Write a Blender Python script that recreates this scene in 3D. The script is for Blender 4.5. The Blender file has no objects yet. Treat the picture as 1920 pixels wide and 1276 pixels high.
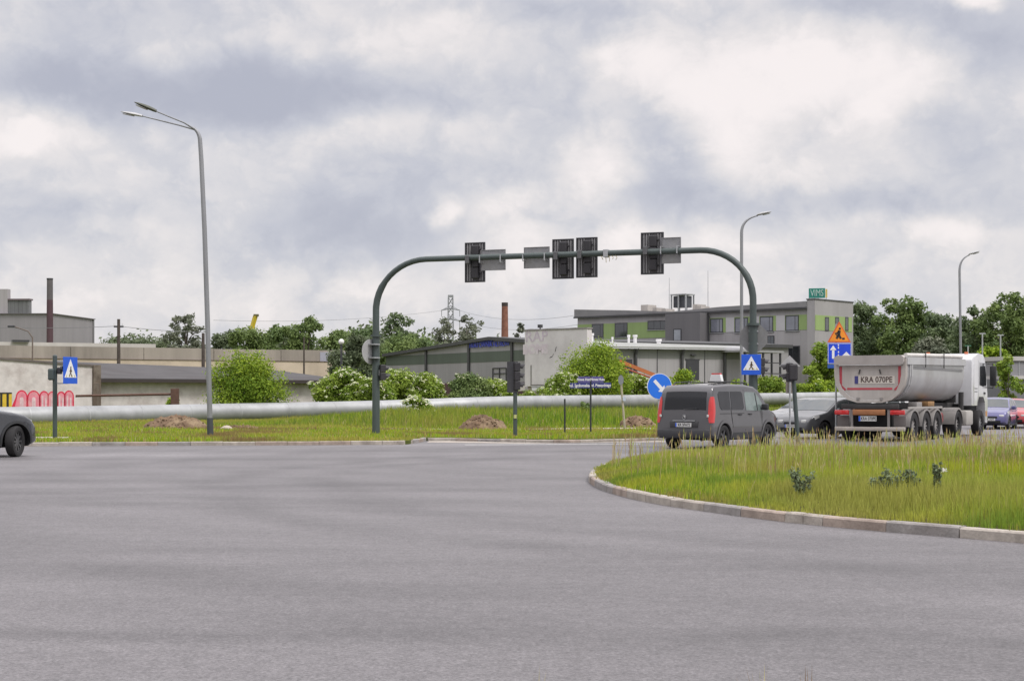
import bpy, bmesh, math, random
import numpy as np
from mathutils import Vector, Matrix

R = math.radians
sc = bpy.context.scene
COL = sc.collection
rng = np.random.default_rng(7)
random.seed(7)

# ------------------------------------------------------------------ camera
FPX, HZ, CH = 3000.0, 742.0, 1.55        # focal length in photo pixels, horizon row, eye height
cam = bpy.data.cameras.new('camera')
cam.sensor_width = 36.0
cam.lens = 36.0 * FPX / 1920.0
cam.shift_y = (HZ - 638.0) / 1920.0
cam.clip_start = 0.1
cam.clip_end = 6000
camo = bpy.data.objects.new('camera', cam)
COL.objects.link(camo)
camo.location = (0, 0, CH)
camo.rotation_euler = (R(90), 0, 0)
sc.camera = camo

# ------------------------------------------------------------------ sky and sun
SUN_EL, SUN_AZ = R(56), R(128)            # azimuth clockwise from +Y
def px2uv(x, y):
    return ((x - 960) / FPX, (HZ - y) / FPX)

def build_world():
    w = bpy.data.worlds.new('World'); sc.world = w; w.use_nodes = True
    nt = w.node_tree; N = nt.nodes; Lk = nt.links; N.clear()
    def node(t, **k):
        n = N.new(t)
        for a, b in k.items(): setattr(n, a, b)
        return n
    def math_(op, a, b=None, clamp=False):
        n = node('ShaderNodeMath', operation=op, use_clamp=clamp)
        for i, v in enumerate((a, b)):
            if v is None: continue
            if isinstance(v, (int, float)): n.inputs[i].default_value = v
            else: Lk.new(v, n.inputs[i])
        return n.outputs[0]
    tc = node('ShaderNodeTexCoord')
    sep = node('ShaderNodeSeparateXYZ'); Lk.new(tc.outputs['Generated'], sep.inputs[0])
    yy = math_('MAXIMUM', sep.outputs[1], 0.08)
    u = math_('DIVIDE', sep.outputs[0], yy)
    v = math_('DIVIDE', sep.outputs[2], yy)
    comb = node('ShaderNodeCombineXYZ'); Lk.new(u, comb.inputs[0]); Lk.new(v, comb.inputs[1])
    # squash the noise vertically, clouds low over the horizon look flattened
    sc3 = node('ShaderNodeVectorMath', operation='MULTIPLY'); sc3.inputs[1].default_value = (1, 1, 1.25)
    Lk.new(tc.outputs['Generated'], sc3.inputs[0])
    def noise(scale, detail, rough, off=0.0, dist=0.0):
        n = node('ShaderNodeTexNoise'); n.inputs['Scale'].default_value = scale
        n.inputs['Detail'].default_value = detail; n.inputs['Roughness'].default_value = rough
        n.inputs['Distortion'].default_value = dist
        a = node('ShaderNodeVectorMath', operation='ADD'); a.inputs[1].default_value = (off, off * .7, off * .3)
        Lk.new(sc3.outputs[0], a.inputs[0]); Lk.new(a.outputs[0], n.inputs['Vector'])
        return n
    warp = noise(11, 5, .56, 3.1)
    wsub = node('ShaderNodeVectorMath', operation='SUBTRACT'); wsub.inputs[1].default_value = (.5, .5, .5)
    Lk.new(warp.outputs['Color'], wsub.inputs[0])
    wsc = node('ShaderNodeVectorMath', operation='MULTIPLY'); wsc.inputs[1].default_value = (.085, .05, 0)
    Lk.new(wsub.outputs[0], wsc.inputs[0])
    uv = node('ShaderNodeVectorMath', operation='ADD'); Lk.new(comb.outputs[0], uv.inputs[0]); Lk.new(wsc.outputs[0], uv.inputs[1])
    # (px, py, rx, ry, amount)
    BL = CLOUDS
    acc = None
    for (x, y, rx, ry, am) in BL:
        am *= .95
        u0, v0 = px2uv(x, y)
        s = node('ShaderNodeVectorMath', operation='SUBTRACT'); s.inputs[1].default_value = (u0, v0, 0)
        Lk.new(uv.outputs[0], s.inputs[0])
        m = node('ShaderNodeVectorMath', operation='MULTIPLY'); m.inputs[1].default_value = (FPX / rx, FPX / ry, 0)
        Lk.new(s.outputs[0], m.inputs[0])
        l = node('ShaderNodeVectorMath', operation='LENGTH'); Lk.new(m.outputs[0], l.inputs[0])
        mr = node('ShaderNodeMapRange', interpolation_type='SMOOTHSTEP')
        mr.inputs['From Min'].default_value = 1.75; mr.inputs['From Max'].default_value = .1
        mr.inputs['To Min'].default_value = 0; mr.inputs['To Max'].default_value = am
        Lk.new(l.outputs['Value'], mr.inputs['Value'])
        acc = mr.outputs[0] if acc is None else math_('ADD', acc, mr.outputs[0])
    big = noise(6.5, 6, .55, 9.4, .35)
    fine = noise(26, 5, .6, 1.7, .2)
    f = math_('ADD', .78, acc)
    f = math_('ADD', f, math_('MULTIPLY', math_('SUBTRACT', big.outputs[0], .5), .40))
    f = math_('ADD', f, math_('MULTIPLY', math_('SUBTRACT', fine.outputs[0], .5), .26))
    # cauliflower edges: a cell texture bent by the noise, strongest where cloud meets gap
    wv = node('ShaderNodeVectorMath', operation='MULTIPLY_ADD'); wv.inputs[1].default_value = (.10, .10, .10); Lk.new(fine.outputs['Color'], wv.inputs[0]); Lk.new(sc3.outputs[0], wv.inputs[2])
    vo = node('ShaderNodeTexVoronoi', feature='F1'); vo.inputs['Scale'].default_value = 15; vo.inputs['Detail'].default_value = 1.6; vo.inputs['Roughness'].default_value = .55
    Lk.new(wv.outputs[0], vo.inputs['Vector'])
    puff = math_('MULTIPLY', math_('SUBTRACT', .60, vo.outputs['Distance']), .36)
    f = math_('ADD', f, puff)
    # firm up the transitions
    sm = node('ShaderNodeMapRange', interpolation_type='SMOOTHSTEP'); Lk.new(f, sm.inputs['Value'])
    sm.inputs['From Min'].default_value = .02; sm.inputs['From Max'].default_value = 1.12
    f = sm.outputs[0]
    ramp = node('ShaderNodeValToRGB'); Lk.new(f, ramp.inputs[0])
    cr = ramp.color_ramp
    cr.elements[0].position = 0.0; cr.elements[0].color = (.47, .485, .57, 1)
    cr.elements[1].position = 1.0; cr.elements[1].color = (.97, .905, .895, 1)
    for p, c in ((.3, (.575, .585, .655, 1)), (.55, (.68, .675, .715, 1)), (.8, (.82, .785, .79, 1))):
        e = cr.elements.new(p); e.color = c
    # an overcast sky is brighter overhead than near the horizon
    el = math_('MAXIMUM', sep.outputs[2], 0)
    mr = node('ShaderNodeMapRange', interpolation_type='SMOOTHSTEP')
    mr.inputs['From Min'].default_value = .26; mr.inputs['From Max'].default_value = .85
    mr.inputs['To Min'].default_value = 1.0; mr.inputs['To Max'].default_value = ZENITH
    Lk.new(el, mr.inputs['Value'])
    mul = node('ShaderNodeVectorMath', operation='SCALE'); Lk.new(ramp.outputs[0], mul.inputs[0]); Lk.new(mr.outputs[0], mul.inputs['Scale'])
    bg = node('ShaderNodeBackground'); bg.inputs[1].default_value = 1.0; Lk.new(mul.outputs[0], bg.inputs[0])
    sky = node('ShaderNodeTexSky', sky_type='NISHITA', sun_disc=False)
    sky.sun_elevation = SUN_EL; sky.sun_rotation = SUN_AZ
    bg2 = node('ShaderNodeBackground'); bg2.inputs[1].default_value = .1; Lk.new(sky.outputs[0], bg2.inputs[0])
    mx = node('ShaderNodeMixShader'); mx.inputs[0].default_value = .06
    Lk.new(bg.outputs[0], mx.inputs[1]); Lk.new(bg2.outputs[0], mx.inputs[2])
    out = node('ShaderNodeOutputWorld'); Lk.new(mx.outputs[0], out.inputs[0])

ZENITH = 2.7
CLOUDS = [
    (430, 175, 330, 62, -.62), (620, 200, 260, 32, -.20), (100, 130, 260, 70, -.22), (80, 20, 240, 70, -.12),
    (60, 235, 170, 45, .30), (760, 55, 170, 60, .10), (1130, 130, 130, 40, .26), (960, 20, 230, 26, -.22),
    (1010, 230, 110, 110, -.20), (900, 150, 130, 50, -.12), (1500, 150, 260, 75, .34), (1330, 215, 170, 60, .22), (1690, 130, 120, 70, .18),
    (1860, 70, 130, 70, -.34), (1640, 12, 130, 36, -.26), (1830, 4, 36, 18, .6), (1850, 255, 130, 75, -.26),
    (1250, 285, 80, 75, -.36), (1125, 305, 75, 55, .42), (1370, 285, 90, 45, .25), (1600, 300, 150, 60, .06),
    (1290, 400, 230, 45, -.30), (1720, 375, 330, 26, -.22), (1860, 340, 110, 40, -.10),
    (600, 300, 40, 26, .22), (640, 440, 230, 60, -.36), (500, 360, 240, 60, -.10), (790, 340, 130, 60, -.14), (140, 385, 200, 30, -.26), (100, 440, 200, 22, -.14),
    (45, 258, 34, 22, .22), (320, 410, 90, 55, .20), (812, 388, 26, 26, .50), (940, 385, 95, 32, .38),
    (920, 345, 60, 40, -.12), (870, 450, 120, 26, .12), (1000, 470, 300, 60, .06), (300, 520, 500, 60, .10),
    (1500, 470, 500, 60, .12), (1700, 430, 240, 22, .16), (600, 560, 900, 50, .02), (1300, 540, 700, 60, .04),
]
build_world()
sun = bpy.data.lights.new('sun', 'SUN'); sun.energy = 2.1; sun.angle = R(14); sun.color = (1, .965, .92)
suno = bpy.data.objects.new('sun', sun); COL.objects.link(suno)
sdir = Vector((math.sin(SUN_AZ) * math.cos(SUN_EL), math.cos(SUN_AZ) * math.cos(SUN_EL), math.sin(SUN_EL)))
suno.rotation_euler = sdir.to_track_quat('Z', 'Y').to_euler()
suno.location = (0, 0, 60)
sc.view_settings.view_transform = 'Standard'; sc.view_settings.look = 'None'
sc.view_settings.exposure = 0; sc.view_settings.gamma = 1; sc.view_settings.use_curve_mapping = False
sc.render.engine = 'CYCLES'
sc.cycles.max_bounces = 6; sc.cycles.diffuse_bounces = 3; sc.cycles.glossy_bounces = 3
sc.cycles.transparent_max_bounces = 6; sc.cycles.caustics_reflective = False; sc.cycles.caustics_refractive = False

# ------------------------------------------------------------------ helpers
def P(x, y, D):
    return Vector(((x - 960) * D / FPX, D, CH - (y - HZ) * D / FPX))
def GX(x, D): return (x - 960) * D / FPX
def GZ(y, D): return CH - (y - HZ) * D / FPX

MATS = {}
def M(name, col, rough=.6, metal=0.0, var=.12, scale=2.5, bump=0.0, bscale=None, spec=.5, coat=0.0, stain=None, stain_amt=0.0, streak=False, trans=0.0):
    if name in MATS: return MATS[name]
    m = bpy.data.materials.new(name); m.use_nodes = True
    nt = m.node_tree; N = nt.nodes; L = nt.links
    b = N['Principled BSDF']
    b.inputs['Roughness'].default_value = rough; b.inputs['Metallic'].default_value = metal
    b.inputs['Specular IOR Level'].default_value = spec
    b.inputs['Coat Weight'].default_value = coat; b.inputs['Coat Roughness'].default_value = .08
    tc = N.new('ShaderNodeTexCoord')
    mp = N.new('ShaderNodeMapping'); L.new(tc.outputs['Object'], mp.inputs[0])
    if streak: mp.inputs['Scale'].default_value = (1, 1, .16)
    n = N.new('ShaderNodeTexNoise'); n.inputs['Scale'].default_value = scale; n.inputs['Detail'].default_value = 6
    n.inputs['Roughness'].default_value = .62
    L.new(mp.outputs[0], n.inputs['Vector'])
    mr = N.new('ShaderNodeMapRange'); mr.inputs['From Min'].default_value = .3; mr.inputs['From Max'].default_value = .7
    mr.inputs['To Min'].default_value = 1 - var; mr.inputs['To Max'].default_value = 1 + var
    L.new(n.outputs[0], mr.inputs['Value'])
    sca = N.new('ShaderNodeVectorMath'); sca.operation = 'SCALE'; sca.inputs[0].default_value = col[:3]
    L.new(mr.outputs[0], sca.inputs['Scale'])
    cur = sca.outputs[0]
    if stain:
        n2 = N.new('ShaderNodeTexNoise'); n2.inputs['Scale'].default_value = scale * .37; n2.inputs['Detail'].default_value = 8
        n2.inputs['Roughness'].default_value = .7
        L.new(mp.outputs[0], n2.inputs['Vector'])
        m2 = N.new('ShaderNodeMapRange'); m2.inputs['From Min'].default_value = .48; m2.inputs['From Max'].default_value = .66
        m2.inputs['To Max'].default_value = stain_amt
        L.new(n2.outputs[0], m2.inputs['Value'])
        mix = N.new('ShaderNodeMix'); mix.data_type = 'RGBA'
        L.new(m2.outputs[0], mix.inputs[0]); L.new(cur, mix.inputs[6]); mix.inputs[7].default_value = (*stain, 1)
        cur = mix.outputs[2]
    L.new(cur, b.inputs['Base Color'])
    if bump:
        nb = N.new('ShaderNodeTexNoise'); nb.inputs['Scale'].default_value = bscale or scale * 6; nb.inputs['Detail'].default_value = 5
        L.new(tc.outputs['Object'], nb.inputs['Vector'])
        bp = N.new('ShaderNodeBump'); bp.inputs['Strength'].default_value = bump; bp.inputs['Distance'].default_value = .02
        L.new(nb.outputs[0], bp.inputs['Height']); L.new(bp.outputs[0], b.inputs['Normal'])
    MATS[name] = m
    return m

def attr_mat(name, rough=.8, trans=0.0, spec=.2, gain=1.0):
    """material reading its own colour from the per-face colour attribute 'tint' (leaf and blade hues)"""
    if name in MATS: return MATS[name]
    m = bpy.data.materials.new(name); m.use_nodes = True
    nt = m.node_tree; N = nt.nodes; L = nt.links
    b = N['Principled BSDF']; b.inputs['Roughness'].default_value = rough; b.inputs['Specular IOR Level'].default_value = spec
    a = N.new('ShaderNodeAttribute'); a.attribute_name = 'tint'
    L.new(a.outputs['Color'], b.inputs['Base Color'])
    if trans:
        t = N.new('ShaderNodeBsdfTranslucent'); L.new(a.outputs['Color'], t.inputs[0])
        mx = N.new('ShaderNodeMixShader'); mx.inputs[0].default_value = trans
        L.new(b.outputs[0], mx.inputs[1]); L.new(t.outputs[0], mx.inputs[2])
        L.new(mx.outputs[0], N['Material Output'].inputs[0])
    MATS[name] = m
    return m

def setp(o, label=None, cat=None, group=None, kind=None):
    if label: o['label'] = label
    if cat: o['category'] = cat
    if group: o['group'] = group
    if kind: o['kind'] = kind
    return o

def thing(name, label, cat, loc=(0, 0, 0), rz=0.0, group=None):
    o = bpy.data.objects.new(name, None); COL.objects.link(o)
    o.empty_display_size = .3
    o.location = loc; o.rotation_euler = (0, 0, rz)
    return setp(o, label, cat, group)

class MB:
    def __init__(s): s.v = []; s.f = []; s.mi = []; s.cur = 0
    def m(s, i): s.cur = i; return s
    def add(s, vs, fs):
        o = len(s.v); s.v += [tuple(p) for p in vs]
        for f in fs: s.f.append(tuple(o + i for i in f)); s.mi.append(s.cur)
        return s
    def box(s, x0, x1, y0, y1, z0, z1, bev=0.0, mat=None):
        if bev <= 0:
            vs = [(x, y, z) for z in (z0, z1) for y in (y0, y1) for x in (x0, x1)]
            fs = [(0, 2, 3, 1), (4, 5, 7, 6), (0, 1, 5, 4), (2, 6, 7, 3), (0, 4, 6, 2), (1, 3, 7, 5)]
            if mat is not None: vs = [mat @ Vector(p) for p in vs]
            return s.add(vs, fs)
        bm = bmesh.new(); bmesh.ops.create_cube(bm, size=1)
        for v in bm.verts: v.co = Vector(((x0 + x1) / 2 + v.co.x * (x1 - x0), (y0 + y1) / 2 + v.co.y * (y1 - y0), (z0 + z1) / 2 + v.co.z * (z1 - z0)))
        bmesh.ops.bevel(bm, geom=bm.edges[:], offset=bev, segments=2, affect='EDGES', profile=.5)
        bm.verts.index_update()
        vs = [v.co.copy() for v in bm.verts]; fs = [tuple(v.index for v in f.verts) for f in bm.faces]; bm.free()
        if mat is not None: vs = [mat @ p for p in vs]
        return s.add(vs, fs)
    def prism(s, poly, axis, a0, a1):
        """poly = list of 2D points; axis 'x','y','z' = extrusion axis (other two in order)"""
        def mk(p, a):
            return {'x': (a, p[0], p[1]), 'y': (p[0], a, p[1]), 'z': (p[0], p[1], a)}[axis]
        n = len(poly)
        vs = [mk(p, a0) for p in poly] + [mk(p, a1) for p in poly]
        fs = [tuple(range(n)), tuple(range(2 * n - 1, n - 1, -1))] + [(i, n + i, n + (i + 1) % n, (i + 1) % n) for i in range(n)]
        return s.add(vs, fs)
    def tube(s, pts, rad, seg=10, cap=True):
        pts = [Vector(p) for p in pts]; n = len(pts)
        rs = rad if isinstance(rad, (list, tuple)) else [rad] * n
        vs = []; up = Vector((0, 0, 1))
        prev = None
        for i, p in enumerate(pts):
            d = (pts[min(i + 1, n - 1)] - pts[max(i - 1, 0)]).normalized()
            if prev is None:
                a = d.cross(up if abs(d.z) < .9 else Vector((0, 1, 0))).normalized()
            else:
                a = (prev - d * prev.dot(d)).normalized()
            prev = a; b = d.cross(a)
            for k in range(seg):
                t = 2 * math.pi * k / seg
                vs.append(p + (a * math.cos(t) + b * math.sin(t)) * rs[i])
        fs = [(i * seg + k, i * seg + (k + 1) % seg, (i + 1) * seg + (k + 1) % seg, (i + 1) * seg + k) for i in range(n - 1) for k in range(seg)]
        if cap: fs += [tuple(range(seg - 1, -1, -1)), tuple(range((n - 1) * seg, n * seg))]
        return s.add(vs, fs)
    def lathe(s, prof, seg, mat):
        """prof = (r, h) pairs around local z, mat = placement"""
        n = len(prof); vs = []
        for k in range(seg):
            t = 2 * math.pi * k / seg
            for (r, h) in prof: vs.append(mat @ Vector((r * math.cos(t), r * math.sin(t), h)))
        fs = [(k * n + i, ((k + 1) % seg) * n + i, ((k + 1) % seg) * n + i + 1, k * n + i + 1) for k in range(seg) for i in range(n - 1)]
        return s.add(vs, fs)
    def disc(s, c, nrm, r, th, seg=28):
        c = Vector(c); q = Vector(nrm).normalized().to_track_quat('Z', 'Y').to_matrix().to_4x4()
        return s.lathe([(0, -th / 2), (r, -th / 2), (r, th / 2), (0, th / 2)], seg, Matrix.Translation(c) @ q)
    def build(s, name, mats, parent=None, smooth=0.0, loc=None):
        me = bpy.data.meshes.new(name); me.from_pydata(s.v, [], s.f)
        if not isinstance(mats, (list, tuple)): mats = [mats]
        for m_ in mats: me.materials.append(m_)
        if len(mats) > 1: me.polygons.foreach_set('material_index', s.mi)
        me.validate(); me.update()
        bm = bmesh.new(); bm.from_mesh(me); bmesh.ops.recalc_face_normals(bm, faces=bm.faces[:]); bm.to_mesh(me); bm.free()
        if smooth:
            me.polygons.foreach_set('use_smooth', [True] * len(me.polygons)); me.set_sharp_from_angle(angle=R(smooth))
        o = bpy.data.objects.new(name, me); COL.objects.link(o)
        if parent is not None: o.parent = parent
        if loc is not None: o.location = loc
        return o

def copy_tree(o, parent=None):
    c = o.copy(); COL.objects.link(c); c.parent = parent
    for ch in [x for x in o.children]: copy_tree(ch, c)
    return c

def quads_obj(name, V, mat, tint, parent=None, nper=4, faces=None):
    """V: (n, nper, 3) array; one face per row (or given local face tuples)"""
    n = V.shape[0]
    me = bpy.data.meshes.new(name)
    if faces is None: faces = [tuple(range(nper))]
    lt = sum(len(f) for f in faces)
    loops = np.concatenate([np.array(f) for f in faces])
    allv = (np.arange(n)[:, None] * nper + loops[None, :]).ravel()
    me.vertices.add(n * nper); me.vertices.foreach_set('co', V.reshape(-1).astype(np.float32))
    me.loops.add(len(allv)); me.loops.foreach_set('vertex_index', allv.astype(np.int32))
    tot = np.tile(np.array([len(f) for f in faces]), n); st = np.concatenate([[0], np.cumsum(tot)[:-1]])
    me.polygons.add(len(tot)); me.polygons.foreach_set('loop_start', st.astype(np.int32)); me.polygons.foreach_set('loop_total', tot.astype(np.int32))
    me.update(calc_edges=True)
    at = me.attributes.new('tint', 'FLOAT_COLOR', 'POINT')
    if tint.ndim == 2: tint = np.repeat(tint[:, None, :], nper, axis=1)
    c = np.ones((n * nper, 4), np.float32); c[:, :3] = tint.reshape(-1, 3)
    at.data.foreach_set('color', c.ravel())
    me.materials.append(mat)
    o = bpy.data.objects.new(name, me); COL.objects.link(o)
    if parent is not None: o.parent = parent
    return o

FONT_FIX = {}
def text_obj(name, s, size, depth, mat, parent, loc, rot, bold=0.0, sx=1.0):
    cu = bpy.data.curves.new(name, 'FONT'); cu.body = s; cu.size = size; cu.extrude = depth; cu.offset = bold
    cu.align_x = 'CENTER'; cu.align_y = 'CENTER'; cu.resolution_u = 3
    t = bpy.data.objects.new(name, cu); COL.objects.link(t)
    dg = bpy.context.evaluated_depsgraph_get(); dg.update()
    me = bpy.data.meshes.new_from_object(t.evaluated_get(dg)); bpy.data.objects.remove(t); bpy.data.curves.remove(cu)
    me.name = name; me.materials.clear(); me.materials.append(mat)
    o = bpy.data.objects.new(name, me); COL.objects.link(o); o.parent = parent
    o.location = loc; o.rotation_euler = rot; o.scale = (sx, 1, 1)
    return o

# ------------------------------------------------------------------ shared materials
galv = M('galvanised_steel', (.40, .41, .42), .5, .35, .12, 3)
dgreen = M('dark_green_paint', (.060, .078, .075), .5, 0, .12, 2)
greyback = M('sign_back_aluminium', (.30, .30, .31), .5, .3, .14, 4, stain=(.25, .24, .2), stain_amt=.4)
blackp = M('black_plastic', (.02, .021, .022), .5, 0, .15, 6)
signblue = M('sign_blue', (.015, .10, .60), .45, 0, .06, 4)
signwhite = M('sign_white', (.78, .78, .78), .45, 0, .04, 4)
signblack = M('sign_black', (.02, .02, .02), .5, 0, .04, 4)
rust = M('rusty_steel', (.11, .06, .045), .85, 0, .25, 5, bump=.3)
glassd = M('dark_glass', (.020, .023, .026), .05, 0, .1, 2, spec=1.0, coat=1.0)
glassw = M('window_glass', (.10, .115, .13), .08, 0, .25, .6, spec=.8)
frame = M('window_frame', (.045, .045, .05), .5, 0, .1, 4)
whitep = M('white_plastic', (.72, .72, .72), .5, 0, .06, 4)
# ------------------------------------------------------------------ ground, road, kerbs, paths
def interp(pts, x):
    xs = [p[0] for p in pts]; ys = [p[1] for p in pts]
    return float(np.interp(x, xs, ys))
EDGE = [(-400, 47), (-60, 48.2), (-16, 49.3), (-9, 50.2), (-3.6, 51.0), (-3.35, 51.3), (-3.0, 55.2), (-2.2, 55.4), (0, 53.6), (1.8, 52.9), (3.5, 54.2), (5.2, 55.6), (6.0, 60), (8.5, 76), (13.9, 95), (21, 103), (25, 102), (29, 97), (36, 94), (400, 96)]
def edge(X): return interp(EDGE, X)
def smooth(a, b, x):
    t = min(1, max(0, (x - a) / (b - a))); return t * t * (3 - 2 * t)
def gz(X, Y):
    d = Y - edge(X)
    if d < .149: return -.05
    z = .12 + .05 * smooth(2, 20, d)
    z += .035 * math.sin(X * .31 + Y * .17) * smooth(1, 10, d)
    z += 1.5 * smooth(116, 165, Y) * smooth(-12, -4, X) * (1 - .6 * smooth(500, 1500, Y))
    return z

grass_m = M('verge_soil_and_turf', (.10, .125, .030), .95, 0, .35, 1.3, bump=.6, bscale=14, stain=(.15, .12, .06), stain_amt=.5, spec=.1)
def build_ground():
    xs = list(np.concatenate([[-3000, -1200, -500, -250, -140, -90], np.arange(-60, 80.1, 1.0), [-3.6, -3.35, -3.0], [95, 130, 180, 260, 500, 1200, 3000]]))
    xs = sorted(set(round(float(x), 3) for x in xs))
    ds = [-160, -40, -10, 0, .145, .15, .4, 1, 2, 3.5, 5, 7, 9, 12, 15, 18, 22, 26, 30, 35, 40, 45, 50, 56, 62, 70, 80, 90, 105, 125, 150, 200, 300, 600, 1500, 4000]
    V = []; F = []
    for d in ds:
        for x in xs:
            y = edge(x) + d
            z = gz(x, y) if d >= .15 else -.05
            V.append((x, y, z))
    n = len(xs)
    for j in range(len(ds) - 1):
        for i in range(n - 1):
            a = j * n + i; F.append((a, a + 1, a + n + 1, a + n))
    b = MB(); b.add(V, F)
    o = b.build('ground', grass_m, smooth=60)
    setp(o, kind='structure')
build_ground()

def asphalt():
    m = bpy.data.materials.new('asphalt'); m.use_nodes = True
    nt = m.node_tree; N = nt.nodes; L = nt.links; b = N['Principled BSDF']
    tc = N.new('ShaderNodeTexCoord')
    def noise(scale, det, rough, vs=(1, 1, 1), off=(0, 0, 0), dist=0, rot=0):
        mp = N.new('ShaderNodeMapping'); mp.inputs['Scale'].default_value = vs; mp.inputs['Location'].default_value = off
        mp.inputs['Rotation'].default_value = (0, 0, rot)
        L.new(tc.outputs['Object'], mp.inputs[0])
        n = N.new('ShaderNodeTexNoise'); n.inputs['Scale'].default_value = scale; n.inputs['Detail'].default_value = det
        n.inputs['Roughness'].default_value = rough; n.inputs['Distortion'].default_value = dist
        L.new(mp.outputs[0], n.inputs['Vector']); return n.outputs[0]
    def mr(v, a, b_, c, d):
        n = N.new('ShaderNodeMapRange'); L.new(v, n.inputs[0])
        for i, q in enumerate((a, b_, c, d)): n.inputs[i + 1].default_value = q
        return n.outputs[0]
    def mul(a, b_):
        n = N.new('ShaderNodeMath'); n.operation = 'MULTIPLY'; L.new(a, n.inputs[0]); L.new(b_, n.inputs[1]); return n.outputs[0]
    g1 = mr(noise(34, 4, .9), .38, .62, .55, 1.45)         # aggregate
    g2 = mr(noise(7, 6, .85), .36, .64, .78, 1.22)
    g3 = mr(noise(.7, 6, .6, (.22, 1, 1), dist=1.4, rot=.07), .32, .68, .93, 1.06)     # worn wheel tracks running across
    g4 = mr(noise(.35, 5, .6, (.22, 1, 1), (4, 2, 0), .8, .12), .35, .65, .90, 1.09)
    g5 = mr(noise(.11, 4, .5, (1, 1, 1), (9, 1, 0)), .35, .65, .93, 1.07)
    # tyre polished rings round the island (concentric bands of the turning lanes)
    mp = N.new('ShaderNodeMapping'); mp.inputs['Location'].default_value = (-13, -42, 0)
    L.new(tc.outputs['Object'], mp.inputs[0])
    ln = N.new('ShaderNodeVectorMath'); ln.operation = 'LENGTH'; L.new(mp.outputs[0], ln.inputs[0])
    nz = noise(.12, 3, .5)
    ad = N.new('ShaderNodeMath'); ad.operation = 'MULTIPLY_ADD'; L.new(nz, ad.inputs[0]); ad.inputs[1].default_value = 3.0; L.new(ln.outputs['Value'], ad.inputs[2])
    sn = N.new('ShaderNodeMath'); sn.operation = 'SINE'
    fr = N.new('ShaderNodeMath'); fr.operation = 'MULTIPLY'; L.new(ad.outputs[0], fr.inputs[0]); fr.inputs[1].default_value = 3.3
    L.new(fr.outputs[0], sn.inputs[0])
    ring = mr(sn.outputs[0], -1, 1, .95, 1.035)
    t = mul(mul(mul(g1, g2), mul(g3, g4)), mul(g5, ring))
    # tyre-worn arcs of the turning lanes: (centre x, centre y, radius, half width, darkening)
    brk = mr(noise(.35, 4, .6, off=(3, 8, 0)), .36, .56, .25, 1.0)
    wob = noise(.22, 3, .5, off=(1, 5, 0))
    for (cx, cy, rad, hwid, am) in ((14, 30, 19.3, .45, .30), (14, 30, 17.4, .42, .26), (14, 30, 23.5, .7, .22), (-12, 2, 21.8, .45, .24), (-12, 2, 23.7, .45, .24), (-12, 2, 27.5, .6, .18), (-2, -60, 70.4, .32, .42), (-20, 70, 45.5, .6, .26), (-20, 70, 47.5, .5, .24), (0, -300, 339.5, .6, .26), (0, -300, 345, .5, .26), (14, 30, 27.0, 1.6, -.20), (-12, 2, 25.6, .9, -.16), (0, -300, 342.4, 1.2, -.2), (-2, -60, 72.2, .7, -.12), (6, -90, 104.6, .5, .22)):
        mp2 = N.new('ShaderNodeMapping'); mp2.inputs['Location'].default_value = (-cx, -cy, 0); L.new(tc.outputs['Object'], mp2.inputs[0])
        l2 = N.new('ShaderNodeVectorMath'); l2.operation = 'LENGTH'; L.new(mp2.outputs[0], l2.inputs[0])
        m1 = N.new('ShaderNodeMath'); m1.operation = 'MULTIPLY_ADD'; L.new(wob, m1.inputs[0]); m1.inputs[1].default_value = 2.2; L.new(l2.outputs['Value'], m1.inputs[2])
        m2 = N.new('ShaderNodeMath'); m2.operation = 'SUBTRACT'; L.new(m1.outputs[0], m2.inputs[0]); m2.inputs[1].default_value = rad + 1.1
        m3 = N.new('ShaderNodeMath'); m3.operation = 'ABSOLUTE'; L.new(m2.outputs[0], m3.inputs[0])
        m4 = N.new('ShaderNodeMapRange'); m4.interpolation_type = 'SMOOTHSTEP'; L.new(m3.outputs[0], m4.inputs[0])
        m4.inputs[1].default_value = 0; m4.inputs[2].default_value = hwid * 2; m4.inputs[3].default_value = am * .68; m4.inputs[4].default_value = 0
        m5 = N.new('ShaderNodeMath'); m5.operation = 'MULTIPLY'; L.new(m4.outputs[0], m5.inputs[0]); L.new(brk, m5.inputs[1])
        m6 = N.new('ShaderNodeMath'); m6.operation = 'SUBTRACT'; m6.inputs[0].default_value = 1; L.new(m5.outputs[0], m6.inputs[1])
        t = mul(t, m6.outputs[0])
    # sparse pale stones and dark spots
    vo = N.new('ShaderNodeTexVoronoi'); vo.inputs['Scale'].default_value = 26; L.new(tc.outputs['Object'], vo.inputs['Vector'])
    sp = mr(vo.outputs['Distance'], .0, .16, 1.45, 1.0)
    t = mul(t, sp)
    s = N.new('ShaderNodeVectorMath'); s.operation = 'SCALE'; s.inputs[0].default_value = (.141, .132, .136); L.new(t, s.inputs['Scale'])
    L.new(s.outputs[0], b.inputs['Base Color'])
    b.inputs['Roughness'].default_value = .6; b.inputs['Specular IOR Level'].default_value = .4
    bp = N.new('ShaderNodeBump'); bp.inputs['Strength'].default_value = .55; bp.inputs['Distance'].default_value = .008
    L.new(noise(36, 4, .9), bp.inputs['Height']); L.new(bp.outputs[0], b.inputs['Normal'])
    return m
asph = asphalt()
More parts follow.
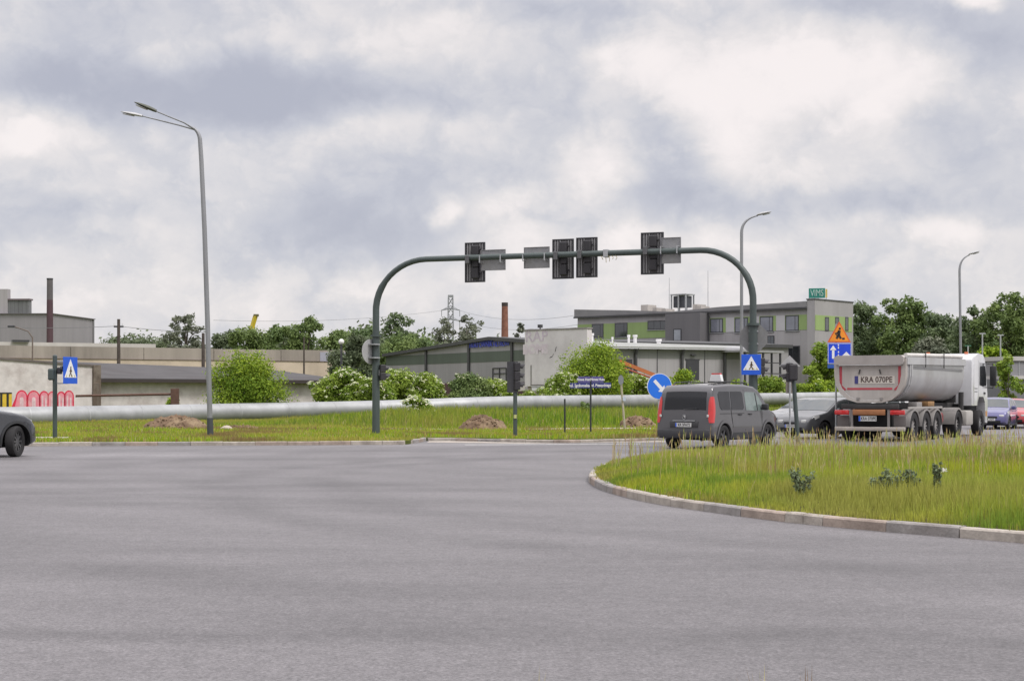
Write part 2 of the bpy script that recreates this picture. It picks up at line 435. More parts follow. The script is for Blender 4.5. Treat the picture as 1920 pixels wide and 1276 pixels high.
def build_road():
    xs = sorted(set([-400, -200, -100] + [round(float(x), 3) for x in np.arange(-60, 60.1, 2)] + [p[0] for p in EDGE] + [100, 200, 400]))
    b = MB(); V = []
    for y in (-30, 45):
        for x in xs: V.append((x, y, 0))
    for x in xs: V.append((x, edge(x) - .0, 0))
    n = len(xs)
    b.add(V, [(j * n + i, j * n + i + 1, (j + 1) * n + i + 1, (j + 1) * n + i) for j in range(2) for i in range(n - 1)])
    setp(b.build('road', asph), kind='structure')
build_road()

kerbm = M('kerb_concrete', (.40, .36, .315), .85, 0, .22, 4, bump=.5, bscale=30, stain=(.15, .125, .11), stain_amt=.55, spec=.2)
kerbm2 = M('kerb_concrete_grey', (.31, .29, .275), .85, 0, .22, 4, bump=.5, bscale=30, stain=(.13, .11, .10), stain_amt=.5, spec=.2)
kerbm3 = M('kerb_concrete_brown', (.36, .295, .25), .85, 0, .22, 4, bump=.5, bscale=30, stain=(.14, .11, .095), stain_amt=.5, spec=.2)

def resample(pts, step):
    out = [Vector(pts[0])]; acc = 0
    pts = [Vector(p) for p in pts]
    for i in range(len(pts) - 1):
        a, c = pts[i], pts[i + 1]; L = (c - a).length; t = 0
        while acc + (L - t) >= step:
            t += step - acc; acc = 0; out.append(a + (c - a) * (t / L))
        acc += L - t
    out.append(pts[-1]); return out
def catmull(pts, n=10):
    pts = [Vector(p) for p in pts]; P_ = [pts[0]] + pts + [pts[-1]]; out = []
    for i in range(1, len(P_) - 2):
        p0, p1, p2, p3 = P_[i - 1:i + 3]
        for k in range(n):
            t = k / n
            out.append(.5 * ((2 * p1) + (p2 - p0) * t + (2 * p0 - 5 * p1 + 4 * p2 - p3) * t * t + (3 * p1 - p0 - 3 * p2 + p3) * t ** 3))
    out.append(pts[-1]); return out
def kerb(path, inward, step, h=.12, w=.15, gap=.012, tight=None, name='kerb'):
    """row of kerb stones; inward = +1/-1 side of the path where the top lies"""
    b = MB()
    pts = resample(path, .05); 
    i = 0; n = len(pts)
    while i < n - 2:
        st = step
        if tight:
            # stones are cut short on the tight bend
            a = pts[i]; c = pts[min(i + 12, n - 1)]; e = pts[min(i + 24, n - 1)]
            ang = (c - a).angle(e - c) if (e - c).length > 1e-4 and (c - a).length > 1e-4 else 0
            if ang > .06: st = tight
        j = min(n - 1, i + max(2, int(round(st / .05))))
        seg = [pts[i]] + [pts[k] for k in range(i + 4, j - 2, 4)] + [pts[j]]
        seg[0] = seg[0] + (seg[1] - seg[0]).normalized() * gap / 2; seg[-1] = seg[-1] + (seg[-2] - seg[-1]).normalized() * gap / 2
        dz = random.uniform(-.006, .006); dn = random.uniform(-.006, .006)
        V = []
        for k, p in enumerate(seg):
            d = (seg[min(k + 1, len(seg) - 1)] - seg[max(k - 1, 0)]).normalized()
            nn = Vector((-d.y, d.x, 0)) * inward
            q = p + nn * dn
            V += [q + Vector((0, 0, -.08)), q + nn * .004 + Vector((0, 0, h - .02 + dz)), q + nn * .024 + Vector((0, 0, h + dz)), q + nn * w + Vector((0, 0, h + dz)), q + nn * w + Vector((0, 0, -.08))]
        m = len(seg)
        F = [(k * 5 + a, (k + 1) * 5 + a, (k + 1) * 5 + a + 1, k * 5 + a + 1) for k in range(m - 1) for a in range(4)]
        F += [(0, 1, 2, 3, 4), tuple((m - 1) * 5 + a for a in (4, 3, 2, 1, 0))]
        b.m(random.choice((0, 0, 1, 2))).add(V, F)
        i = j
    return setp(b.build(name, [kerbm, kerbm2, kerbm3]), kind='structure')

def gp(x, y, z=0.0):
    D = (CH - z) * FPX / (y - HZ); return Vector((GX(x, D), D, z))
isl_front = [Vector((17, 9.5, 0)), Vector((12, 12.2, 0)), gp(2400, 1068), gp(2150, 1040), gp(2030, 1029), gp(1920, 1018), gp(1784, 1006.5), gp(1641, 994.5), gp(1500, 981), gp(1400, 969), gp(1300, 955), gp(1250, 947.5), gp(1200, 938), gp(1155, 927), gp(1125, 917), gp(1108, 907.5), gp(1104, 899), gp(1110, 890), gp(1128, 881), gp(1160, 873.5)]
isl_back = [Vector((3.6, 36.4, 0)), Vector((5.5, 37.0, 0)), Vector((12, 37.6, 0)), Vector((20, 37.6, 0)), Vector((34, 37, 0))]
isl_path = catmull(isl_front + isl_back, 12)
kerb(isl_path, -1, 1.0, tight=.36)
isl_poly = [(p.x, p.y) for p in isl_path] + [(34, 20), (30, 9)]
soil = M('island_soil', (.085, .075, .035), .95, 0, .3, 3, bump=.6, bscale=20, spec=.1)
def build_island():
    # inset polygon surface, gently domed
    pts = resample(isl_path, .6); n = len(pts); inner = []
    for i, p in enumerate(pts):
        d = (pts[min(i + 1, n - 1)] - pts[max(i - 1, 0)]).normalized(); inner.append(p + Vector((d.y, -d.x, 0)) * .147)
    cx = Vector((22, 29, 0)); b = MB(); V = []
    ts = [0, .05, .15, .3, .5, .75, 1]
    for t in ts:
        for p in inner:
            q = p + (cx - p) * t; V.append((q.x, q.y, .105 + .12 * smooth(0, .5, t)))
    F = [(j * n + i, j * n + i + 1, (j + 1) * n + i + 1, (j + 1) * n + i) for j in range(len(ts) - 1) for i in range(n - 1)]
    b.add(V, F)
    setp(b.build('traffic_island', soil, smooth=60), kind='structure')
build_island()
# far kerb
ex = [x for x in np.arange(-60, -3.6, .5)] 
kerb([Vector((x, edge(x), 0)) for x in ex] + [Vector((-3.6, 51.0, 0)), Vector((-3.4, 51.4, 0)), Vector((-3.15, 53, 0)), Vector((-2.95, 55.1, 0))], 1, 1.0, name='kerb')
kerb([Vector((x, edge(x), 0)) for x in np.arange(-2.9, 30, .4)], 1, 1.0, h=.10, name='kerb')

pavem = M('pale_paving', (.38, .34, .30), .9, 0, .14, 1.5, bump=.3, bscale=25, stain=(.24, .20, .17), stain_amt=.5, spec=.2)
def sheet(name, poly, z, mat, n=1):
    b = MB(); b.add([(x, y, z) for x, y in poly], [tuple(range(len(poly)))])
    return setp(b.build(name, mat), kind='structure')
# concrete apron beside the carriageway and the trodden path along the verge
sheet('pavement', [(-2.85, 53.4), (.2, 52.2), (5.4, 54.0), (5.1, 55.3), (3.4, 53.95), (1.8, 52.75), (.1, 53.45), (-2.2, 55.2), (-2.85, 55.0)], .004, pavem)
def draped(name, xs, ys, mat, lift=.012, wob=.2):
    b = MB(); V = []; n = len(xs)
    for j, yy in enumerate(ys):
        for i, x in enumerate(xs):
            y = yy + wob * math.sin(x * .6 + j * 1.7) + .08 * math.sin(x * 2.3 + j); V.append((x, y, gz(x, y) + lift))
    b.add(V, [(j * n + i, j * n + i + 1, (j + 1) * n + i + 1, (j + 1) * n + i) for j in range(len(ys) - 1) for i in range(n - 1)])
    return setp(b.build(name, mat), kind='structure')
draped('path', list(np.arange(-6.5, 7, .25)), [66.5, 67.0, 67.6, 68.2], pavem, .03)
draped('path', list(np.arange(-19, -14.6, .25)), [52.5, 54, 55.5], pavem, .03, .1)

# island road markings: pale lane line on the far carriageway
linem = M('road_line_white', (.62, .61, .58), .8, 0, .2, 8, stain=(.2, .2, .2), stain_amt=.6)
def lane_marks():
    b = MB()
    def strip(p, q, w):
        p = Vector((*p, .004)); q = Vector((*q, .004)); d = (q - p).normalized(); nn = Vector((-d.y, d.x, 0)) * w / 2
        b.add([p - nn, q - nn, q + nn, p + nn], [(0, 1, 2, 3)])
    for k in range(7): strip((6 + k * 6.0, 47.6 + k * .9), (9.6 + k * 6.0, 48.1 + k * .9), .14)
    strip((-1.5, 50.8), (4.2, 51.9), .3)
    for k in range(6): strip((9 + k * 5, 58 + k * 1.8), (12 + k * 5, 59.2 + k * 1.8), .14)
    setp(b.build('road_marking', linem), kind='structure')
lane_marks()

# ------------------------------------------------------------------ grass
grassm = attr_mat('grass_blades', .75, .35, .15)
from_poly = None
def in_poly(X, Y, poly):
    poly = np.array(poly); inside = np.zeros(len(X), bool); j = len(poly) - 1
    for i in range(len(poly)):
        xi, yi = poly[i]; xj, yj = poly[j]
        c = ((yi > Y) != (yj > Y)) & (X < (xj - xi) * (Y - yi) / (yj - yi + 1e-12) + xi)
        inside ^= c; j = i
    return inside
def vnoise(X, Y, s, seed):
    r = np.random.default_rng(seed); G = r.random((64, 64)); x = X / s; y = Y / s
    xi = np.floor(x).astype(int); yi = np.floor(y).astype(int); fx = x - xi; fy = y - yi; fx = fx * fx * (3 - 2 * fx); fy = fy * fy * (3 - 2 * fy)
    g = lambda a, b: G[a % 64, b % 64]
    return (g(xi, yi) * (1 - fx) + g(xi + 1, yi) * fx) * (1 - fy) + (g(xi, yi + 1) * (1 - fx) + g(xi + 1, yi + 1) * fx) * fy
def blades(name, X, Y, Z, H, W, tint, lean=.35, label=None):
    n = len(X); a = rng.uniform(0, 2 * np.pi, n); la = rng.uniform(0, 2 * np.pi, n); lm = rng.random(n) ** 1.3 * lean * H
    V = np.zeros((n, 5, 3)); cx, sx = np.cos(a) * W / 2, np.sin(a) * W / 2
    lx, ly = np.cos(la) * lm, np.sin(la) * lm
    V[:, 0] = np.stack([X - cx, Y - sx, Z - .02], 1); V[:, 1] = np.stack([X + cx, Y + sx, Z - .02], 1)
    V[:, 2] = np.stack([X + cx * .8 + lx * .3, Y + sx * .8 + ly * .3, Z + H * .55], 1); V[:, 3] = np.stack([X - cx * .8 + lx * .3, Y - sx * .8 + ly * .3, Z + H * .55], 1)
    V[:, 4] = np.stack([X + lx, Y + ly, Z + H * (1 - .12 * lm / (H + 1e-6))], 1)
    o = quads_obj(name, V, grassm, tint, nper=5, faces=[(0, 1, 2, 3), (3, 2, 4)])
    return o
def tints(n, cols, w, jit=.22):
    cols = np.array(cols); c = cols[rng.choice(len(cols), n, p=np.array(w) / np.sum(w))]
    return c * (1 + rng.uniform(-jit, jit, (n, 1))) * (1 + rng.uniform(-.08, .08, (n, 3)))
G_Y, G_G, G_D, G_S, G_B = (.36, .43, .035), (.22, .35, .030), (.12, .20, .032), (.50, .43, .18), (.30, .19, .085)

def island_grass():
    # density follows how near the camera the ground is
    n = 430000
    D = 15 + (38 - 15) * rng.random(n) ** 1.2; Xr = 1.0 + rng.random(n) * 21
    ok = in_poly(Xr, D, isl_poly) & (Xr < D * .40 + 2.2); X, Y = Xr[ok], D[ok]
    # distance to the kerb line
    kp = np.array([(p.x, p.y) for p in resample(isl_path, .3)]); dist = np.full(len(X), 9.0)
    for q in kp: dist = np.minimum(dist, np.hypot(X - q[0], Y - q[1]))
    ok = dist > .15; X, Y, dist = X[ok], Y[ok], dist[ok]
    n = len(X)
    nz = vnoise(X, Y, 1.7, 1); nz2 = vnoise(X, Y, .6, 2); nz3 = vnoise(X, Y, 5, 3)
    near = np.clip(dist / 1.3, 0, 1)
    H = (.055 + .15 * near + .10 * np.clip((dist - 1.5) / 3, 0, 1)) * (.55 + .9 * nz) * rng.uniform(.45, 1.25, n)
    W = rng.uniform(.007, .014, n) * (Y / 20) ** .6
    t = tints(n, [G_Y, G_G, G_D, G_S], [5, 4.5, 1.6, .7])
    br = np.clip(1 - dist / .55, 0, 1)[:, None] * .85 * (nz2 > .3)[:, None]
    t = t * (1 - br) + np.array(G_B) * br
    g = np.clip((vnoise(X, Y, 1.1, 21) - .48) * 3.2, 0, .85)[:, None]; t = t * (1 - g) + np.array((.15, .27, .030)) * rng.uniform(.7, 1.2, (n, 1)) * g
    g = np.clip((vnoise(X, Y, .8, 44) - .55) * 2.6, 0, .75)[:, None]; t = t * (1 - g) + np.array((.46, .47, .05)) * rng.uniform(.7, 1.2, (n, 1)) * g
    g = np.clip((vnoise(X, Y, 2.2, 45) - .60) * 3.0, 0, .6)[:, None]; t = t * (1 - g) + np.array((.34, .24, .11)) * rng.uniform(.7, 1.2, (n, 1)) * g
    g = np.clip((nz3 - .45) * 1.8 + .45 * np.clip((Y - 25) / 9, 0, 1), 0, .7)[:, None]; t = t * (1 - g) + np.array((.40, .42, .09)) * rng.uniform(.7, 1.2, (n, 1)) * g
    setp(blades('grass', X, Y, np.full(n, .10) + .1 * near, H, W, t), kind='stuff')
    # tall seed stalks
    n = 7500; D = 20 + 17.4 * rng.random(n) ** .45; Xr = 1.5 + rng.random(n) * 17
    ok = in_poly(Xr, D, isl_poly) & (Xr < D * .42 + 1.5); X, Y = Xr[ok], D[ok]
    dist = np.full(len(X), 9.0)
    for q in kp: dist = np.minimum(dist, np.hypot(X - q[0], Y - q[1]))
    ok = (dist > .4) & (rng.random(len(X)) < (.12 + vnoise(X, Y, 1.6, 8) ** 1.5 * 1.3) * np.clip((X / Y - .06) / .14, .28, 1)); X, Y = X[ok], Y[ok]; n = len(X)
    H = rng.uniform(.34, .78, n) * (.75 + .35 * vnoise(X, Y, 2.4, 11)); la = rng.uniform(0, 6.28, n); lm = rng.random(n) * .16
    tx, ty = np.cos(la) * lm, np.sin(la) * lm
    V = np.zeros((n, 8, 3)); w = .0028 * (Y / 22); z0 = .15
    V[:, 0] = np.stack([X - w, Y, 0 * X + z0], 1); V[:, 1] = np.stack([X + w, Y, 0 * X + z0], 1)
    V[:, 2] = np.stack([X + w + tx * .7, Y + ty * .7, z0 + H * .8], 1); V[:, 3] = np.stack([X - w + tx * .7, Y + ty * .7, z0 + H * .8], 1)
    hw = rng.uniform(.004, .010, n)
    V[:, 4] = np.stack([X + tx * .72, Y + ty * .72, z0 + H * .78], 1); V[:, 5] = np.stack([X + hw + tx * .86, Y + ty * .86, z0 + H * .88], 1)
    V[:, 6] = np.stack([X + tx, Y + ty, z0 + H], 1); V[:, 7] = np.stack([X - hw + tx * .86, Y + ty * .86, z0 + H * .88], 1)
    setp(quads_obj('seed_grass', V, grassm, tints(n, [(.46, .38, .20), (.34, .24, .13), (.42, .44, .12)], [3, 2.4, 3]), nper=8, faces=[(0, 1, 2, 3), (4, 5, 6, 7)]), kind='stuff')
island_grass()

def far_grass():
    def edgev(X): return np.interp(X, [p[0] for p in EDGE], [p[1] for p in EDGE])
    n = 230000
    D = 49 + 62 * rng.random(n) ** 1.35; q = rng.uniform(-.345, .36, n); X = q * D
    ok = (D > edgev(X) + .16); X, Y = X[ok], D[ok]
    ok = ~((Y > 66.4 + .2 * np.sin(X * .6)) & (Y < 68.3) & (X > -6.5) & (X < 7)) & ~((X < -14.6) & (Y > 52.4) & (Y < 55.6)) & (X < 42)
    X, Y = X[ok], Y[ok]; n = len(X)
    Z = np.array([gz(x, y) for x, y in zip(X, Y)])
    tall = np.clip((Y - 69) / 5, 0, 1) * np.clip((X + 13) / 7, .04, 1)
    nz = vnoise(X + 90, Y, 3, 4); nz2 = vnoise(X + 90, Y, 1.1, 5)
    d = Y - edgev(X)
    H = (.10 + .09 * nz2 + .40 * tall * (.5 + nz) + .22 * np.clip((Y - 76) / 6, 0, 1) * np.clip((X + 15) / 5, 0, 1) * nz2) * rng.uniform(.6, 1.2, n)
    W = rng.uniform(.018, .035, n) * (Y / 60)
    ts = tints(n, [G_Y, G_G, G_S, G_B], [5, 4, 1.6, .8]); tt = tints(n, [G_G, G_D, G_Y, G_S], [5, 2, 2.4, .5])
    k = tall[:, None]; kc = np.clip((Y - 68) / 3.5, 0, 1)[:, None] * np.clip((X + 22) / 12, .25, 1)[:, None]; t = ts * (1 - kc) + tt * kc * np.array([.86, .86, 1.0])
    g = np.clip((nz - .5) * 1.8, 0, .75)[:, None] * (1 - .5 * k); t = t * (1 - g) + np.array((.42, .36, .09)) * g
    g = np.clip((vnoise(X + 90, Y, 1.6, 31) - .54) * 4, 0, .85)[:, None] * (1 - kc); t = t * (1 - g) + np.array((.27, .18, .09)) * g
    setp(blades('grass', X, Y, Z, H, W, t), kind='stuff')
far_grass()
def near_grass():
    pts = [(1007, 1249, 3), (1425, 1243, 6), (1517, 1250, 5), (1390, 1262, 3), (1180, 1268, 3), (1500, 1262, 3)]
    X = []; Y = []; H = []
    for (x, y, k) in pts:
        for _ in range(k):
            D = random.uniform(6.6, 7.0); X.append(GX(x + random.uniform(-9, 9), D)); Y.append(D)
            H.append(max(.03, GZ(y + random.uniform(-2, 18), D)))
    X, Y, H = map(np.array, (X, Y, H)); n = len(X)
    setp(blades('grass', X, Y, np.zeros(n) + .02, H, np.full(n, .008), tints(n, [G_S, G_B], [1, 2]), lean=.2), kind='stuff')
near_grass()
# near verge the photographer stands on (just below the frame)
sheet('verge', [(-12, -8), (12, -8), (12, 7.3), (-12, 7.3)], .006, grass_m)

# ------------------------------------------------------------------ vegetation
leafm = attr_mat('foliage', .7, .32, .25)
barkm = M('bark', (.10, .085, .07), .95, 0, .3, 3, bump=.5, spec=.1)
barkp = M('bark_pale', (.22, .20, .18), .95, 0, .3, 3, bump=.4, spec=.1)
petalm = attr_mat('petals', .7, .25, .2)
def leaf_quads(C, r, cnt, size, dirbias=.6, squash=.85):
    """leaf rhombi around clump centres C (k,3) with radii r (k,)"""
    k = len(C); idx = rng.choice(k, cnt, p=(r ** 2.2) / np.sum(r ** 2.2))
    d = rng.normal(size=(cnt, 3)); d /= np.linalg.norm(d, axis=1)[:, None]
    rad = r[idx] * (1 - .55 * rng.random(cnt) ** 2.0); rad *= 1 + .18 * rng.normal(size=cnt)
    pos = C[idx] + d * rad[:, None] * np.array([1, 1, squash])
    nrm = d * dirbias + rng.normal(size=(cnt, 3)) * .55 + np.array([0, 0, .35]); nrm /= np.linalg.norm(nrm, axis=1)[:, None]
    t = np.cross(nrm, rng.normal(size=(cnt, 3))); t /= np.linalg.norm(t, axis=1)[:, None]; b = np.cross(nrm, t)
    s = size * rng.uniform(.6, 1.35, cnt)[:, None]
    V = np.stack([pos - t * s, pos - b * s * .5, pos + t * s, pos + b * s * .5], 1)
    return V, idx
def crown_clumps(H0, H1, wid, dep, n, shape, rr):
    """clump centres spread through a crown between heights H0..H1"""
    C = []; r = []
    h = H1 - H0; so = random.uniform(0, 40)
    while len(C) < n:
        t = random.random(); a = random.uniform(0, 6.28)
        if shape == 'round': w = math.sqrt(max(0, 1 - (2 * t - 1) ** 2)) ** .8
        elif shape == 'egg': w = math.sin(math.pi * (.18 + .74 * t)) ** .6
        elif shape == 'cone': w = (1 - t) ** .7 * min(1, t * 6 + .4)
        elif shape == 'mound': w = math.sqrt(max(.02, 1 - ((t - .28) / .76) ** 2))
        elif shape == 'dome': w = math.sqrt(max(0, 1 - t * t))
        q = random.random() ** .45
        w *= .62 + .62 * float(vnoise(np.array([so + 1.6 * math.cos(a) + 4]), np.array([so + 3.2 * t + 1.6 * math.sin(a) + 4]), .9, 51)[0])
        t *= 1 - .22 * float(vnoise(np.array([so + 2.2 * math.cos(a) + 9]), np.array([so + 9.]), .8, 52)[0]) * (t > .5)
        C.append((math.cos(a) * wid * .5 * w * q, math.sin(a) * dep * .5 * w * q, H0 + t * h))
        r.append(rr * random.uniform(.6, 1.3))
    for _ in range(int(n * .8)):        # sprigs that break the outline
        i = random.randrange(n); c = C[i]; k = random.uniform(1.0, 1.3)
        C.append((c[0] * k + random.gauss(0, rr * .5), c[1] * k, c[2] + random.uniform(-.2, 1.0) * rr)); r.append(rr * random.uniform(.22, .5))
    # keep crown inside its outline
    C = np.array(C); r = np.array(r); C[:, 2] = np.minimum(C[:, 2], H1 - r * .6)
    C[:, 0] *= (wid * .5 - rr * .8) / (wid * .5); C[:, 1] *= (dep * .5 - rr * .8) / (dep * .5)
    return C, r
LEAF = {
    'mid':   ((.135, .195, .070), (.200, .265, .085)),
    'dark':  ((.120, .165, .085), (.170, .220, .105)),  # lifted toward grey, distance haze put into the leaf colour
    'light': ((.15, .25, .025), (.33, .43, .035)),
    'bush':  ((.150, .25, .025), (.31, .40, .038)),
    'dull':  ((.130, .165, .095), (.165, .20, .11)),
    'grey':  ((.15, .17, .12), (.21, .225, .16)),
    'far':   ((.13, .19, .080), (.19, .25, .10)),
    'elder': ((.17, .265, .035), (.29, .38, .06)),
}
def leaf_tint(idx, k, tone, cnt):
    a, b = LEAF[tone]; ct = rng.random(k)
    t = np.clip(ct[idx] + rng.uniform(-.35, .35, cnt), -.2, 1.2)[:, None]
    c = np.array(a) * (1 - t) + np.array(b) * t
    return np.clip(c * (1 + rng.uniform(-.2, .2, (cnt, 1))), .004, 1)
def tree(name, label, x, ytop, w_px, D, zb=None, tone='mid', shape='egg', dens=1.0, crown0=.22, nclump=26, leaf=None, rel=.16, group='trees beyond the road', trunk=True, cat='tree', pale=False, multi=1):
    X = GX(x, D); base = gz(X, D) if zb is None else zb
    H = GZ(ytop, D) - base; W = w_px * D / FPX
    root = thing(name, label, cat, (X, D, base), 0, group)
    rr = W * rel * 1.45
    nclump = int(nclump * 1.5)
    C, r = crown_clumps(H * crown0, H * 1.04, W * 1.34, W * 1.2, nclump, shape, rr * .92)
    leaf = leaf or max(.10, D * .00112)
    area = np.sum(r ** 2) * 12
    cnt = int(min(18000 * max(.45, dens), max(1200, dens * area / (leaf * leaf) * 1.15)))
    V, idx = leaf_quads(C, r, cnt, leaf)
    V[:, :, 2] = np.maximum(V[:, :, 2], .02)
    quads_obj('crown', V, leafm, leaf_tint(idx, len(C), tone, cnt), root)
    if trunk:
        b = MB(); tr = max(.07, H * .017)
        lean = random.uniform(-.03, .03) * H
        b.tube([(0, 0, -.3), (lean * .2, 0, H * .2), (lean * .6, 0, H * .5), (lean, 0, H * .82)], [tr * 1.25, tr, tr * .7, tr * .25], 8)
        for q in range(7):
            c = C[random.randrange(len(C))]; t0 = random.uniform(.2, .6); s0 = Vector((lean * t0, 0, H * t0)); e0 = Vector(c)
            if e0.z < s0.z + .1 * H: e0.z = s0.z + .12 * H
            mid = (s0 + e0) / 2 + Vector((0, 0, .04 * H)); b.tube([s0, mid, e0], [tr * .45, tr * .3, tr * .12], 5)
        b.build('trunk', barkp if pale else barkm, root, smooth=50)
    return root
def bush(name, label, x, ytop, w_px, D, tone='elder', flowers=0, group=None, zb=None, leaf=.09, dens=1.0, shape='dome', ncl=22, depth=.8):
    X = GX(x, D); base = gz(X, D) if zb is None else zb
    H = GZ(ytop, D) - base; W = w_px * D / FPX
    root = thing(name, label, 'bush', (X, D, base), 0, group)
    W *= 1.08 if shape in ('round', 'egg', 'mound') else 1.5; ncl = int(ncl * 1.2); rr = min(W, H) * .24
    C, r = crown_clumps(0.05 * H, H * 1.05, W * 1.15, W * depth, int(ncl * 1.25), shape, rr * .85)
    C[:, 2] = np.maximum(C[:, 2], r * .6)
    leaf = max(leaf, D * .00075)
    cnt = int(min(24000, max(1500, dens * np.sum(r ** 2) * 13 / (leaf * leaf))))
    V, idx = leaf_quads(C, r, cnt, leaf); V[:, :, 2] = np.maximum(V[:, :, 2], .01)
    quads_obj('leaves', V, leafm, leaf_tint(idx, len(C), tone, cnt), root)
    if flowers:
        flowers = int(flowers * 2.2); k = rng.choice(len(C), flowers, p=C[:, 2] ** 1.2 / np.sum(C[:, 2] ** 1.2)); d = rng.normal(size=(flowers, 3)); d[:, 1] = -np.abs(d[:, 1]); d[:, 2] = np.abs(d[:, 2]) * .9
        d /= np.linalg.norm(d, axis=1)[:, None]; pos = C[k] + d * (r[k] * 1.08)[:, None]
        # every umbel is a saucer of small florets
        Q = []
        per = 9
        for i in range(flowers):
            n = Vector(d[i] * .7 + np.array([0, -.2, .8])).normalized(); a = n.orthogonal().normalized(); bb = n.cross(a); s = random.uniform(.07, .15)
            for q in range(per):
                an = random.uniform(0, 6.28); ra = s * math.sqrt(random.random()); c = Vector(pos[i]) + a * (ra * math.cos(an)) + bb * (ra * math.sin(an)) - n * (ra * ra * .8)
                e = random.uniform(.028, .045)
                Q.append([c - a * e, c - bb * e, c + a * e, c + bb * e])
        Q = np.array([[list(v) for v in q] for q in Q])
        quads_obj('flowers', Q, petalm, tints(len(Q), [(.70, .70, .52), (.58, .60, .38)], [2, 1], .12), root)['kind'] = 'stuff'
    b = MB()
    for q in range(6):
        c = C[random.randrange(len(C))]; b.tube([(random.uniform(-.1, .1) * W, 0, -.05), tuple(np.array(c) * np.array([.6, .6, .5])), tuple(c)], [.04, .03, .012], 5)
    b.build('stem', barkm, root, smooth=50)
    return root

# --- trees on the left, beyond the yards
gL = 'trees beyond the low sheds'
tree('poplar_tree', 'tall airy grey-green tree with sky showing through its crown, left of the tall double lamp', 349, 572, 84, 190, tone='grey', dens=.55, nclump=56, rel=.08, crown0=.12, group=gL)
tree('broadleaf_tree', 'mid-green tree just right of the tall double lamp, lowest of the group', 422, 624, 74, 175, tone='dull', nclump=30, rel=.13, group=gL, dens=.8)
tree('broadleaf_tree', 'bushy green tree in front of the yellow crane boom', 468, 609, 92, 172, tone='mid', nclump=34, rel=.12, group=gL, dens=.75)
tree('broadleaf_tree', 'left half of the twin-topped bright green tree behind the concrete wall', 533, 600, 66, 165, tone='mid', nclump=34, rel=.13, group=gL, shape='round', crown0=.05)
tree('broadleaf_tree', 'right half of the twin-topped green tree, the one with the higher peak', 577, 594, 62, 168, tone='mid', nclump=34, rel=.12, group=gL, dens=.8)
tree('broadleaf_tree', 'broad rounded tree whose top shows left of the gantry leg', 632, 620, 92, 175, tone='mid', nclump=36, rel=.13, group=gL, shape='round', crown0=.1)
tree('broadleaf_tree', 'light green tree right behind the globe lamp', 680, 616, 70, 180, tone='far', nclump=34, rel=.13, group=gL, shape='round', crown0=.1)
tree('willow_tree', 'dull grey-green willow standing between the globe lamp and the gantry leg', 664, 630, 86, 130, tone='dull', nclump=44, rel=.12, group=gL, shape='round', crown0=.02)
tree('poplar_tree', 'tall dark tree with a clumpy double top just right of the gantry leg', 748, 588, 66, 215, tone='dark', dens=.6, nclump=34, rel=.11, crown0=.3, group=gL)
tree('broadleaf_tree', 'low wide green tree in front of the tall double-topped one', 752, 624, 130, 185, tone='mid', nclump=46, rel=.1, group=gL, shape='round', crown0=.02)
tree('broadleaf_tree', 'small bright green tree above the left end of the striped hall roof', 795, 628, 40, 180, tone='far', nclump=24, rel=.14, group=gL, shape='round', crown0=.02)
tree('birch_tree', 'thin grey-leaved tree left of the lattice pylon foot', 832, 598, 58, 230, tone='grey', dens=.6, nclump=36, rel=.10, crown0=.15, group=gL, pale=True)
tree('birch_tree', 'sparse tree with bare pale branches right of the lattice pylon', 878, 580, 62, 230, tone='grey', dens=.5, nclump=40, rel=.09, crown0=.15, group=gL, pale=True)
tree('shrub_tree', 'small scrubby tree peeping over the hall roof beside the concrete block', 978, 606, 20, 170, tone='grey', dens=.5, nclump=14, rel=.16, group=gL, crown0=.4)
# --- trees on the right
gR = 'tall trees behind the dump truck'
tree('broadleaf_tree', 'leftmost tall tree, touching the right end of the office block', 1622, 573, 84, 225, tone='dark', nclump=44, rel=.11, group=gR, dens=.72, crown0=.1)
tree('broadleaf_tree', 'broad full-crowned tree, highest between the office block and the right lamp', 1702, 566, 104, 220, tone='mid', nclump=52, rel=.11, group=gR, shape='round', crown0=.02)
tree('broadleaf_tree', 'sloping-shouldered dark tree just left of the right lamp post', 1762, 584, 74, 215, tone='dark', nclump=44, rel=.11, group=gR, crown0=.05)
tree('broadleaf_tree', 'loose-crowned tree right of the right lamp post', 1832, 572, 78, 210, tone='dark', nclump=44, rel=.10, group=gR, dens=.6, crown0=.15)
tree('broadleaf_tree', 'tallest tree, at the right edge of the photo', 1893, 549, 104, 205, tone='mid', nclump=56, rel=.10, group=gR, dens=.7, crown0=.15)
tree('broadleaf_tree', 'dark tree cut off by the right edge of the photo', 1950, 560, 90, 215, tone='dark', nclump=40, rel=.12, group=gR, crown0=.15)
tree('broadleaf_tree', 'low dark tree filling the gap behind the loose-crowned one', 1805, 605, 70, 235, tone='dark', nclump=36, rel=.12, group=gR, shape='round', crown0=.0)
tree('willow_tree', 'grey-green round willow above the front of the dump truck', 1745, 629, 72, 170, tone='grey', nclump=36, rel=.12, group=gR, shape='round', crown0=.02, dens=.9)
tree('young_maple', 'light yellow-green young tree behind the truck cab', 1858, 652, 66, 156, tone='light', nclump=34, rel=.12, group=gR, shape='egg', crown0=.1)
tree('young_maple', 'light green leafy tree beside the grey shelter, right of the truck cab', 1889, 668, 46, 97, tone='elder', nclump=24, rel=.14, group=gR, shape='round', crown0=.02)
tree('young_maple', 'light green young tree between the office block and the blue lane sign', 1540, 643, 62, 143, tone='elder', nclump=38, rel=.12, shape='egg', crown0=.02, group=gR)
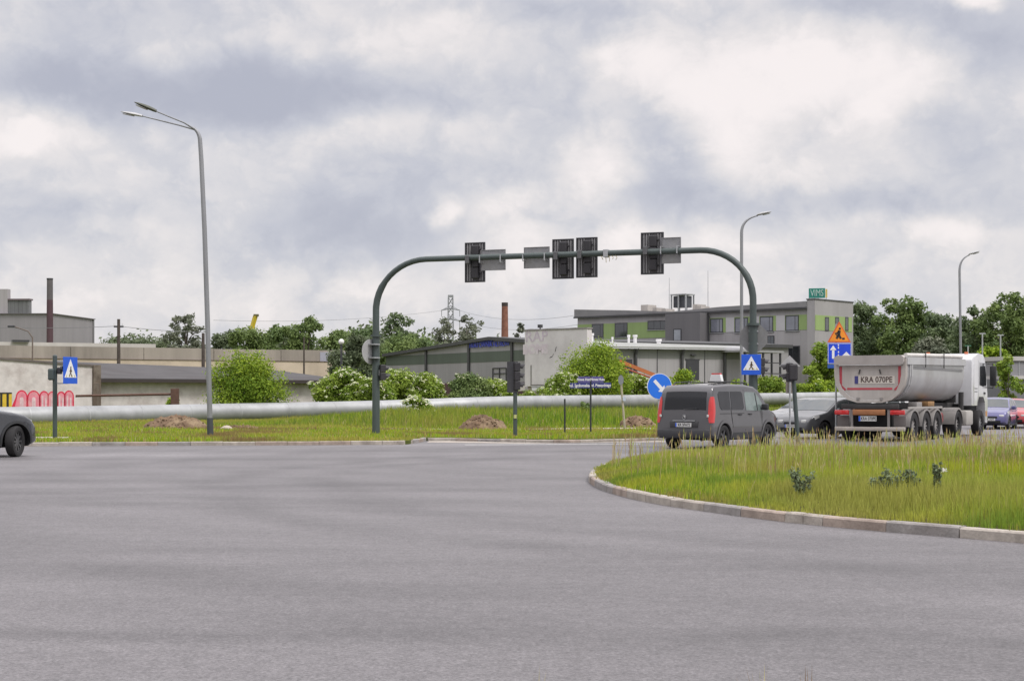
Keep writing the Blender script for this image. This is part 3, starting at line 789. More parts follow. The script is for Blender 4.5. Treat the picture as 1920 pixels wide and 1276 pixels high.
# far continuous woodland
def woodland():
    C = []; r = []
    for (x0, x1, D, y0, y1, n) in [(1585, 1990, 255, 612, 735, 150), (1600, 1990, 240, 655, 740, 90), (400, 850, 240, 636, 700, 90), (205, 330, 330, 640, 660, 22), (820, 1100, 260, 650, 700, 40), (-60, 10, 330, 640, 660, 5)]:
        for _ in range(n):
            D_ = D + random.uniform(-8, 8); x = random.uniform(x0, x1); y = random.uniform(y0 + 16 * vnoise(np.array([x]), np.array([0.]), 40, 6)[0], y1)
            C.append(tuple(P(x, y, D_))); r.append(random.uniform(1.8, 3.2))
    C = np.array(C); r = np.array(r); cnt = 60000
    V, idx = leaf_quads(C, r, cnt, .42)
    setp(quads_obj('woodland', V, leafm, leaf_tint(idx, len(C), 'dull', cnt), None), kind='stuff')
woodland()
# --- bushes along the heating pipe
bush('maple_bush', 'big round yellow-green bush behind the pipe, beside the tall double lamp', 463, 660, 136, 92, tone='bush', shape='mound', ncl=60, dens=1.3, leaf=.07, depth=.9)
bush('elder_bush', 'flowering elder bush in front of the shed end, left of the gantry leg', 650, 698, 84, 100, flowers=90, ncl=34)
bush('elder_bush', 'flowering elder bush right behind the gantry leg', 706, 712, 50, 99, flowers=40)
bush('elder_bush', 'flowering elder bush just right of the gantry leg', 742, 700, 72, 101, flowers=80, ncl=34)
bush('elder_bush', 'flowering elder bush under the left windowless half of the striped hall', 800, 706, 66, 102, flowers=70, ncl=30)
bush('elder_bush', 'darker rounded elder bush in front of the middle of the striped hall', 880, 704, 62, 103, tone='mid', flowers=26, ncl=30)
bush('elder_bush', 'low yellowish elder bush between the darker one and the tall signal', 935, 718, 62, 104, flowers=36, ncl=24)
bush('elder_bush', 'low elder bush at the foot of the big concrete block', 1010, 730, 70, 108, flowers=30, ncl=22)
bush('elder_bush', 'elder bush with many white flower heads left of the street name signs', 1052, 706, 62, 110, flowers=80, ncl=30)
bush('elder_bush', 'small flowering elder growing in front of the pipe', 785, 743, 46, 87, flowers=34, zb=.2, ncl=16, dens=.7)
bush('maple_bush', 'large round green bush covering the right end of the concrete block', 1112, 646, 124, 112, tone='bush', shape='mound', ncl=62, dens=1.15, leaf=.08, depth=.9)
bush('maple_bush', 'yellow-green bush under the orange boom, right of the large round bush', 1158, 676, 50, 116, tone='light', shape='round', ncl=24)
bush('elder_bush', 'pale flowering bush between the slanted post and the round blue sign', 1196, 706, 58, 118, flowers=80, ncl=24)
bush('elder_bush', 'light green bush seen over the roof of the grey van', 1282, 700, 50, 124, tone='light', ncl=24)
bush('elder_bush', 'thin yellow-green bush between the roof sign and the right gantry leg', 1384, 716, 40, 131, tone='light', ncl=14)
bush('elder_bush', 'bright green bush right of the right gantry leg', 1440, 707, 66, 136, tone='elder', ncl=30, flowers=14)
bush('elder_bush', 'low bright bush left of the dump truck tub', 1526, 714, 60, 140, tone='light', ncl=24, flowers=10)
bush('elder_bush', 'low bush behind the lane sign post', 1490, 720, 40, 139, tone='elder', ncl=18)
bush('weed_bush', 'little leafy weed in front of the pipe, near the street name signs', 1096, 753, 18, 92, tone='mid', ncl=8)
bush('weed_bush', 'small green weed growing at the end of the rusty rail', 322, 748, 30, 92, tone='light', ncl=10)
# thistles standing in the island grass
def thistle(label, x, y0, y1, w):
    D = 1.25 * FPX / (y1 - HZ); X = GX(x, D); root = thing('thistle_plant', label, 'plant', (X, D, .16), 0, 'dark thistles in the island grass')
    H = GZ(y0, D) - .16; W = w * D / FPX
    b = MB(); C = []
    for k in range(9):
        a = random.uniform(0, 6.28); q = random.uniform(.3, 1); e = Vector((math.cos(a) * W * .62 * q, math.sin(a) * W * .4 * q, H * random.uniform(.62, 1))); b.tube([(0, 0, 0), e * .5 + Vector((0, 0, .03)), e], [.008, .006, .004], 5)
        for t in (.35, .5, .65, .8, .95): C.append(tuple(e * t))
    b.build('stem', barkm, root)
    C = np.array(C); r = np.full(len(C), W * .17); V, idx = leaf_quads(C, r, 620, .024)
    quads_obj('leaves', V, leafm, leaf_tint(idx, len(C), 'dull', 620) * 1.25, root)
thistle('single dark thistle in the grass, leftmost of the island', 1508, 876, 918, 48)
thistle('short thistle at the left end of the thistle row', 1640, 893, 922, 26)
thistle('broad dark thistle in the middle of the thistle row', 1672, 878, 922, 48)
thistle('upright dark thistle at the right end of the thistle row', 1710, 880, 920, 26)
thistle('tall thin brownish weed right of the thistles', 1757, 862, 925, 18)
# small white flowers in the island
def flowers(name, label, x, y, n, w):
    D = 1.0 * FPX / (y - HZ) * 1.0; D = 1.08 * FPX / (y - HZ); c = P(x, y, D); Q = []
    for _ in range(n):
        p = c + Vector((random.gauss(0, w), random.gauss(0, w), random.gauss(0, w * .35))); e = random.uniform(.008, .016); a = Vector((1, random.uniform(-.4, .4), random.uniform(-.3, .3))) * e; b_ = Vector((0, .5, 1)) * e
        Q.append([list(p - a), list(p - b_), list(p + a), list(p + b_)])
    root = thing(name, label, 'plant', (c.x, c.y, .16))
    V = np.array(Q) - np.array([c.x, c.y, .16]); quads_obj('flowers', V, petalm, tints(len(V), [(.6, .6, .55)], [1]), root)['kind'] = 'stuff'
    b = MB(); [b.tube([(0, 0, 0), (k * w, 0, (c.z - .16) * .95)], .002, 4) for k in (-1, 0, .8)]; b.build('stem', M('green_stem', (.12, .2, .04), .8), root)
flowers('wildflower_clump', 'white flower head standing in the island grass beside the tall brownish weed', 1767, 881, 60, .035)

# ------------------------------------------------------------------ earth heaps, stone
earth = M('heap_earth', (.155, .105, .070), .95, 0, .45, 4, bump=1, bscale=9, stain=(.29, .22, .14), stain_amt=.8, spec=.1)
def heap(label, x0, x1, ytop, D, group='earth heaps on the verge', dep=1.4):
    X = (GX(x0, D) + GX(x1, D)) / 2; W = (x1 - x0) * D / FPX; zb = gz(X, D); H = GZ(ytop, D) - zb
    root = thing('earth_heap', label, 'earth heap', (X, D, zb), 0, group); b = MB(); V = []; nx, ny = 46, 20
    for j in range(ny):
        for i in range(nx):
            u = i / (nx - 1) * 2 - 1; v = j / (ny - 1) * 2 - 1; r = max(0, 1 - u * u - v * v)
            ns = vnoise(np.array([u * 4 + 20]), np.array([v * 4 + X + 40]), .8, 12)[0] * .6 + vnoise(np.array([u * 12 + 20]), np.array([v * 12 + 40 + X]), .6, 13)[0] * .4
            V.append((u * W / 2, v * dep, (H * (r ** .55) * (.55 + .75 * ns) if r > 0 else 0) - .03))
    b.add(V, [(j * nx + i, j * nx + i + 1, (j + 1) * nx + i + 1, (j + 1) * nx + i) for j in range(ny - 1) for i in range(nx - 1)])
    b.build('soil', earth, root, smooth=25)
    l = MB()
    for _ in range(60):
        u = random.gauss(0, .4); v = random.uniform(-.95, .1)
        if u * u + v * v > 1.1: continue
        z = H * max(0, 1 - u * u - v * v) ** .55 * .9; s = random.uniform(.03, .09)
        l.add([(u * W / 2 + s * a * random.uniform(.6, 1), v * dep + s * b_ * random.uniform(.6, 1), max(0, z) + s * c * .8) for a, b_, c in ((1, 0, 0), (-1, 0, 0), (0, 1, 0), (0, -1, 0), (0, 0, 1), (0, 0, -1))],
              [(0, 2, 4), (2, 1, 4), (1, 3, 4), (3, 0, 4), (2, 0, 5), (1, 2, 5), (3, 1, 5), (0, 3, 5)])
    setp(l.build('clods', earth, root), kind='stuff')
heap('long heap of reddish brown earth left of the tall double lamp', 268, 392, 779, 66.5)
heap('low spread of brown earth right of the tall double lamp', 405, 500, 797, 66)
heap('small dark brown earth heap left of the tall signal', 858, 952, 779, 67)
heap('low reddish earth bank left of the grey van', 1158, 1232, 779, 70)
def rock():
    p = P(425, 803, 63); root = thing('white_boulder', 'pale stone lying on the brown earth right of the tall double lamp', 'stone', (p.x, p.y, gz(p.x, p.y)))
    bm = bmesh.new(); bmesh.ops.create_icosphere(bm, subdivisions=3, radius=1)
    for v in bm.verts:
        n = .8 + .4 * vnoise(np.array([v.co.x * 1.5 + 9]), np.array([v.co.z * 1.5 + v.co.y + 9]), .6, 3)[0]; v.co = Vector((v.co.x * .24 * n, v.co.y * .18 * n, v.co.z * .11 * n + .09))
    me = bpy.data.meshes.new('rock'); bm.to_mesh(me); bm.free(); me.materials.append(M('pale_stone', (.42, .36, .30), .9, 0, .2, 6, bump=.5))
    o = bpy.data.objects.new('rock', me); COL.objects.link(o); o.parent = root
rock()

# ------------------------------------------------------------------ heating pipe
def pipe_metal():
    m = M('pipe_cladding', (.33, .335, .34), .55, .45, .22, .9, stain=(.33, .34, .335), stain_amt=.6, bump=.25, bscale=1.3)
    return m
pm = pipe_metal()
PIPE = [(-200, 78, .46), (0, 79, .48), (200, 83, .53), (400, 88, .61), (700, 95, .78), (960, 100, 1.06), (1200, 112, 1.16), (1450, 130, 1.32), (1700, 140, 1.5), (1900, 150, 1.68), (2150, 160, 1.8)]
def pipeline():
    root = thing('heating_pipe', 'long silver insulated heating pipe running along the far side of the verge', 'pipe', tuple(P(960, HZ, 100)))
    o = Vector(root.location); pts = catmull([Vector((GX(x, D), D, z)) for x, D, z in PIPE], 10)
    b = MB(); b.tube([p - o for p in pts], [float(np.interp(p.x / p.y, [-.32, -.1, .02], [.53, .50, .48])) for p in pts], 28); b.build('cladding', pm, root, smooth=50)
    # overlapping jacket joints
    js = resample(pts, 3.2)
    for i in range(1, len(js) - 1):
        j = MB(); d = (js[i + 1] - js[i - 1]).normalized(); j.disc(js[i] - o, d, float(np.interp(js[i].x / js[i].y, [-.32, -.1, .02], [.53, .50, .48])) + .007, .07, 28); j.build('joint_band', M('pipe_band', (.33, .335, .34), .55, .3, .2, 2), root, smooth=50)
    for i in range(2, len(js) - 1, 3):
        p = js[i]; g = gz(p.x, p.y); q = p - o
        s = MB(); s.box(q.x - .25, q.x + .25, q.y - .45, q.y + .45, g - o.z - .2, q.z - .45); s.build('support', M('support_concrete', (.24, .23, .22), .9, 0, .2, 2), root)
    # coloured scrawl on the near end of the pipe
    g = MB(); redp = M('faded_red_paint', (.30, .07, .07), .7, 0, .3, 3)
    a = pts[0:14]
    for i, p in enumerate(pts):
        x = 960 + (p.x / p.y) * FPX
        if 40 < x < 96:
            p2 = pts[i + 1]
            V = []
            for pp in (p, p2):
                for th in (-.95, -.75, -.55, -.35): V.append(pp - o + Vector((0, -math.cos(th) * .535, math.sin(th) * .535)))
            g.add(V, [(k, k + 1, 5 + k, 4 + k) for k in range(3)])
    if g.v: g.build('paint_patch', redp, root)
pipeline()
# ------------------------------------------------------------------ facades
class Fac:
    """a straight wall between two ground points given as (photo x, depth)"""
    def __init__(s, x0, D0, x1, D1):
        s.A = Vector((GX(x0, D0), D0)); s.B = Vector((GX(x1, D1), D1)); s.L = (s.B - s.A).length; s.u = (s.B - s.A) / s.L
        s.rz = math.atan2(s.u.y, s.u.x)
    def t(s, x):
        q = (x - 960) / FPX; return (q * s.A.y - s.A.x) / (s.u.x - q * s.u.y)
    def D(s, x): return s.A.y + s.u.y * s.t(x)
    def z(s, x, y): return GZ(y, s.D(x))
# local frame: x along the wall, y into the building (away from the camera), z up
def cladding(name, col, step=.35, var=.05, vertical=True, dirt=.12, rough=.6):
    if name in MATS: return MATS[name]
    m = M(name, col, rough, 0, dirt, .5, streak=True); nt = m.node_tree; N = nt.nodes; L = nt.links; b = N['Principled BSDF']
    src = b.inputs['Base Color'].links[0].from_socket
    tc = N.new('ShaderNodeTexCoord'); sep = N.new('ShaderNodeSeparateXYZ'); L.new(tc.outputs['Object'], sep.inputs[0])
    d = N.new('ShaderNodeMath'); d.operation = 'DIVIDE'; L.new(sep.outputs[0 if vertical else 2], d.inputs[0]); d.inputs[1].default_value = step
    f = N.new('ShaderNodeMath'); f.operation = 'FRACT'; L.new(d.outputs[0], f.inputs[0])
    mr = N.new('ShaderNodeMapRange'); mr.inputs['From Min'].default_value = 0; mr.inputs['From Max'].default_value = .12; mr.inputs['To Min'].default_value = 1 - var * 3; mr.inputs['To Max'].default_value = 1
    L.new(f.outputs[0], mr.inputs[0])
    s = N.new('ShaderNodeVectorMath'); s.operation = 'SCALE'; L.new(src, s.inputs[0]); L.new(mr.outputs[0], s.inputs['Scale']); L.new(s.outputs[0], b.inputs['Base Color'])
    return m
def window(parent, x0, x1, z0, z1, mull=(), name='window', th=.0, pane=None, sill=True, loc=(0, 0, 0), rz=0.0):
    """frame proud of the wall (wall face at y=0), its pane a sub-part"""
    b = MB(); f = .10
    for (a, c, d, e) in ((x0, x1, z0, z0 + f), (x0, x1, z1 - f, z1), (x0, x0 + f, z0 + f, z1 - f), (x1 - f, x1, z0 + f, z1 - f)):
        b.box(a, c, -.05, .06, d, e)
    for m_ in mull: b.box(m_ - .035, m_ + .035, -.045, .05, z0 + f, z1 - f)
    w = b.build(name, frame, parent); w.location = loc; w.rotation_euler = (0, 0, rz)
    p = MB(); p.box(x0 + f, x1 - f, -.044, -.038, z0 + f, z1 - f); p.build('pane', pane or glassw, w)
    if sill:
        s = MB(); s.box(x0 - .06, x1 + .06, -.12, .0, z0 - .06, z0 - .003); s.build('sill', galv, w)
    return w
grey1 = cladding('grey_cladding', (.285, .275, .285), .5)
grey2 = cladding('light_grey_panel', (.36, .345, .35), .9, .04)
dgreen_band = cladding('dark_green_band', (.085, .105, .085), .5)
midgrey = cladding('mid_grey_panel', (.20, .205, .19), .9, .04)
green = cladding('green_panel', (.27, .37, .14), 1.1, .03)
darkgrey = cladding('dark_grey_panel', (.145, .14, .145), .6, .03)
rooff = M('roof_flashing', (.06, .06, .063), .6, 0, .15, 1)
roofw = M('white_roof_sheet', (.66, .66, .68), .5, 0, .06, .5)
conc = M('weathered_concrete', (.36, .32, .28), .95, 0, .2, .35, bump=.3, bscale=2, stain=(.14, .125, .11), stain_amt=.7, streak=True, spec=.1)
concl = M('pale_concrete', (.56, .47, .37), .95, 0, .16, .5, stain=(.3, .25, .2), stain_amt=.5, spec=.1)
plaster = M('peeling_white_plaster', (.62, .58, .56), .95, 0, .14, 1.6, bump=.3, bscale=3, stain=(.42, .37, .35), stain_amt=.85, streak=False, spec=.1)
redbrick = M('chimney_brick', (.24, .115, .085), .95, 0, .25, 2, spec=.1)

# --- striped hall with the blue lettering
def striped_hall():
    F = Fac(724, 165, 984, 141); root = thing('warehouse_hall', 'low grey hall with a dark green stripe and blue lettering under its gable', 'building', (F.A.x, F.A.y, 0), F.rz)
    t, z = F.t, F.z
    zb = 1.4; L = F.L
    ridge = t(922); zl = z(724, 664); zr = z(984, 637); zt = z(922, 632)
    w = MB(); w.prism([(0, zb - 1.6), (L, zb - 1.6), (L, zr - .25), (ridge, zt - .25), (0, zl - .25)], 'y', 0, 30)
    w.build('wall', grey1, root)
    g0 = z(984, 675.5); g1 = z(984, 655.5)
    b = MB(); b.prism([(.002, g0), (L - .002, g0), (L - .002, g1), ((g1 - zl + .32) / (zt - zl) * ridge, g1), (.002, zl - .28)], 'y', -.03, -.002); b.build('stripe', dgreen_band, root)
    r = MB(); r.prism([(-.3, zl - .25), (ridge, zt - .25), (L + .3, zr - .27), (L + .3, zr + .05), (ridge, zt + .05), (-.3, zl + .05)], 'y', -.35, 30.3); r.build('roof', rooff, root)
    for x in (800, 880, 961):
        c = MB(); tt = t(x); top = (zl + (zt - zl) * tt / ridge if tt < ridge else zt + (zr - zt) * (tt - ridge) / (L - ridge)) - .3
        c.box(tt - .17, tt + .17, -.16, -.035, zb - 1, top); c.build('downpipe', rooff, root)
    pl = MB(); pl.box(0, L, -.03, -.004, zb - 1, z(900, 717)); pl.build('plinth', M('dark_plinth', (.09, .05, .05), .9), root)
    g = MB(); x0, x1 = t(925), t(950)
    for a in (x0, x1, (x0 + x1) / 2): g.box(a - .04, a + .04, -.10, -.035, z(925, 716), z(925, 690))
    for y in (690, 700): g.box(x0 + .04, x1 - .04, -.09, -.036, z(925, y) - .04, z(925, y) + .04)
    g.build('gate', frame, root)
    # sign letters stand off the wall
    sxx = (t(884) + t(956)) / 2
    blue = M('letter_blue', (.06, .08, .48), .5, 0, .05, 3)
    k = (t(956) - t(884))
    text_obj('sign_lettering', 'HURTOWNIA FILTRÓW', .62, .03, blue, root, (sxx, -.12, z(920, 646.0)), (R(90), 0, 0), bold=.008, sx=k / 6.4)
    text_obj('sign_lettering', 'CENTRUM', .46, .03, blue, root, (sxx - .6, -.12, z(920, 638.8)), (R(90), 0, 0), bold=.008, sx=1.15)
    v = MB(); v.box(t(930), t(940), 8, 9.2, zt - 1.1, GZ(614, 149)); v.build('roof_vent', M('vent_box', (.42, .39, .36), .8, 0, .15, 1), root)
    v = MB(); v.tube([(t(963), 2, zr - .3), (t(963), 2, GZ(621, 143))], .09, 8); v.box(t(963) - .35, t(963) + .35, 1.7, 2.3, GZ(622, 143), GZ(616, 143)); v.build('roof_vent', galv, root)
striped_hall()

# --- big blank concrete block with pink scrawl
def block():
    F = Fac(984, 122, 1101, 118); D = 120
    root = thing('concrete_block_building', 'tall blank pale block building with faint pink scrawl and a crack on its wall', 'building', (F.A.x, F.A.y, 0), F.rz)
    bm_ = M('block_wall', (.66, .63, .635), .95, 0, .1, .35, bump=.2, bscale=2, stain=(.46, .43, .44), stain_amt=.8, streak=False, spec=.1)
    z1 = F.z(984, 620); z0 = F.z(984, 724); L = F.L
    w = MB(); w.box(0, L, 0, .55, z0, z1); w.build('wall', bm_, root)
    w = MB(); w.box(-.06, L + .06, -.06, .61, z1 + .002, z1 + .10); w.build('coping', M('coping', (.27, .25, .25), .9), root)
    b = MB(); b.box(.2, L - .2, .1, .5, -1, z0 - .002); b.build('plinth', conc, root)
    pk = M('faded_pink_paint', (.61, .54, .585), .9, 0, .12, 2, stain=(.64, .61, .62), stain_amt=.9); dk = M('faded_violet_paint', (.54, .47, .54), .9, 0, .2, 3)
    t, z = F.t, F.z
    gx, gy = t(1004), z(1004, 640)
    text_obj('graffiti', 'RAP', 1.15, .002, dk, root, (gx + .1, -.01, gy + .35), (R(90), 0, 0), bold=.01, sx=1.1)
    text_obj('graffiti', 'BOMS', .95, .002, pk, root, (gx, -.01, gy - .62), (R(90), 0, 0), bold=.06)
    # the crack
    c = MB(); ck = [(1031, 670), (1036, 668), (1038, 663), (1041, 659), (1043, 650)]
    for i in range(len(ck) - 1):
        a, e = ck[i], ck[i + 1]
        pa = (t(a[0]), z(*a)); pb = (t(e[0]), z(*e)); q = .045
        c.add([(pa[0] - q, -.006, pa[1] - q), (pb[0] - q, -.006, pb[1] - q), (pb[0] + q, -.006, pb[1] + q), (pa[0] + q, -.006, pa[1] + q)], [(0, 1, 2, 3)])
    c.build('crack', signblack, root)
    v = MB(); v.tube([(t(1008), .3, z1 + .1), (t(1008), .3, z(1008, 614))], .05, 8); v.box(t(1008) - .14, t(1008) + .14, .16, .44, z(1008, 614), z(1008, 608)); v.build('floodlight', frame, root)
    # step-back return wall and door frame on the left
    f = MB(); x0, x1 = t(995), t(997)
    f.box(x0, x0 + .09, -.02, -.001, z0 + .05, z(996, 684)); f.box(x0 + .1, t(1020), -.02, -.001, z0 + .05, z0 + .14); f.build('door_edge', M('door_edge', (.2, .19, .18), .9), root)
block()

# --- office block
OF = Fac(1083, 179.5, 1522, 159.5)
def office():
    F = OF; root = thing('office_building', 'grey and green flat-roofed office block with dark-framed windows', 'building', (F.A.x, F.A.y, 0), F.rz)
    t, z, L = F.t, F.z, F.L
    ze = z(1300, 587.5)                      # eaves
    xs = t(1320)                             # joint between wings
    b = MB(); b.box(0, L - .402, 0, 7, 0, ze); b.build('wall', grey2, root)
    # mono-pitch roof edge rising over the left wing
    r = MB(); r.prism([(-.25, ze + .002), (L - .4, ze + .002), (L - .4, ze + .75), (xs + 2, ze + .55), (t(1262), ze + .28), (t(1180), ze + .62), (-.25, z(1083, 580))], 'y', -.3, 6.9); r.build('roof', M('grey_roof_edge', (.23, .225, .23), .7, 0, .12, .6), root)
    r = MB(); r.box(-.3, L - .4, -.38, -.302, ze - .02, ze + .16); r.build('gutter', rooff, root)
    # green bands
    g = MB(); gz1 = z(1200, 604) ; gz0 = z(1200, 634)
    g.box(.01, t(1263), -.03, -.002, gz0, gz1); g.build('green_band', green, root)
    g = MB(); g1 = z(1430, 592.5); g0 = z(1430, 620.5); g.box(t(1330), L - .02, -.03, -.002, g0, g1); g.build('green_band', green, root)
    lp = M('pale_panel', (.50, .49, .50), .6, 0, .05, .6)
    # dark stair tower standing proud
    s = MB(); s.box(t(1264), t(1329), -1.6, -.0022, 0, ze - .03); st = s.build('stair_tower', darkgrey, root)
    window(root, t(1283) - .25, t(1298) - .25, z(1290, 640), z(1290, 617), (), pane=M('pale_glass', (.30, .32, .35), .1, 0, .2, 1), loc=(0, -1.6, 0))
    W = [(1110, 1132, 607, 633, 1), (1153, 1177, 605, 632, 1), (1214.5, 1263, 600.5, 617.5, 3), (1332, 1356, 597, 623.5, 1), (1378, 1403, 595.5, 623, 1), (1425, 1450, 593, 621.5, 1), (1473, 1498, 591, 620, 1)]
    for i, (a, c, y0, y1, m_) in enumerate(W):
        x0, x1 = t(a), t(c); mm = [x0 + (x1 - x0) * (k + 1) / (m_ + 1) for k in range(m_)] if m_ > 1 else [x0 + (x1 - x0) * .72]
        if i >= 3:
            pb = MB(); pb.box(x0 - 1.1, x0 - .06, -.045, -.031, g0 + .0, g1 - .0); pb.build('pale_panel', lp, root)
        window(root, x0, x1, z((a + c) / 2, y1), z((a + c) / 2, y0), mm, pane=glassd if i < 3 else M('painted_sky_glass', (.20, .21, .25), .06, 0, .3, .5, spec=.9))  # right-wing panes: paler bluish base colour stands in for reflected sky
    window(root, t(1474), t(1500), z(1487, 682), z(1487, 648), [t(1487)], name='glass_door', pane=glassd, sill=False)
    window(root, t(1439), t(1452), z(1445, 655), z(1445, 629), [t(1445)], pane=glassw)
    # dark drain pipes
    for x in (1330, 1518.5):
        d = MB(); d.tube([(t(x), -.12, 0), (t(x), -.12, ze - .3)], .09, 8); d.build('downpipe', rooff, root)
    # corner tower
    zt = z(1522, 562); ty = 7.3
    tw = MB(); tw.box(L - .39, L + .5, -.25, ty, 0, zt); tw.build('corner_tower', grey2, root)
    tm = MB(); tm.box(L - .45, L + .56, -.31, ty + .06, zt + .002, zt + .12); tm.build('coping', rooff, root)
    # side wall windows live on the end face (local +x)
    eo, er = (L + .5, -.25, 0), R(90)
    GF = Fac(1524, 159, 1590, 164.5)
    def et(x): return (x - 1524) / 66 * (ty)
    def ez(y, x): return GZ(y, 159 + 5.5 * (x - 1524) / 66)
    g = MB(); g.box(.05, ty - .05, -.03, -.002, ez(620, 1550), ez(592, 1550)); gb = g.build('green_band', green, root, loc=eo); gb.rotation_euler = (0, 0, er)
    for (a, c) in ((1541, 1548), (1559, 1566), (1577, 1583)):
        window(root, et(a), et(c), ez(620, a), ez(594, a), (), pane=glassd, sill=False, loc=eo, rz=er)
    # roof plant
    def rb(n, x0, x1, y0, y1, mat, dy=3.0, d=1.6):
        bb = MB(); Dq = F.D((x0 + x1) / 2) + dy; s_ = Dq / F.D((x0 + x1) / 2)
        cx = t((x0 + x1) / 2); w_ = (x1 - x0) * Dq / FPX; bb.box(cx - w_ / 2, cx + w_ / 2, dy, dy + d, ze + .3, GZ(y0, Dq)); return bb.build(n, mat, root)
    vent = M('vent_box', (.42, .39, .36), .8, 0, .15, 1)
    rb('roof_vent', 1169, 1185, 572, 585, vent); rb('roof_vent', 1207, 1216, 577, 586, vent, 1.5); rb('roof_vent', 1224, 1234, 579, 586, vent, 1.5)
    rb('roof_vent', 1267, 1278, 571, 585, vent); rb('roof_vent', 1281, 1295, 574, 585, vent, 2)
    cz0 = GZ(577, F.D(1230) + 4); cz1 = GZ(554, F.D(1230) + 4); cx0, cx1 = t(1218) , t(1245)
    cg = MB()
    for xx in (cx0, (cx0 + cx1) / 2, cx1):
        for yy in (4, 5.5): cg.box(xx - .07, xx + .07, yy - .07, yy + .07, ze + .3, cz1)
    cg.box(cx0 - .1, cx1 + .1, 3.9, 5.6, cz1 + .002, cz1 + .12); c_ = cg.build('chiller_cage', galv, root)
    ins = MB(); ins.box(cx0 + .12, cx1 - .12, 4.2, 5.3, cz0, cz1 - .1); ins.build('chiller_unit', M('chiller_dark', (.06, .065, .075), .6, 0, .3, 3), c_)
    for x, y in ((1219, 521), (1292, 508)):
        a = MB(); a.tube([(t(x), 3.5, ze + .3), (t(x), 3.5, GZ(y, F.D(x) + 3))], [.05, .025], 6); a.build('antenna', galv, root)
    # rooftop company sign
    sx = L - .1
    lt = M('teal_letters', (.02, .22, .17), .5, 0, .1, 4); 
    zt2 = zt + .12
    fr = MB(); 
    for xx in (-.9, .0, .8): fr.box(xx - .03, xx + .03, .07, .12, zt2, zt2 + 1.0)
    sp = fr.build('roof_sign', galv, root, loc=(L, 1.2, 0)); sp.rotation_euler = (0, 0, R(25))
    pn = MB(); pn.box(-.92, .70, .0, .06, zt2 + .12, zt2 + 1.1); pn.build('sign_panel', lt, sp)
    text_obj('lettering', 'VIMS', .95, .01, M('pale_teal', (.45, .60, .55), .5), sp, (-.10, -.015, zt2 + .60), (R(90), 0, 0), bold=.0, sx=.66)
    ye = MB(); ye.box(.74, .92, -.03, .03, zt2 + .15, zt2 + 1.0); ye.build('yellow_bar', M('sign_yellow', (.65, .5, .15), .5), sp)
office()

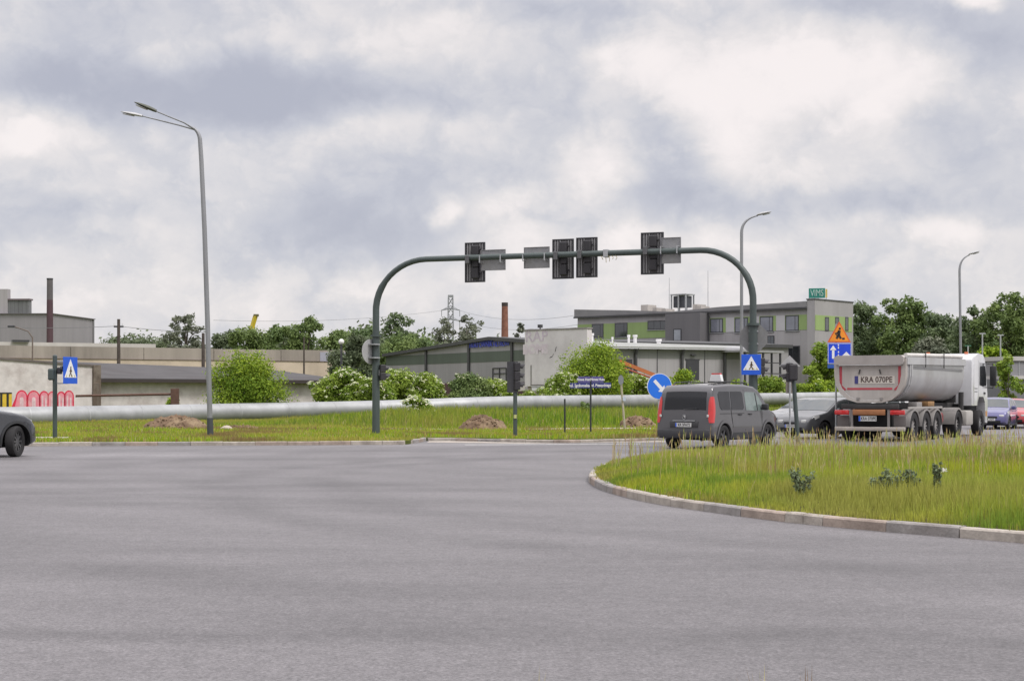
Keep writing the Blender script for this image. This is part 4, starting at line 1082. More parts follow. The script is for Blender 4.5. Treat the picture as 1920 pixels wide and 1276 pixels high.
# --- low white-roofed hall in front of the office
def low_hall():
    F = Fac(1098, 128, 1392, 137); root = thing('storage_hall', 'low grey hall with a bright white roof edge in front of the office block', 'building', (F.A.x, F.A.y, 0), F.rz)
    t, z, L = F.t, F.z, F.L
    zh = z(1140, 652); zr = z(1390, 656.5)
    ze0 = z(1098, 653); ze1 = z(1392, 657)
    b = MB(); b.prism([(0, 0), (L, 0), (L, ze1), (0, ze0)], 'y', 0, 6); b.build('wall', grey2, root)
    r = MB()
    # roof sheet pitched up away from the eaves; its pale surface shows over the gutter
    zt0 = GZ(637.0, 133); zt1 = GZ(652.0, 142)
    V = [(-.4, -.5, ze0 + .03), (L + .3, -.5, ze1 + .03), (L + .3, 6.2, zt1), (-.4, 6.2, zt0), (-.4, -.5, ze0 + .20), (L + .3, -.5, ze1 + .2), (L + .3, 6.2, zt1 + .15), (-.4, 6.2, zt0 + .15)]
    r.add(V, [(0, 3, 2, 1), (4, 5, 6, 7), (0, 1, 5, 4), (1, 2, 6, 5), (2, 3, 7, 6), (3, 0, 4, 7)])
    r.build('roof', roofw, root)
    f = MB(); f.add([(-.42, -.56, ze0 + .18), (L + .32, -.56, ze1 + .18), (L + .32, -.56, ze1 + .36), (-.42, -.56, GZ(640, 128)), (-.42, -.51, ze0 + .18), (L + .32, -.51, ze1 + .18), (L + .32, -.51, ze1 + .36), (-.42, -.51, GZ(640, 128))], [(0, 1, 2, 3), (4, 7, 6, 5), (3, 2, 6, 7), (0, 4, 5, 1), (1, 5, 6, 2), (0, 3, 7, 4)]); f.build('fascia', roofw, root)
    s = MB(); s.prism([(.01, z(1240, 671.5)), (L - .01, z(1240, 671.5)), (L - .01, ze1 - .01), (.01, ze0 - .01)], 'y', -.03, -.002); s.build('upper_band', midgrey, root)
    for x in (1190, 1277, 1357):
        d = MB(); d.tube([(t(x), -.16, 0), (t(x), -.16, ze1 - .5), (t(x), -.4, ze1 + .05)], .13, 8); d.build('downpipe', rooff, root)
    for x in (1232, 1321):
        d = MB(); d.box(t(x) - .03, t(x) + .03, -.04, -.031, 0, ze1 - .05); d.build('panel_joint', frame, root)
    d = MB(); d.box(t(1286), t(1310), -.06, -.031, z(1298, 712), z(1298, 675)); dd = d.build('door', M('dark_door', (.045, .045, .05), .6, 0, .1, 2), root)
    d = MB(); d.box(t(1286) - .1, t(1310) + .1, -.055, -.0315, z(1298, 674.8), z(1298, 673)); d.build('lintel', frame, root)
    d = MB(); d.box(t(1294), t(1302), -.25, -.031, z(1298, 666.5), z(1298, 664.5)); d.build('lamp', frame, root)
    d = MB(); d.box(t(1145), t(1185), -.05, -.031, z(1165, 700), z(1165, 672.5)); d.build('gate', M('dark_door', (.045, .045, .05)), root)
    vm = M('white_vent', (.62, .61, .60), .6, 0, .08, 3)
    for (x, y0, w_) in ((1120, 622, 9), (1164, 625, 8), (1203, 632, 4), (1234, 628, 6), (1246, 628, 9), (1291, 636, 11)):
        k = 4.0; Dq = F.D(x) + k; v = MB(); zb_ = ze0 + (zt0 - ze0) * .5 - .4
        v.tube([(t(x), k, min(zb_, GZ(640, Dq))), (t(x), k, GZ(y0 + 4, Dq))], w_ * Dq / FPX * .36, 10); v.tube([(t(x), k, GZ(y0 + 4, Dq)), (t(x), k, GZ(y0, Dq))], w_ * Dq / FPX * .5, 10); v.build('roof_vent', vm, root, smooth=50)
low_hall()
def shelter_frame():
    F = Fac(1392, 134, 1470, 138); root = thing('open_steel_canopy', 'flat grey canopy on dark steel posts beside the right gantry leg', 'canopy', (F.A.x, F.A.y, 0), F.rz)
    t, z, L = F.t, F.z, F.L; zt = z(1430, 660)
    b = MB(); b.box(0, L, 0, 5, zt - .02, zt + .16); b.build('roof', M('canopy_roof', (.28, .28, .28), .6, 0, .1, 1), root)
    for x in (1400, 1434, 1450, 1466):
        p = MB(); p.box(t(x) - .07, t(x) + .07, .1, .24, 0, zt - .022); p.build('post', frame, root)
    p = MB()
    for y in (680, 700): p.box(t(1434), t(1466), .11, .22, z(1450, y) - .04, z(1450, y) + .04)
    p.build('rail', frame, root)
    w = MB(); w.box(t(1436), t(1464), 4.7, 4.8, 0, zt - .03); w.build('rear_wall', grey2, root)
shelter_frame()

# --- grey shelter at the right edge
def right_shelter():
    F = Fac(1889, 100, 1990, 102); root = thing('kiosk_building', 'small two-tone grey building with pale bands at the right edge', 'building', (F.A.x, F.A.y, 0), F.rz)
    z, L = F.z, F.L; g = M('kiosk_grey', (.24, .235, .25), .7, 0, .06, 1); p = M('kiosk_pale_band', (.46, .44, .43), .8, 0, .06, 1); d = M('kiosk_dark', (.17, .17, .185), .7, 0, .08, 1)
    b = MB(); b.box(.1, L, .0, 4, z(1900, 704), z(1900, 676)); b.build('upper_wall', g, root)
    b = MB(); b.box(0, L, -.12, 4.1, z(1900, 676) + .002, z(1900, 668)); b.build('roof', p, root)
    b = MB(); b.box(.1, L, -.12, 4.1, z(1900, 710), z(1900, 704) - .002); b.build('band', p, root)
    b = MB(); b.box(0, L, .05, 4, -.0, z(1900, 710) - .002); b.build('lower_wall', d, root)
    b = MB(); b.box(.9, .96, -.03, -.001, z(1900, 703), z(1900, 677)); b.build('panel_joint', galv, root)
right_shelter()

# --- left: graffiti wall
def graffiti_wall():
    F = Fac(-140, 89, 173, 96); root = thing('plaster_wall', 'peeling white plastered wall with pink and yellow graffiti behind the pipe', 'wall', (F.A.x, F.A.y, 0), F.rz)
    t, z, L = F.t, F.z, F.L
    zt0 = z(-100, 671); zt1 = z(173, 687)
    b = MB(); b.prism([(0, -.2), (L, -.2), (L, zt1), (0, zt0 + .2)], 'y', 0, .5); b.build('wall', plaster, root)
    b = MB(); b.prism([(0, zt0 + .202), (L, zt1 + .002), (L, zt1 + .12), (0, zt0 + .33)], 'y', -.08, .6); b.build('coping', M('wall_coping', (.14, .12, .11), .9), root)
    pink = M('graffiti_pink', (.68, .22, .28), .9, 0, .2, 3, stain=(.66, .42, .42), stain_amt=.8); red = M('graffiti_red', (.60, .03, .07), .9, 0, .2, 3, stain=(.62, .2, .2), stain_amt=.5); yel = M('graffiti_yellow', (.62, .43, .04), .8, 0, .15, 3); wh = M('graffiti_white', (.66, .50, .52), .9, 0, .2, 3, stain=(.55, .30, .33), stain_amt=.6)
    # bulging throw-up letters: pink body, red outline, pale inner strokes
    def arch(x0, x1, yt, grow=0.0, slant=0.0):
        a, c = t(x0) - grow, t(x1) + grow; zt = z((x0 + x1) / 2, yt) + grow; zb = z((x0 + x1) / 2, 766); r = (c - a) / 2; m = (a + c) / 2; hh = min(.55 * (zt - zb), r * 1.15)
        pts = [(a - slant, zb), (c, zb)] + [(m + r * math.cos(q), zt - hh + hh * math.sin(q)) for q in np.linspace(0, math.pi, 11)]
        return pts
    for k, (x0, x1, yt, sl) in enumerate(((31, 50, 732.5, .30), (52, 74, 733, 0), (75, 90, 734, 0), (90, 107, 734.5, 0), (108, 121, 735, 0), (121.5, 137, 733, 0))):
        b = MB(); b.prism(arch(x0, x1, yt, .055, sl), 'y', -.010, -.002); o = b.build('graffiti_letter', red, root)
        b = MB(); b.prism(arch(x0, x1, yt, -.035, sl * .6), 'y', -.016, -.0105); b.build('fill', pink, o)
        b = MB(); mx_ = (x0 + x1) / 2
        if k in (0, 1, 3): b.prism(arch(mx_ - 3.5, mx_ + 3.5, 744, 0), 'y', -.021, -.0165)
        if k in (2, 4, 5): b.prism(arch(mx_ - 4.5, mx_ - 1.5, 741, 0), 'y', -.021, -.0165); b.prism(arch(mx_ + 1.5, mx_ + 4.5, 745, 0), 'y', -.021, -.0165)
        if k in (1, 3): b.box(t(mx_ - 3), t(mx_ + 3), -.024, -.0215, z(mx_, 753), z(mx_, 750))
        b.build('inner_stroke', wh, o)
    y0, y1 = z(10, 764), z(10, 736)
    b = MB(); b.box(t(-60), t(22), -.02, -.002, y0, y1); b.build('yellow_panel', yel, root)
    k = MB()
    for x in (2, 14, -12, -24): k.box(t(x) - .07, t(x) + .07, -.03, -.021, y0 + .05, y1 - .05)
    k.box(t(-40), t(22), -.03, -.021, y1 - .06, y1 + .02); k.build('black_outline', signblack, root)
    # brick end pier
    p = MB(); p.box(L + .01, L + .5, -.15, .6, -.1, zt1 + .1); p.build('end_pier', M('pier_brick', (.13, .10, .08), .95, 0, .3, 3, stain=(.25, .22, .18), stain_amt=.5), root)
graffiti_wall()
def old_pier():
    p = P(180, 745, 93); root = thing('brick_pier', 'short crumbling brick gate pier at the left end of the rusty rail', 'pier', (p.x, p.y, 0))
    b = MB(); b.box(-.12, .12, -.2, .2, -.1, GZ(718, 93), .02); b.build('shaft', M('pier_brick', (.13, .10, .08)), root)
old_pier()
def rusty_rail():
    a = P(142, 742, 91); c = P(322, 738.5, 91)
    root = thing('rusty_rail', 'rusty horizontal pipe rail with a square brown end post, in front of the shed wall', 'railing', (a.x, a.y, 0))
    b = MB(); b.tube([(0, 0, a.z), (c.x - a.x, 0, c.z)], .07, 8); b.build('rail', rust, root)
    b = MB(); x = GX(328, 91) - a.x; b.box(x - .22, x + .22, -.15, .15, -.1, GZ(728, 91), .02); b.build('end_post', rust, root)
rusty_rail()
# --- shed
def shed():
    F = Fac(160, 98, 645, 108); root = thing('low_shed', 'long low shed with a dark tarred roof and stained white wall', 'building', (F.A.x, F.A.y, 0), F.rz)
    t, z, L = F.t, F.z, F.L
    ze = (z(173, 711.5) + z(640, 709)) / 2
    b = MB(); b.box(0, L, 0, 12, -.3, ze - .14); b.build('wall', plaster, root)
    zt = (GZ(680, 111))
    roofd = M('tarred_roof', (.088, .084, .086), .85, 0, .16, .6, stain=(.07, .06, .06), stain_amt=.5, spec=.2)
    r = MB(); r.add([(-.6, -.5, ze), (L + .4, -.5, ze - .05), (L + .4, 12, zt - .35), (-4.5, 12, zt + .25), (-.6, -.5, ze - .14), (L + .4, -.5, ze - .19), (L + .4, 12, zt - .5), (-4.5, 12, zt + .1)], [(0, 1, 2, 3), (4, 7, 6, 5), (0, 4, 5, 1), (1, 5, 6, 2), (2, 6, 7, 3), (3, 7, 4, 0)])
    r.build('roof', roofd, root)
    g = MB(); g.box(-.6, L + .4, -.62, -.502, ze - .26, ze - .06); g.build('gutter', M('shed_gutter', (.045, .035, .033), .8), root)
    v = MB(); x = t(625); v.box(x - .5, x + .6, -.02, -.001, ze - 1.6, ze - .9); v.build('patch', M('grey_patch', (.3, .28, .29), .9), root)
shed()
# --- long concrete parapet
def long_wall():
    F = Fac(-160, 118, 648, 134); root = thing('concrete_wall', 'long weathered concrete panel wall with a pale foot above the shed roof', 'wall', (F.A.x, F.A.y, 0), F.rz)
    t, z, L = F.t, F.z, F.L
    z1 = z(0, 647); z0 = z(0, 670.5); zb = z(0, 685)
    n = int(L / 6); 
    for k in range(n + 1):
        a = k * L / (n + 1); c = (k + 1) * L / (n + 1)
        b = MB(); b.box(a + .02, c - .02, -.0, .25, z0, z1 - random.uniform(0, .05)); b.build('panel', conc, root)
    b = MB(); b.box(0, L, -.1, .5, -.3, z0 - .03); b.build('foot', concl, root)
    b = MB(); b.box(0, L, -.16, .3, z0 - .028, z0 - .002); b.box(0, L, .01, .24, z0 - .0, z0 + .01); b.build('ledge', M('ledge_dark', (.12, .08, .06), .9), root)
    w = MB(); w.box(t(600), L, -.03, -.003, z(620, 686), z(620, 660)); w.build('bluish_patch', M('bluish_paint', (.36, .36, .42), .9, 0, .1, 1), root)
long_wall()
def back_wall():
    F = Fac(-160, 150, 292, 160); root = thing('low_white_wall', 'thin pale wall strip at the foot of the grey factory', 'wall', (F.A.x, F.A.y, 0), F.rz)
    b = MB(); b.box(0, F.L, 0, .3, 0, F.z(0, 640.5)); b.build('wall', M('pale_wall', (.50, .47, .45), .9, 0, .12, .5), root)
    b = MB(); b.box(F.t(22), F.t(54), -.4, .2, F.z(30, 640.4), F.z(30, 637)); b.build('roof_cap', frame, root)
back_wall()
# --- factory
def factory():
    F = Fac(-150, 302.5, 97, 300); root = thing('factory_building', 'large windowless grey factory hall with a glazed roof lantern', 'building', (F.A.x, F.A.y, 0), F.rz)
    t, z, L = F.t, F.z, F.L; w_ = cladding('factory_cladding', (.265, .25, .265), 1.2, .03, dirt=.08)
    b = MB(); b.prism([(0, 0), (L, 0), (L, z(96, 588.5)), (0, z(0, 588))], 'y', 0, 22); b.build('wall', w_, root)
    b = MB(); b.prism([(0, z(0, 588) + .01), (L + .3, z(96, 588.5) + .01), (L + .3, z(96, 587)), (0, z(0, 587))], 'y', -.3, 22.3); b.build('roof', M('factory_roof', (.14, .13, .14), .8), root)
    c = MB(); c.box(L + .002, L + .12, 21.4, 22.1, 0, z(96, 588.5)); c.build('corner_trim', M('factory_trim', (.17, .165, .17), .8), root)
    b = MB(); b.box(t(-40), t(10), 1, 2.4, z(0, 592), z(0, 541)); b.build('tower', cladding('tower_cladding', (.36, .34, .35), 2, .03), root)
    b = MB(); b.box(t(10) + .02, t(49), 1.2, 2.6, z(30, 592), z(30, 562)); l = b.build('lantern_glazing', cladding('lantern_glass', (.16, .165, .165), .75, .25, dirt=.3), root)
    b = MB(); b.box(t(10) + .03, t(51), 1.0, 2.8, z(30, 561.9), z(30, 559)); b.build('lantern_roof', M('lantern_roof', (.15, .12, .13), .8), root)
factory()
def dark_chimney():
    D = 200; X = GX(93.5, D); root = thing('steel_chimney', 'dark brown steel chimney in front of the grey factory', 'chimney', (X, D, 0))
    r = 6.1 * D / FPX; b = MB(); b.tube([(0, 0, GZ(562, D)), (0, 0, GZ(522, D))], [r * .93, r * .9], 20); b.build('upper_stack', M('chimney_grey', (.12, .11, .115), .7, .1, .2, .5), root, smooth=50)
    b = MB(); b.tube([(0, 0, 0), (0, 0, GZ(590, D)), (0, 0, GZ(562, D))], [r, r * .97, r * .94], 20); b.build('lower_stack', M('chimney_steel', (.085, .045, .055), .7, .1, .25, .25), root, smooth=50)
    b = MB(); b.tube([(0, 0, GZ(524, D)), (0, 0, GZ(521.5, D))], r * .98, 20); b.build('rim', frame, root, smooth=50)
dark_chimney()
def brick_chimney():
    D = 250; X = GX(946.5, D); root = thing('brick_chimney', 'round red brick chimney with a dark top behind the striped hall', 'chimney', (X, D, 0))
    r = 6.2 * D / FPX; b = MB(); b.tube([(0, 0, 0), (0, 0, GZ(574, D))], [r * 1.35, r * .93], 20); b.build('shaft', redbrick, root, smooth=50)
    b = MB(); b.tube([(0, 0, GZ(574, D)), (0, 0, GZ(567, D))], [r * .96, r * .98], 20); b.build('crown', M('sooty_brick', (.05, .04, .038), .9), root, smooth=50)
brick_chimney()
def pylon():
    D = 600; X = GX(845, D); root = thing('lattice_pylon', 'tall lattice power pylon between the two sparse trees', 'pylon', (X, D, 0)); s = D / FPX
    b = MB(); z0 = 0; zt = GZ(557, D); w0, w1 = 7 * s, 4.2 * s
    def w(z): return w0 + (w1 - w0) * min(1, (z / zt))
    lv = np.linspace(0, zt, 14)
    for sx in (-1, 1):
        for sy in (-1, 1): b.tube([(sx * w(0), sy * w(0), 0), (sx * w(zt), sy * w(zt), zt)], .22, 5)
    for i in range(13):
        a, c = lv[i], lv[i + 1]
        for sy in (-1, 1): b.tube([(-w(a), sy * w(a), a), (w(c), sy * w(c), c)], .13, 4); b.tube([(w(a), sy * w(a), a), (-w(c), sy * w(c), c)], .13, 4)
        for sx in (-1, 1): b.tube([(sx * w(a), -w(a), a), (sx * w(c), w(c), c)], .13, 4)
    b.build('mast', M('pylon_steel', (.28, .29, .31), .6, .2), root)
    for y, hw in ((581, 17), (601, 17)):
        z = GZ(y, D); c = MB(); c.tube([(-hw * s, 0, z), (0, 0, z + .6), (hw * s, 0, z)], .24, 5); c.tube([(-hw * s, 0, z), (0, 0, z + 1.6), (hw * s, 0, z)], .12, 4)
        for q in (-1, 1): c.tube([(q * hw * s, 0, z), (q * hw * s, 0, z - 2.4)], .12, 4)
        c.build('crossarm', M('pylon_steel', (0, 0, 0)), root)
    c = MB(); c.box(-5 * s, 5 * s, -1, 1, zt, zt + .8); c.build('top_frame', M('pylon_steel', (0, 0, 0)), root)
pylon()
def crane():
    D = 280; a = P(465, 640, D); c = P(479, 592, D); root = thing('crane_boom', 'yellow telescopic crane boom rising behind the trees', 'crane', (a.x, a.y, a.z))
    ye = M('crane_yellow', (.52, .40, .03), .5, 0, .1, 1); d = (c - a); b = MB()
    b.tube([(0, 0, -8), d * .55], .55, 4); b.build('lower_section', ye, root)
    b = MB(); b.tube([d * .5, d], .42, 4); b.build('upper_section', ye, root)
    b = MB(); b.box(d.x - .3, d.x + .55, -.3, .3, d.z - .1, d.z + .3); b.build('boom_head', M('crane_dark', (.12, .11, .04), .6), root)
crane()
# wires
def wire(label, pts, r):
    o = pts[0]; root = thing('power_line', label, 'cable', tuple(o), 0, 'overhead wires'); b = MB(); out = []
    for i in range(len(pts) - 1):
        a, c = pts[i], pts[i + 1]; sag = (c - a).length * .012
        for k in range(12):
            t = k / 12; out.append(a + (c - a) * t - Vector((0, 0, sag * 4 * t * (1 - t))) - o)
    out.append(pts[-1] - o); b.tube(out, r, 4); b.build('cable', M('wire', (.16, .16, .17), .6), root)
wm = 'thin overhead wire '
wire(wm + 'crossing the factory front at the wooden pole crossarm', [P(-80, 611, 118), P(222, 611, 118), P(385, 622, 125)], .018)
wire(wm + 'running right from the upper pylon arm', [P(862, 582, 600), P(1085, 590, 420)], .045)
wire(wm + 'running right from the lower pylon arm', [P(862, 602, 600), P(1085, 608, 420)], .045)
wire(wm + 'running left from the upper pylon arm', [P(828, 582, 600), P(400, 600, 480)], .045)
def upole(name, label, cat, x, yt, yb, D, r, arm=None, mat=None):
    X = GX(x, D); root = thing(name, label, cat, (X, D, 0)); b = MB(); zt = GZ(yt, D)
    b.tube([(0, 0, -.2), (0, 0, zt)], [r * 1.2, r * .85], 8); b.build('pole', mat or M('wooden_pole', (.075, .06, .05), .9, 0, .3, 3), root, smooth=50)
    if arm:
        y, hw = arm; c = MB(); z = GZ(y, D); c.box(-hw * D / FPX, hw * D / FPX, -.05, .05, z - .06, z + .06); c.build('crossarm', frame, root)
        for q in (-.85, 0, .85): i = MB(); i.tube([(q * hw * D / FPX, 0, z + .06), (q * hw * D / FPX, 0, z + .22)], .05, 6); i.build('insulator', signwhite, root)
    return root
upole('utility_pole', 'wooden utility pole with a short crossarm behind the shed roof', 'pole', 222.5, 598, 680, 115, .13, (612, 9))
upole('wooden_post', 'plain dark post standing close behind the tall double lamp', 'post', 381, 624, 680, 116, .13)
upole('wooden_post', 'thin dark post in front of the concrete wall left of the globe lamp', 'post', 570, 632, 690, 120, .07)
def small_lamp():
    D = 112; X = GX(61, D); root = thing('yard_lamp', 'small curved yard lamp in front of the factory', 'street lamp', (X, D, 0)); s = D / FPX
    b = MB(); b.tube([(0, 0, 0), (0, 0, GZ(633, D)), (-8 * s, 0, GZ(621, D)), (-22 * s, 0, GZ(616, D)), (-33 * s, 0, GZ(612.5, D))], [.07, .05, .045, .04, .035], 8); b.build('pole', M('brown_pole', (.14, .11, .09), .8), root, smooth=50)
    h = MB(); h.box(-46 * s, -33 * s, -.14, .14, GZ(613, D) - .02, GZ(613, D) + .12, .03); h.build('lamp_head', frame, root)
small_lamp()
def globe_lamp():
    D = 110; X = GX(640, D); root = thing('globe_lamp', 'black post lamp with a white globe in front of the willow', 'street lamp', (X, D, 0))
    b = MB(); b.tube([(0, 0, 0), (0, 0, GZ(646, D))], [.10, .07], 8); b.build('pole', frame, root, smooth=50)
    g = MB(); r = .2; g.lathe([(max(.001, r * math.sin(t)), -r * math.cos(t)) for t in np.linspace(0, math.pi, 9)], 14, Matrix.Translation((0, 0, GZ(640.5, D)))); g.build('globe', M('opal_globe', (.75, .74, .72), .4, 0, .05, 3), root, smooth=60)
    g = MB(); g.tube([(0, 0, GZ(646, D)), (0, 0, GZ(643.5, D))], [.12, .06], 10); g.build('collar', frame, root)
globe_lamp()
def orange_boom():
    D = 116; a = P(1162, 681, D); c = P(1250, 712, D); root = thing('loader_boom', 'orange machine boom sloping down behind the round blue sign', 'machine', (a.x, a.y, a.z))
    om = M('machine_orange', (.52, .17, .06), .5, 0, .12, 2); d = c - a
    b = MB(); up = Vector((0, 0, 1)); w = .14; n = 8; V = []
    for q in (0, 1):
        p = d * q
        for (yy, zz) in ((-.2, -w), (.2, -w), (.2, w), (-.2, w)): V.append(p + Vector((0, yy, zz + .15 * (1 - q))))
    b.add(V, [(0, 1, 2, 3), (7, 6, 5, 4), (0, 4, 5, 1), (1, 5, 6, 2), (2, 6, 7, 3), (3, 7, 4, 0)]); b.build('boom', om, root)
    b = MB(); b.tube([(.3, -.3, -.35), d * .8 + Vector((0, -.3, -.25))], .06, 8); b.build('hydraulic_ram', M('ram_red', (.35, .07, .03), .5), root)
    b = MB(); b.box(d.x - .2, d.x + 3, -1, 1, d.z - 2.2, d.z - .35, .1); b.build('machine_body', om, root)
orange_boom()
def clutter():
    D = 112
    for (x0, x1, y0, y1, lab, col, cat, nm) in ((997, 1022, 725, 733, 'flat white container lying at the foot of the concrete block', (.6, .6, .6), 'container', 'white_container'), (966, 984, 721, 733, 'small pale crate right of the tall signal head', (.45, .42, .38), 'crate', 'pale_crate'),
                                                (768, 778, 706, 712, 'white sheet of board lying on the bushes beside the gantry leg', (.6, .58, .5), 'board', 'white_board')):
        p = P((x0 + x1) / 2, y1, D); root = thing(nm, lab, cat, (p.x, p.y, p.z)); b = MB(); w = (x1 - x0) * D / FPX; h = (y1 - y0) * D / FPX
        b.box(-w / 2, w / 2, -.4, .4, 0, h, .03); b.build('body', M(nm + '_paint', col, .6, 0, .1, 2), root)
        b = MB(); b.box(-w / 2 - .03, w / 2 + .03, -.43, .43, h + .001, h + .06); b.build('lid', M(nm + '_lid', tuple(c * .8 for c in col), .6), root)
clutter()
# ------------------------------------------------------------------ signals, gantry, signs, lamps
def bent(p0, p1, p2, n=8):
    return [(1 - t) ** 2 * Vector(p0) + 2 * t * (1 - t) * Vector(p1) + t * t * Vector(p2) for t in np.linspace(0, 1, n)]
GL, GR = P(705, 818, 56.4), P(1412, 0, 51.4); GL.z = .12; GR.z = .10
gdir = Vector((GR.x - GL.x, GR.y - GL.y)); GSPAN = gdir.length; grz = math.atan2(gdir.y, gdir.x)
def gantry_t(x):
    q = (x - 960) / FPX; u = gdir / GSPAN; return (q * GL.y - GL.x) / (u.x - q * u.y)
def gantry_D(x): return GL.y + gdir.y / GSPAN * gantry_t(x)
def beam_z(x): return GZ(float(np.interp(x, [800, 865, 945, 1030, 1115, 1200, 1320], [489, 487.5, 484.5, 481, 476, 470.5, 466])), gantry_D(x))
def gantry():
    root = thing('signal_gantry', 'grey-green tubular arch spanning the road and carrying the overhead traffic lights', 'gantry', tuple(GL), grz)
    h0 = GZ(489, GL.y) - GL.z; h1 = GZ(465.5, GR.y) - GL.z; zb = GR.z - GL.z
    b = MB(); b.tube([(0, 0, -.2), (0, 0, .3), (0, 0, GZ(630, 56.4) - GL.z)], [.15, .135, .13], 16); b.build('leg', dgreen, root, smooth=50)
    b = MB(); b.tube([(GSPAN, 0, zb - .2), (GSPAN, 0, zb + .3), (GSPAN, 0, GZ(609, 51.4) - GL.z)], [.16, .148, .142], 16); b.build('leg', dgreen, root, smooth=50)
    zl = GZ(630, 56.4) - GL.z; zr = GZ(609, 51.4) - GL.z
    b = MB(); b.lathe([(0, zl - .02), (.19, zl - .02), (.19, zl + .05), (0, zl + .05)], 18, Matrix()); b.build('flange', dgreen, root, smooth=40)
    b = MB(); b.lathe([(0, zr - .02), (.21, zr - .02), (.21, zr + .06), (0, zr + .06)], 18, Matrix.Translation((GSPAN, 0, 0))); b.build('flange', dgreen, root, smooth=40)
    pts = [Vector((0, 0, zl + .04)), Vector((0, 0, GZ(582, 56.4) - GL.z))]
    r = 1.95
    a0 = pts[-1].z; pts += [Vector((r * (1 - math.cos(t)), 0, a0 + (h0 - a0) * math.sin(t))) for t in np.linspace(.08, math.pi / 2, 12)]
    r2 = 1.75; a1 = GZ(562, 51.4) - GL.z
    pts += [Vector((GSPAN - r2 + r2 * math.sin(t), 0, a1 + (h1 - a1) * math.cos(t))) for t in np.linspace(0, math.pi / 2 - .08, 12)] + [Vector((GSPAN, 0, a1)), Vector((GSPAN, 0, zr + .04))]
    n = len(pts); rr = [.118] * 6 + [.10] * (n - 12) + [.112] * 6
    b = MB(); b.tube(pts, rr, 16); b.build('arch', dgreen, root, smooth=50)
    # cable box and stray wires hanging under the beam
    b = MB(); x = 1137; t = gantry_t(x); z = beam_z(x) - GL.z
    b.box(t - .08, t + .08, -.12, .12, z - .14, z + .12, .01); b.build('cable_clamp', galv, root)
    w = MB()
    for k in range(5): w.tube([(t - .15 + k * .12, -.05, z - .08), (t - .12 + k * .13, -.08, z - .17), (t - .1 + k * .11, -.05, z - random.uniform(.2, .32))], .012, 4)
    w.build('loose_wire', M('wire_yellow', (.35, .3, .12), .6), root)
    b = MB(); b.box(-.17, .17, -.17, .17, -.16, -.01); b.build('base_plate', frame, root)
gantry()
housem = M('signal_housing', (.030, .028, .032), .55, 0, .2, 5)
boardm = M('signal_board_back', (.16, .155, .16), .6, .1, .2, 3, streak=True)
boardd = M('signal_board_rim', (.04, .04, .045), .55, 0, .15, 4)
ribm = M('signal_board_rib', (.26, .255, .26), .5, .2, .15, 4)
def head3(root, n=3, s=1.0, face=1, lens=True, name='housing'):
    """vertical signal head, lenses towards +y, local origin at its centre"""
    h = .30 * s; b = MB(); z0 = -n * h / 2
    for k in range(n): b.box(-.15 * s, .15 * s, -.10 * s, .10 * s, z0 + k * h + .004, z0 + (k + 1) * h - .004, .025 * s)
    hb = b.build(name, housem, root)
    cols = [(.02, .10, .05), (.22, .13, .02), (.18, .02, .02)]
    for k in range(n):
        c = Vector((0, .10 * s, z0 + (k + .5) * h))
        v = MB(); m = 14; V = []; 
        for i in range(m + 1):
            t = math.pi * (-.12 + 1.24 * i / m); x, z = .115 * s * math.cos(t), .115 * s * math.sin(t)
            L_ = .23 * s * (.45 + .55 * max(0, math.sin(t)))
            V += [(c.x + x, c.y, c.z + z), (c.x + x, c.y + L_, c.z + z - .02 * s), (c.x + x * .94, c.y, c.z + z * .94), (c.x + x * .94, c.y + L_, c.z + z * .94 - .02 * s)]
        v.add(V, [(i * 4, i * 4 + 1, i * 4 + 5, i * 4 + 4) for i in range(m)] + [(i * 4 + 2, i * 4 + 6, i * 4 + 7, i * 4 + 3) for i in range(m)] + [(i * 4 + 1, i * 4 + 3, i * 4 + 7, i * 4 + 5) for i in range(m)])
        v.build('visor', housem, root)
        l = MB(); l.disc((c.x, c.y + .006, c.z), (0, 1, 0), .10 * s, .02, 16); l.build('lens', M('lens_%d' % (k if n == 3 else (k * 2)), cols[k if n == 3 else k * 2], .2, 0, .05, 3, spec=.8), root)
    return hb
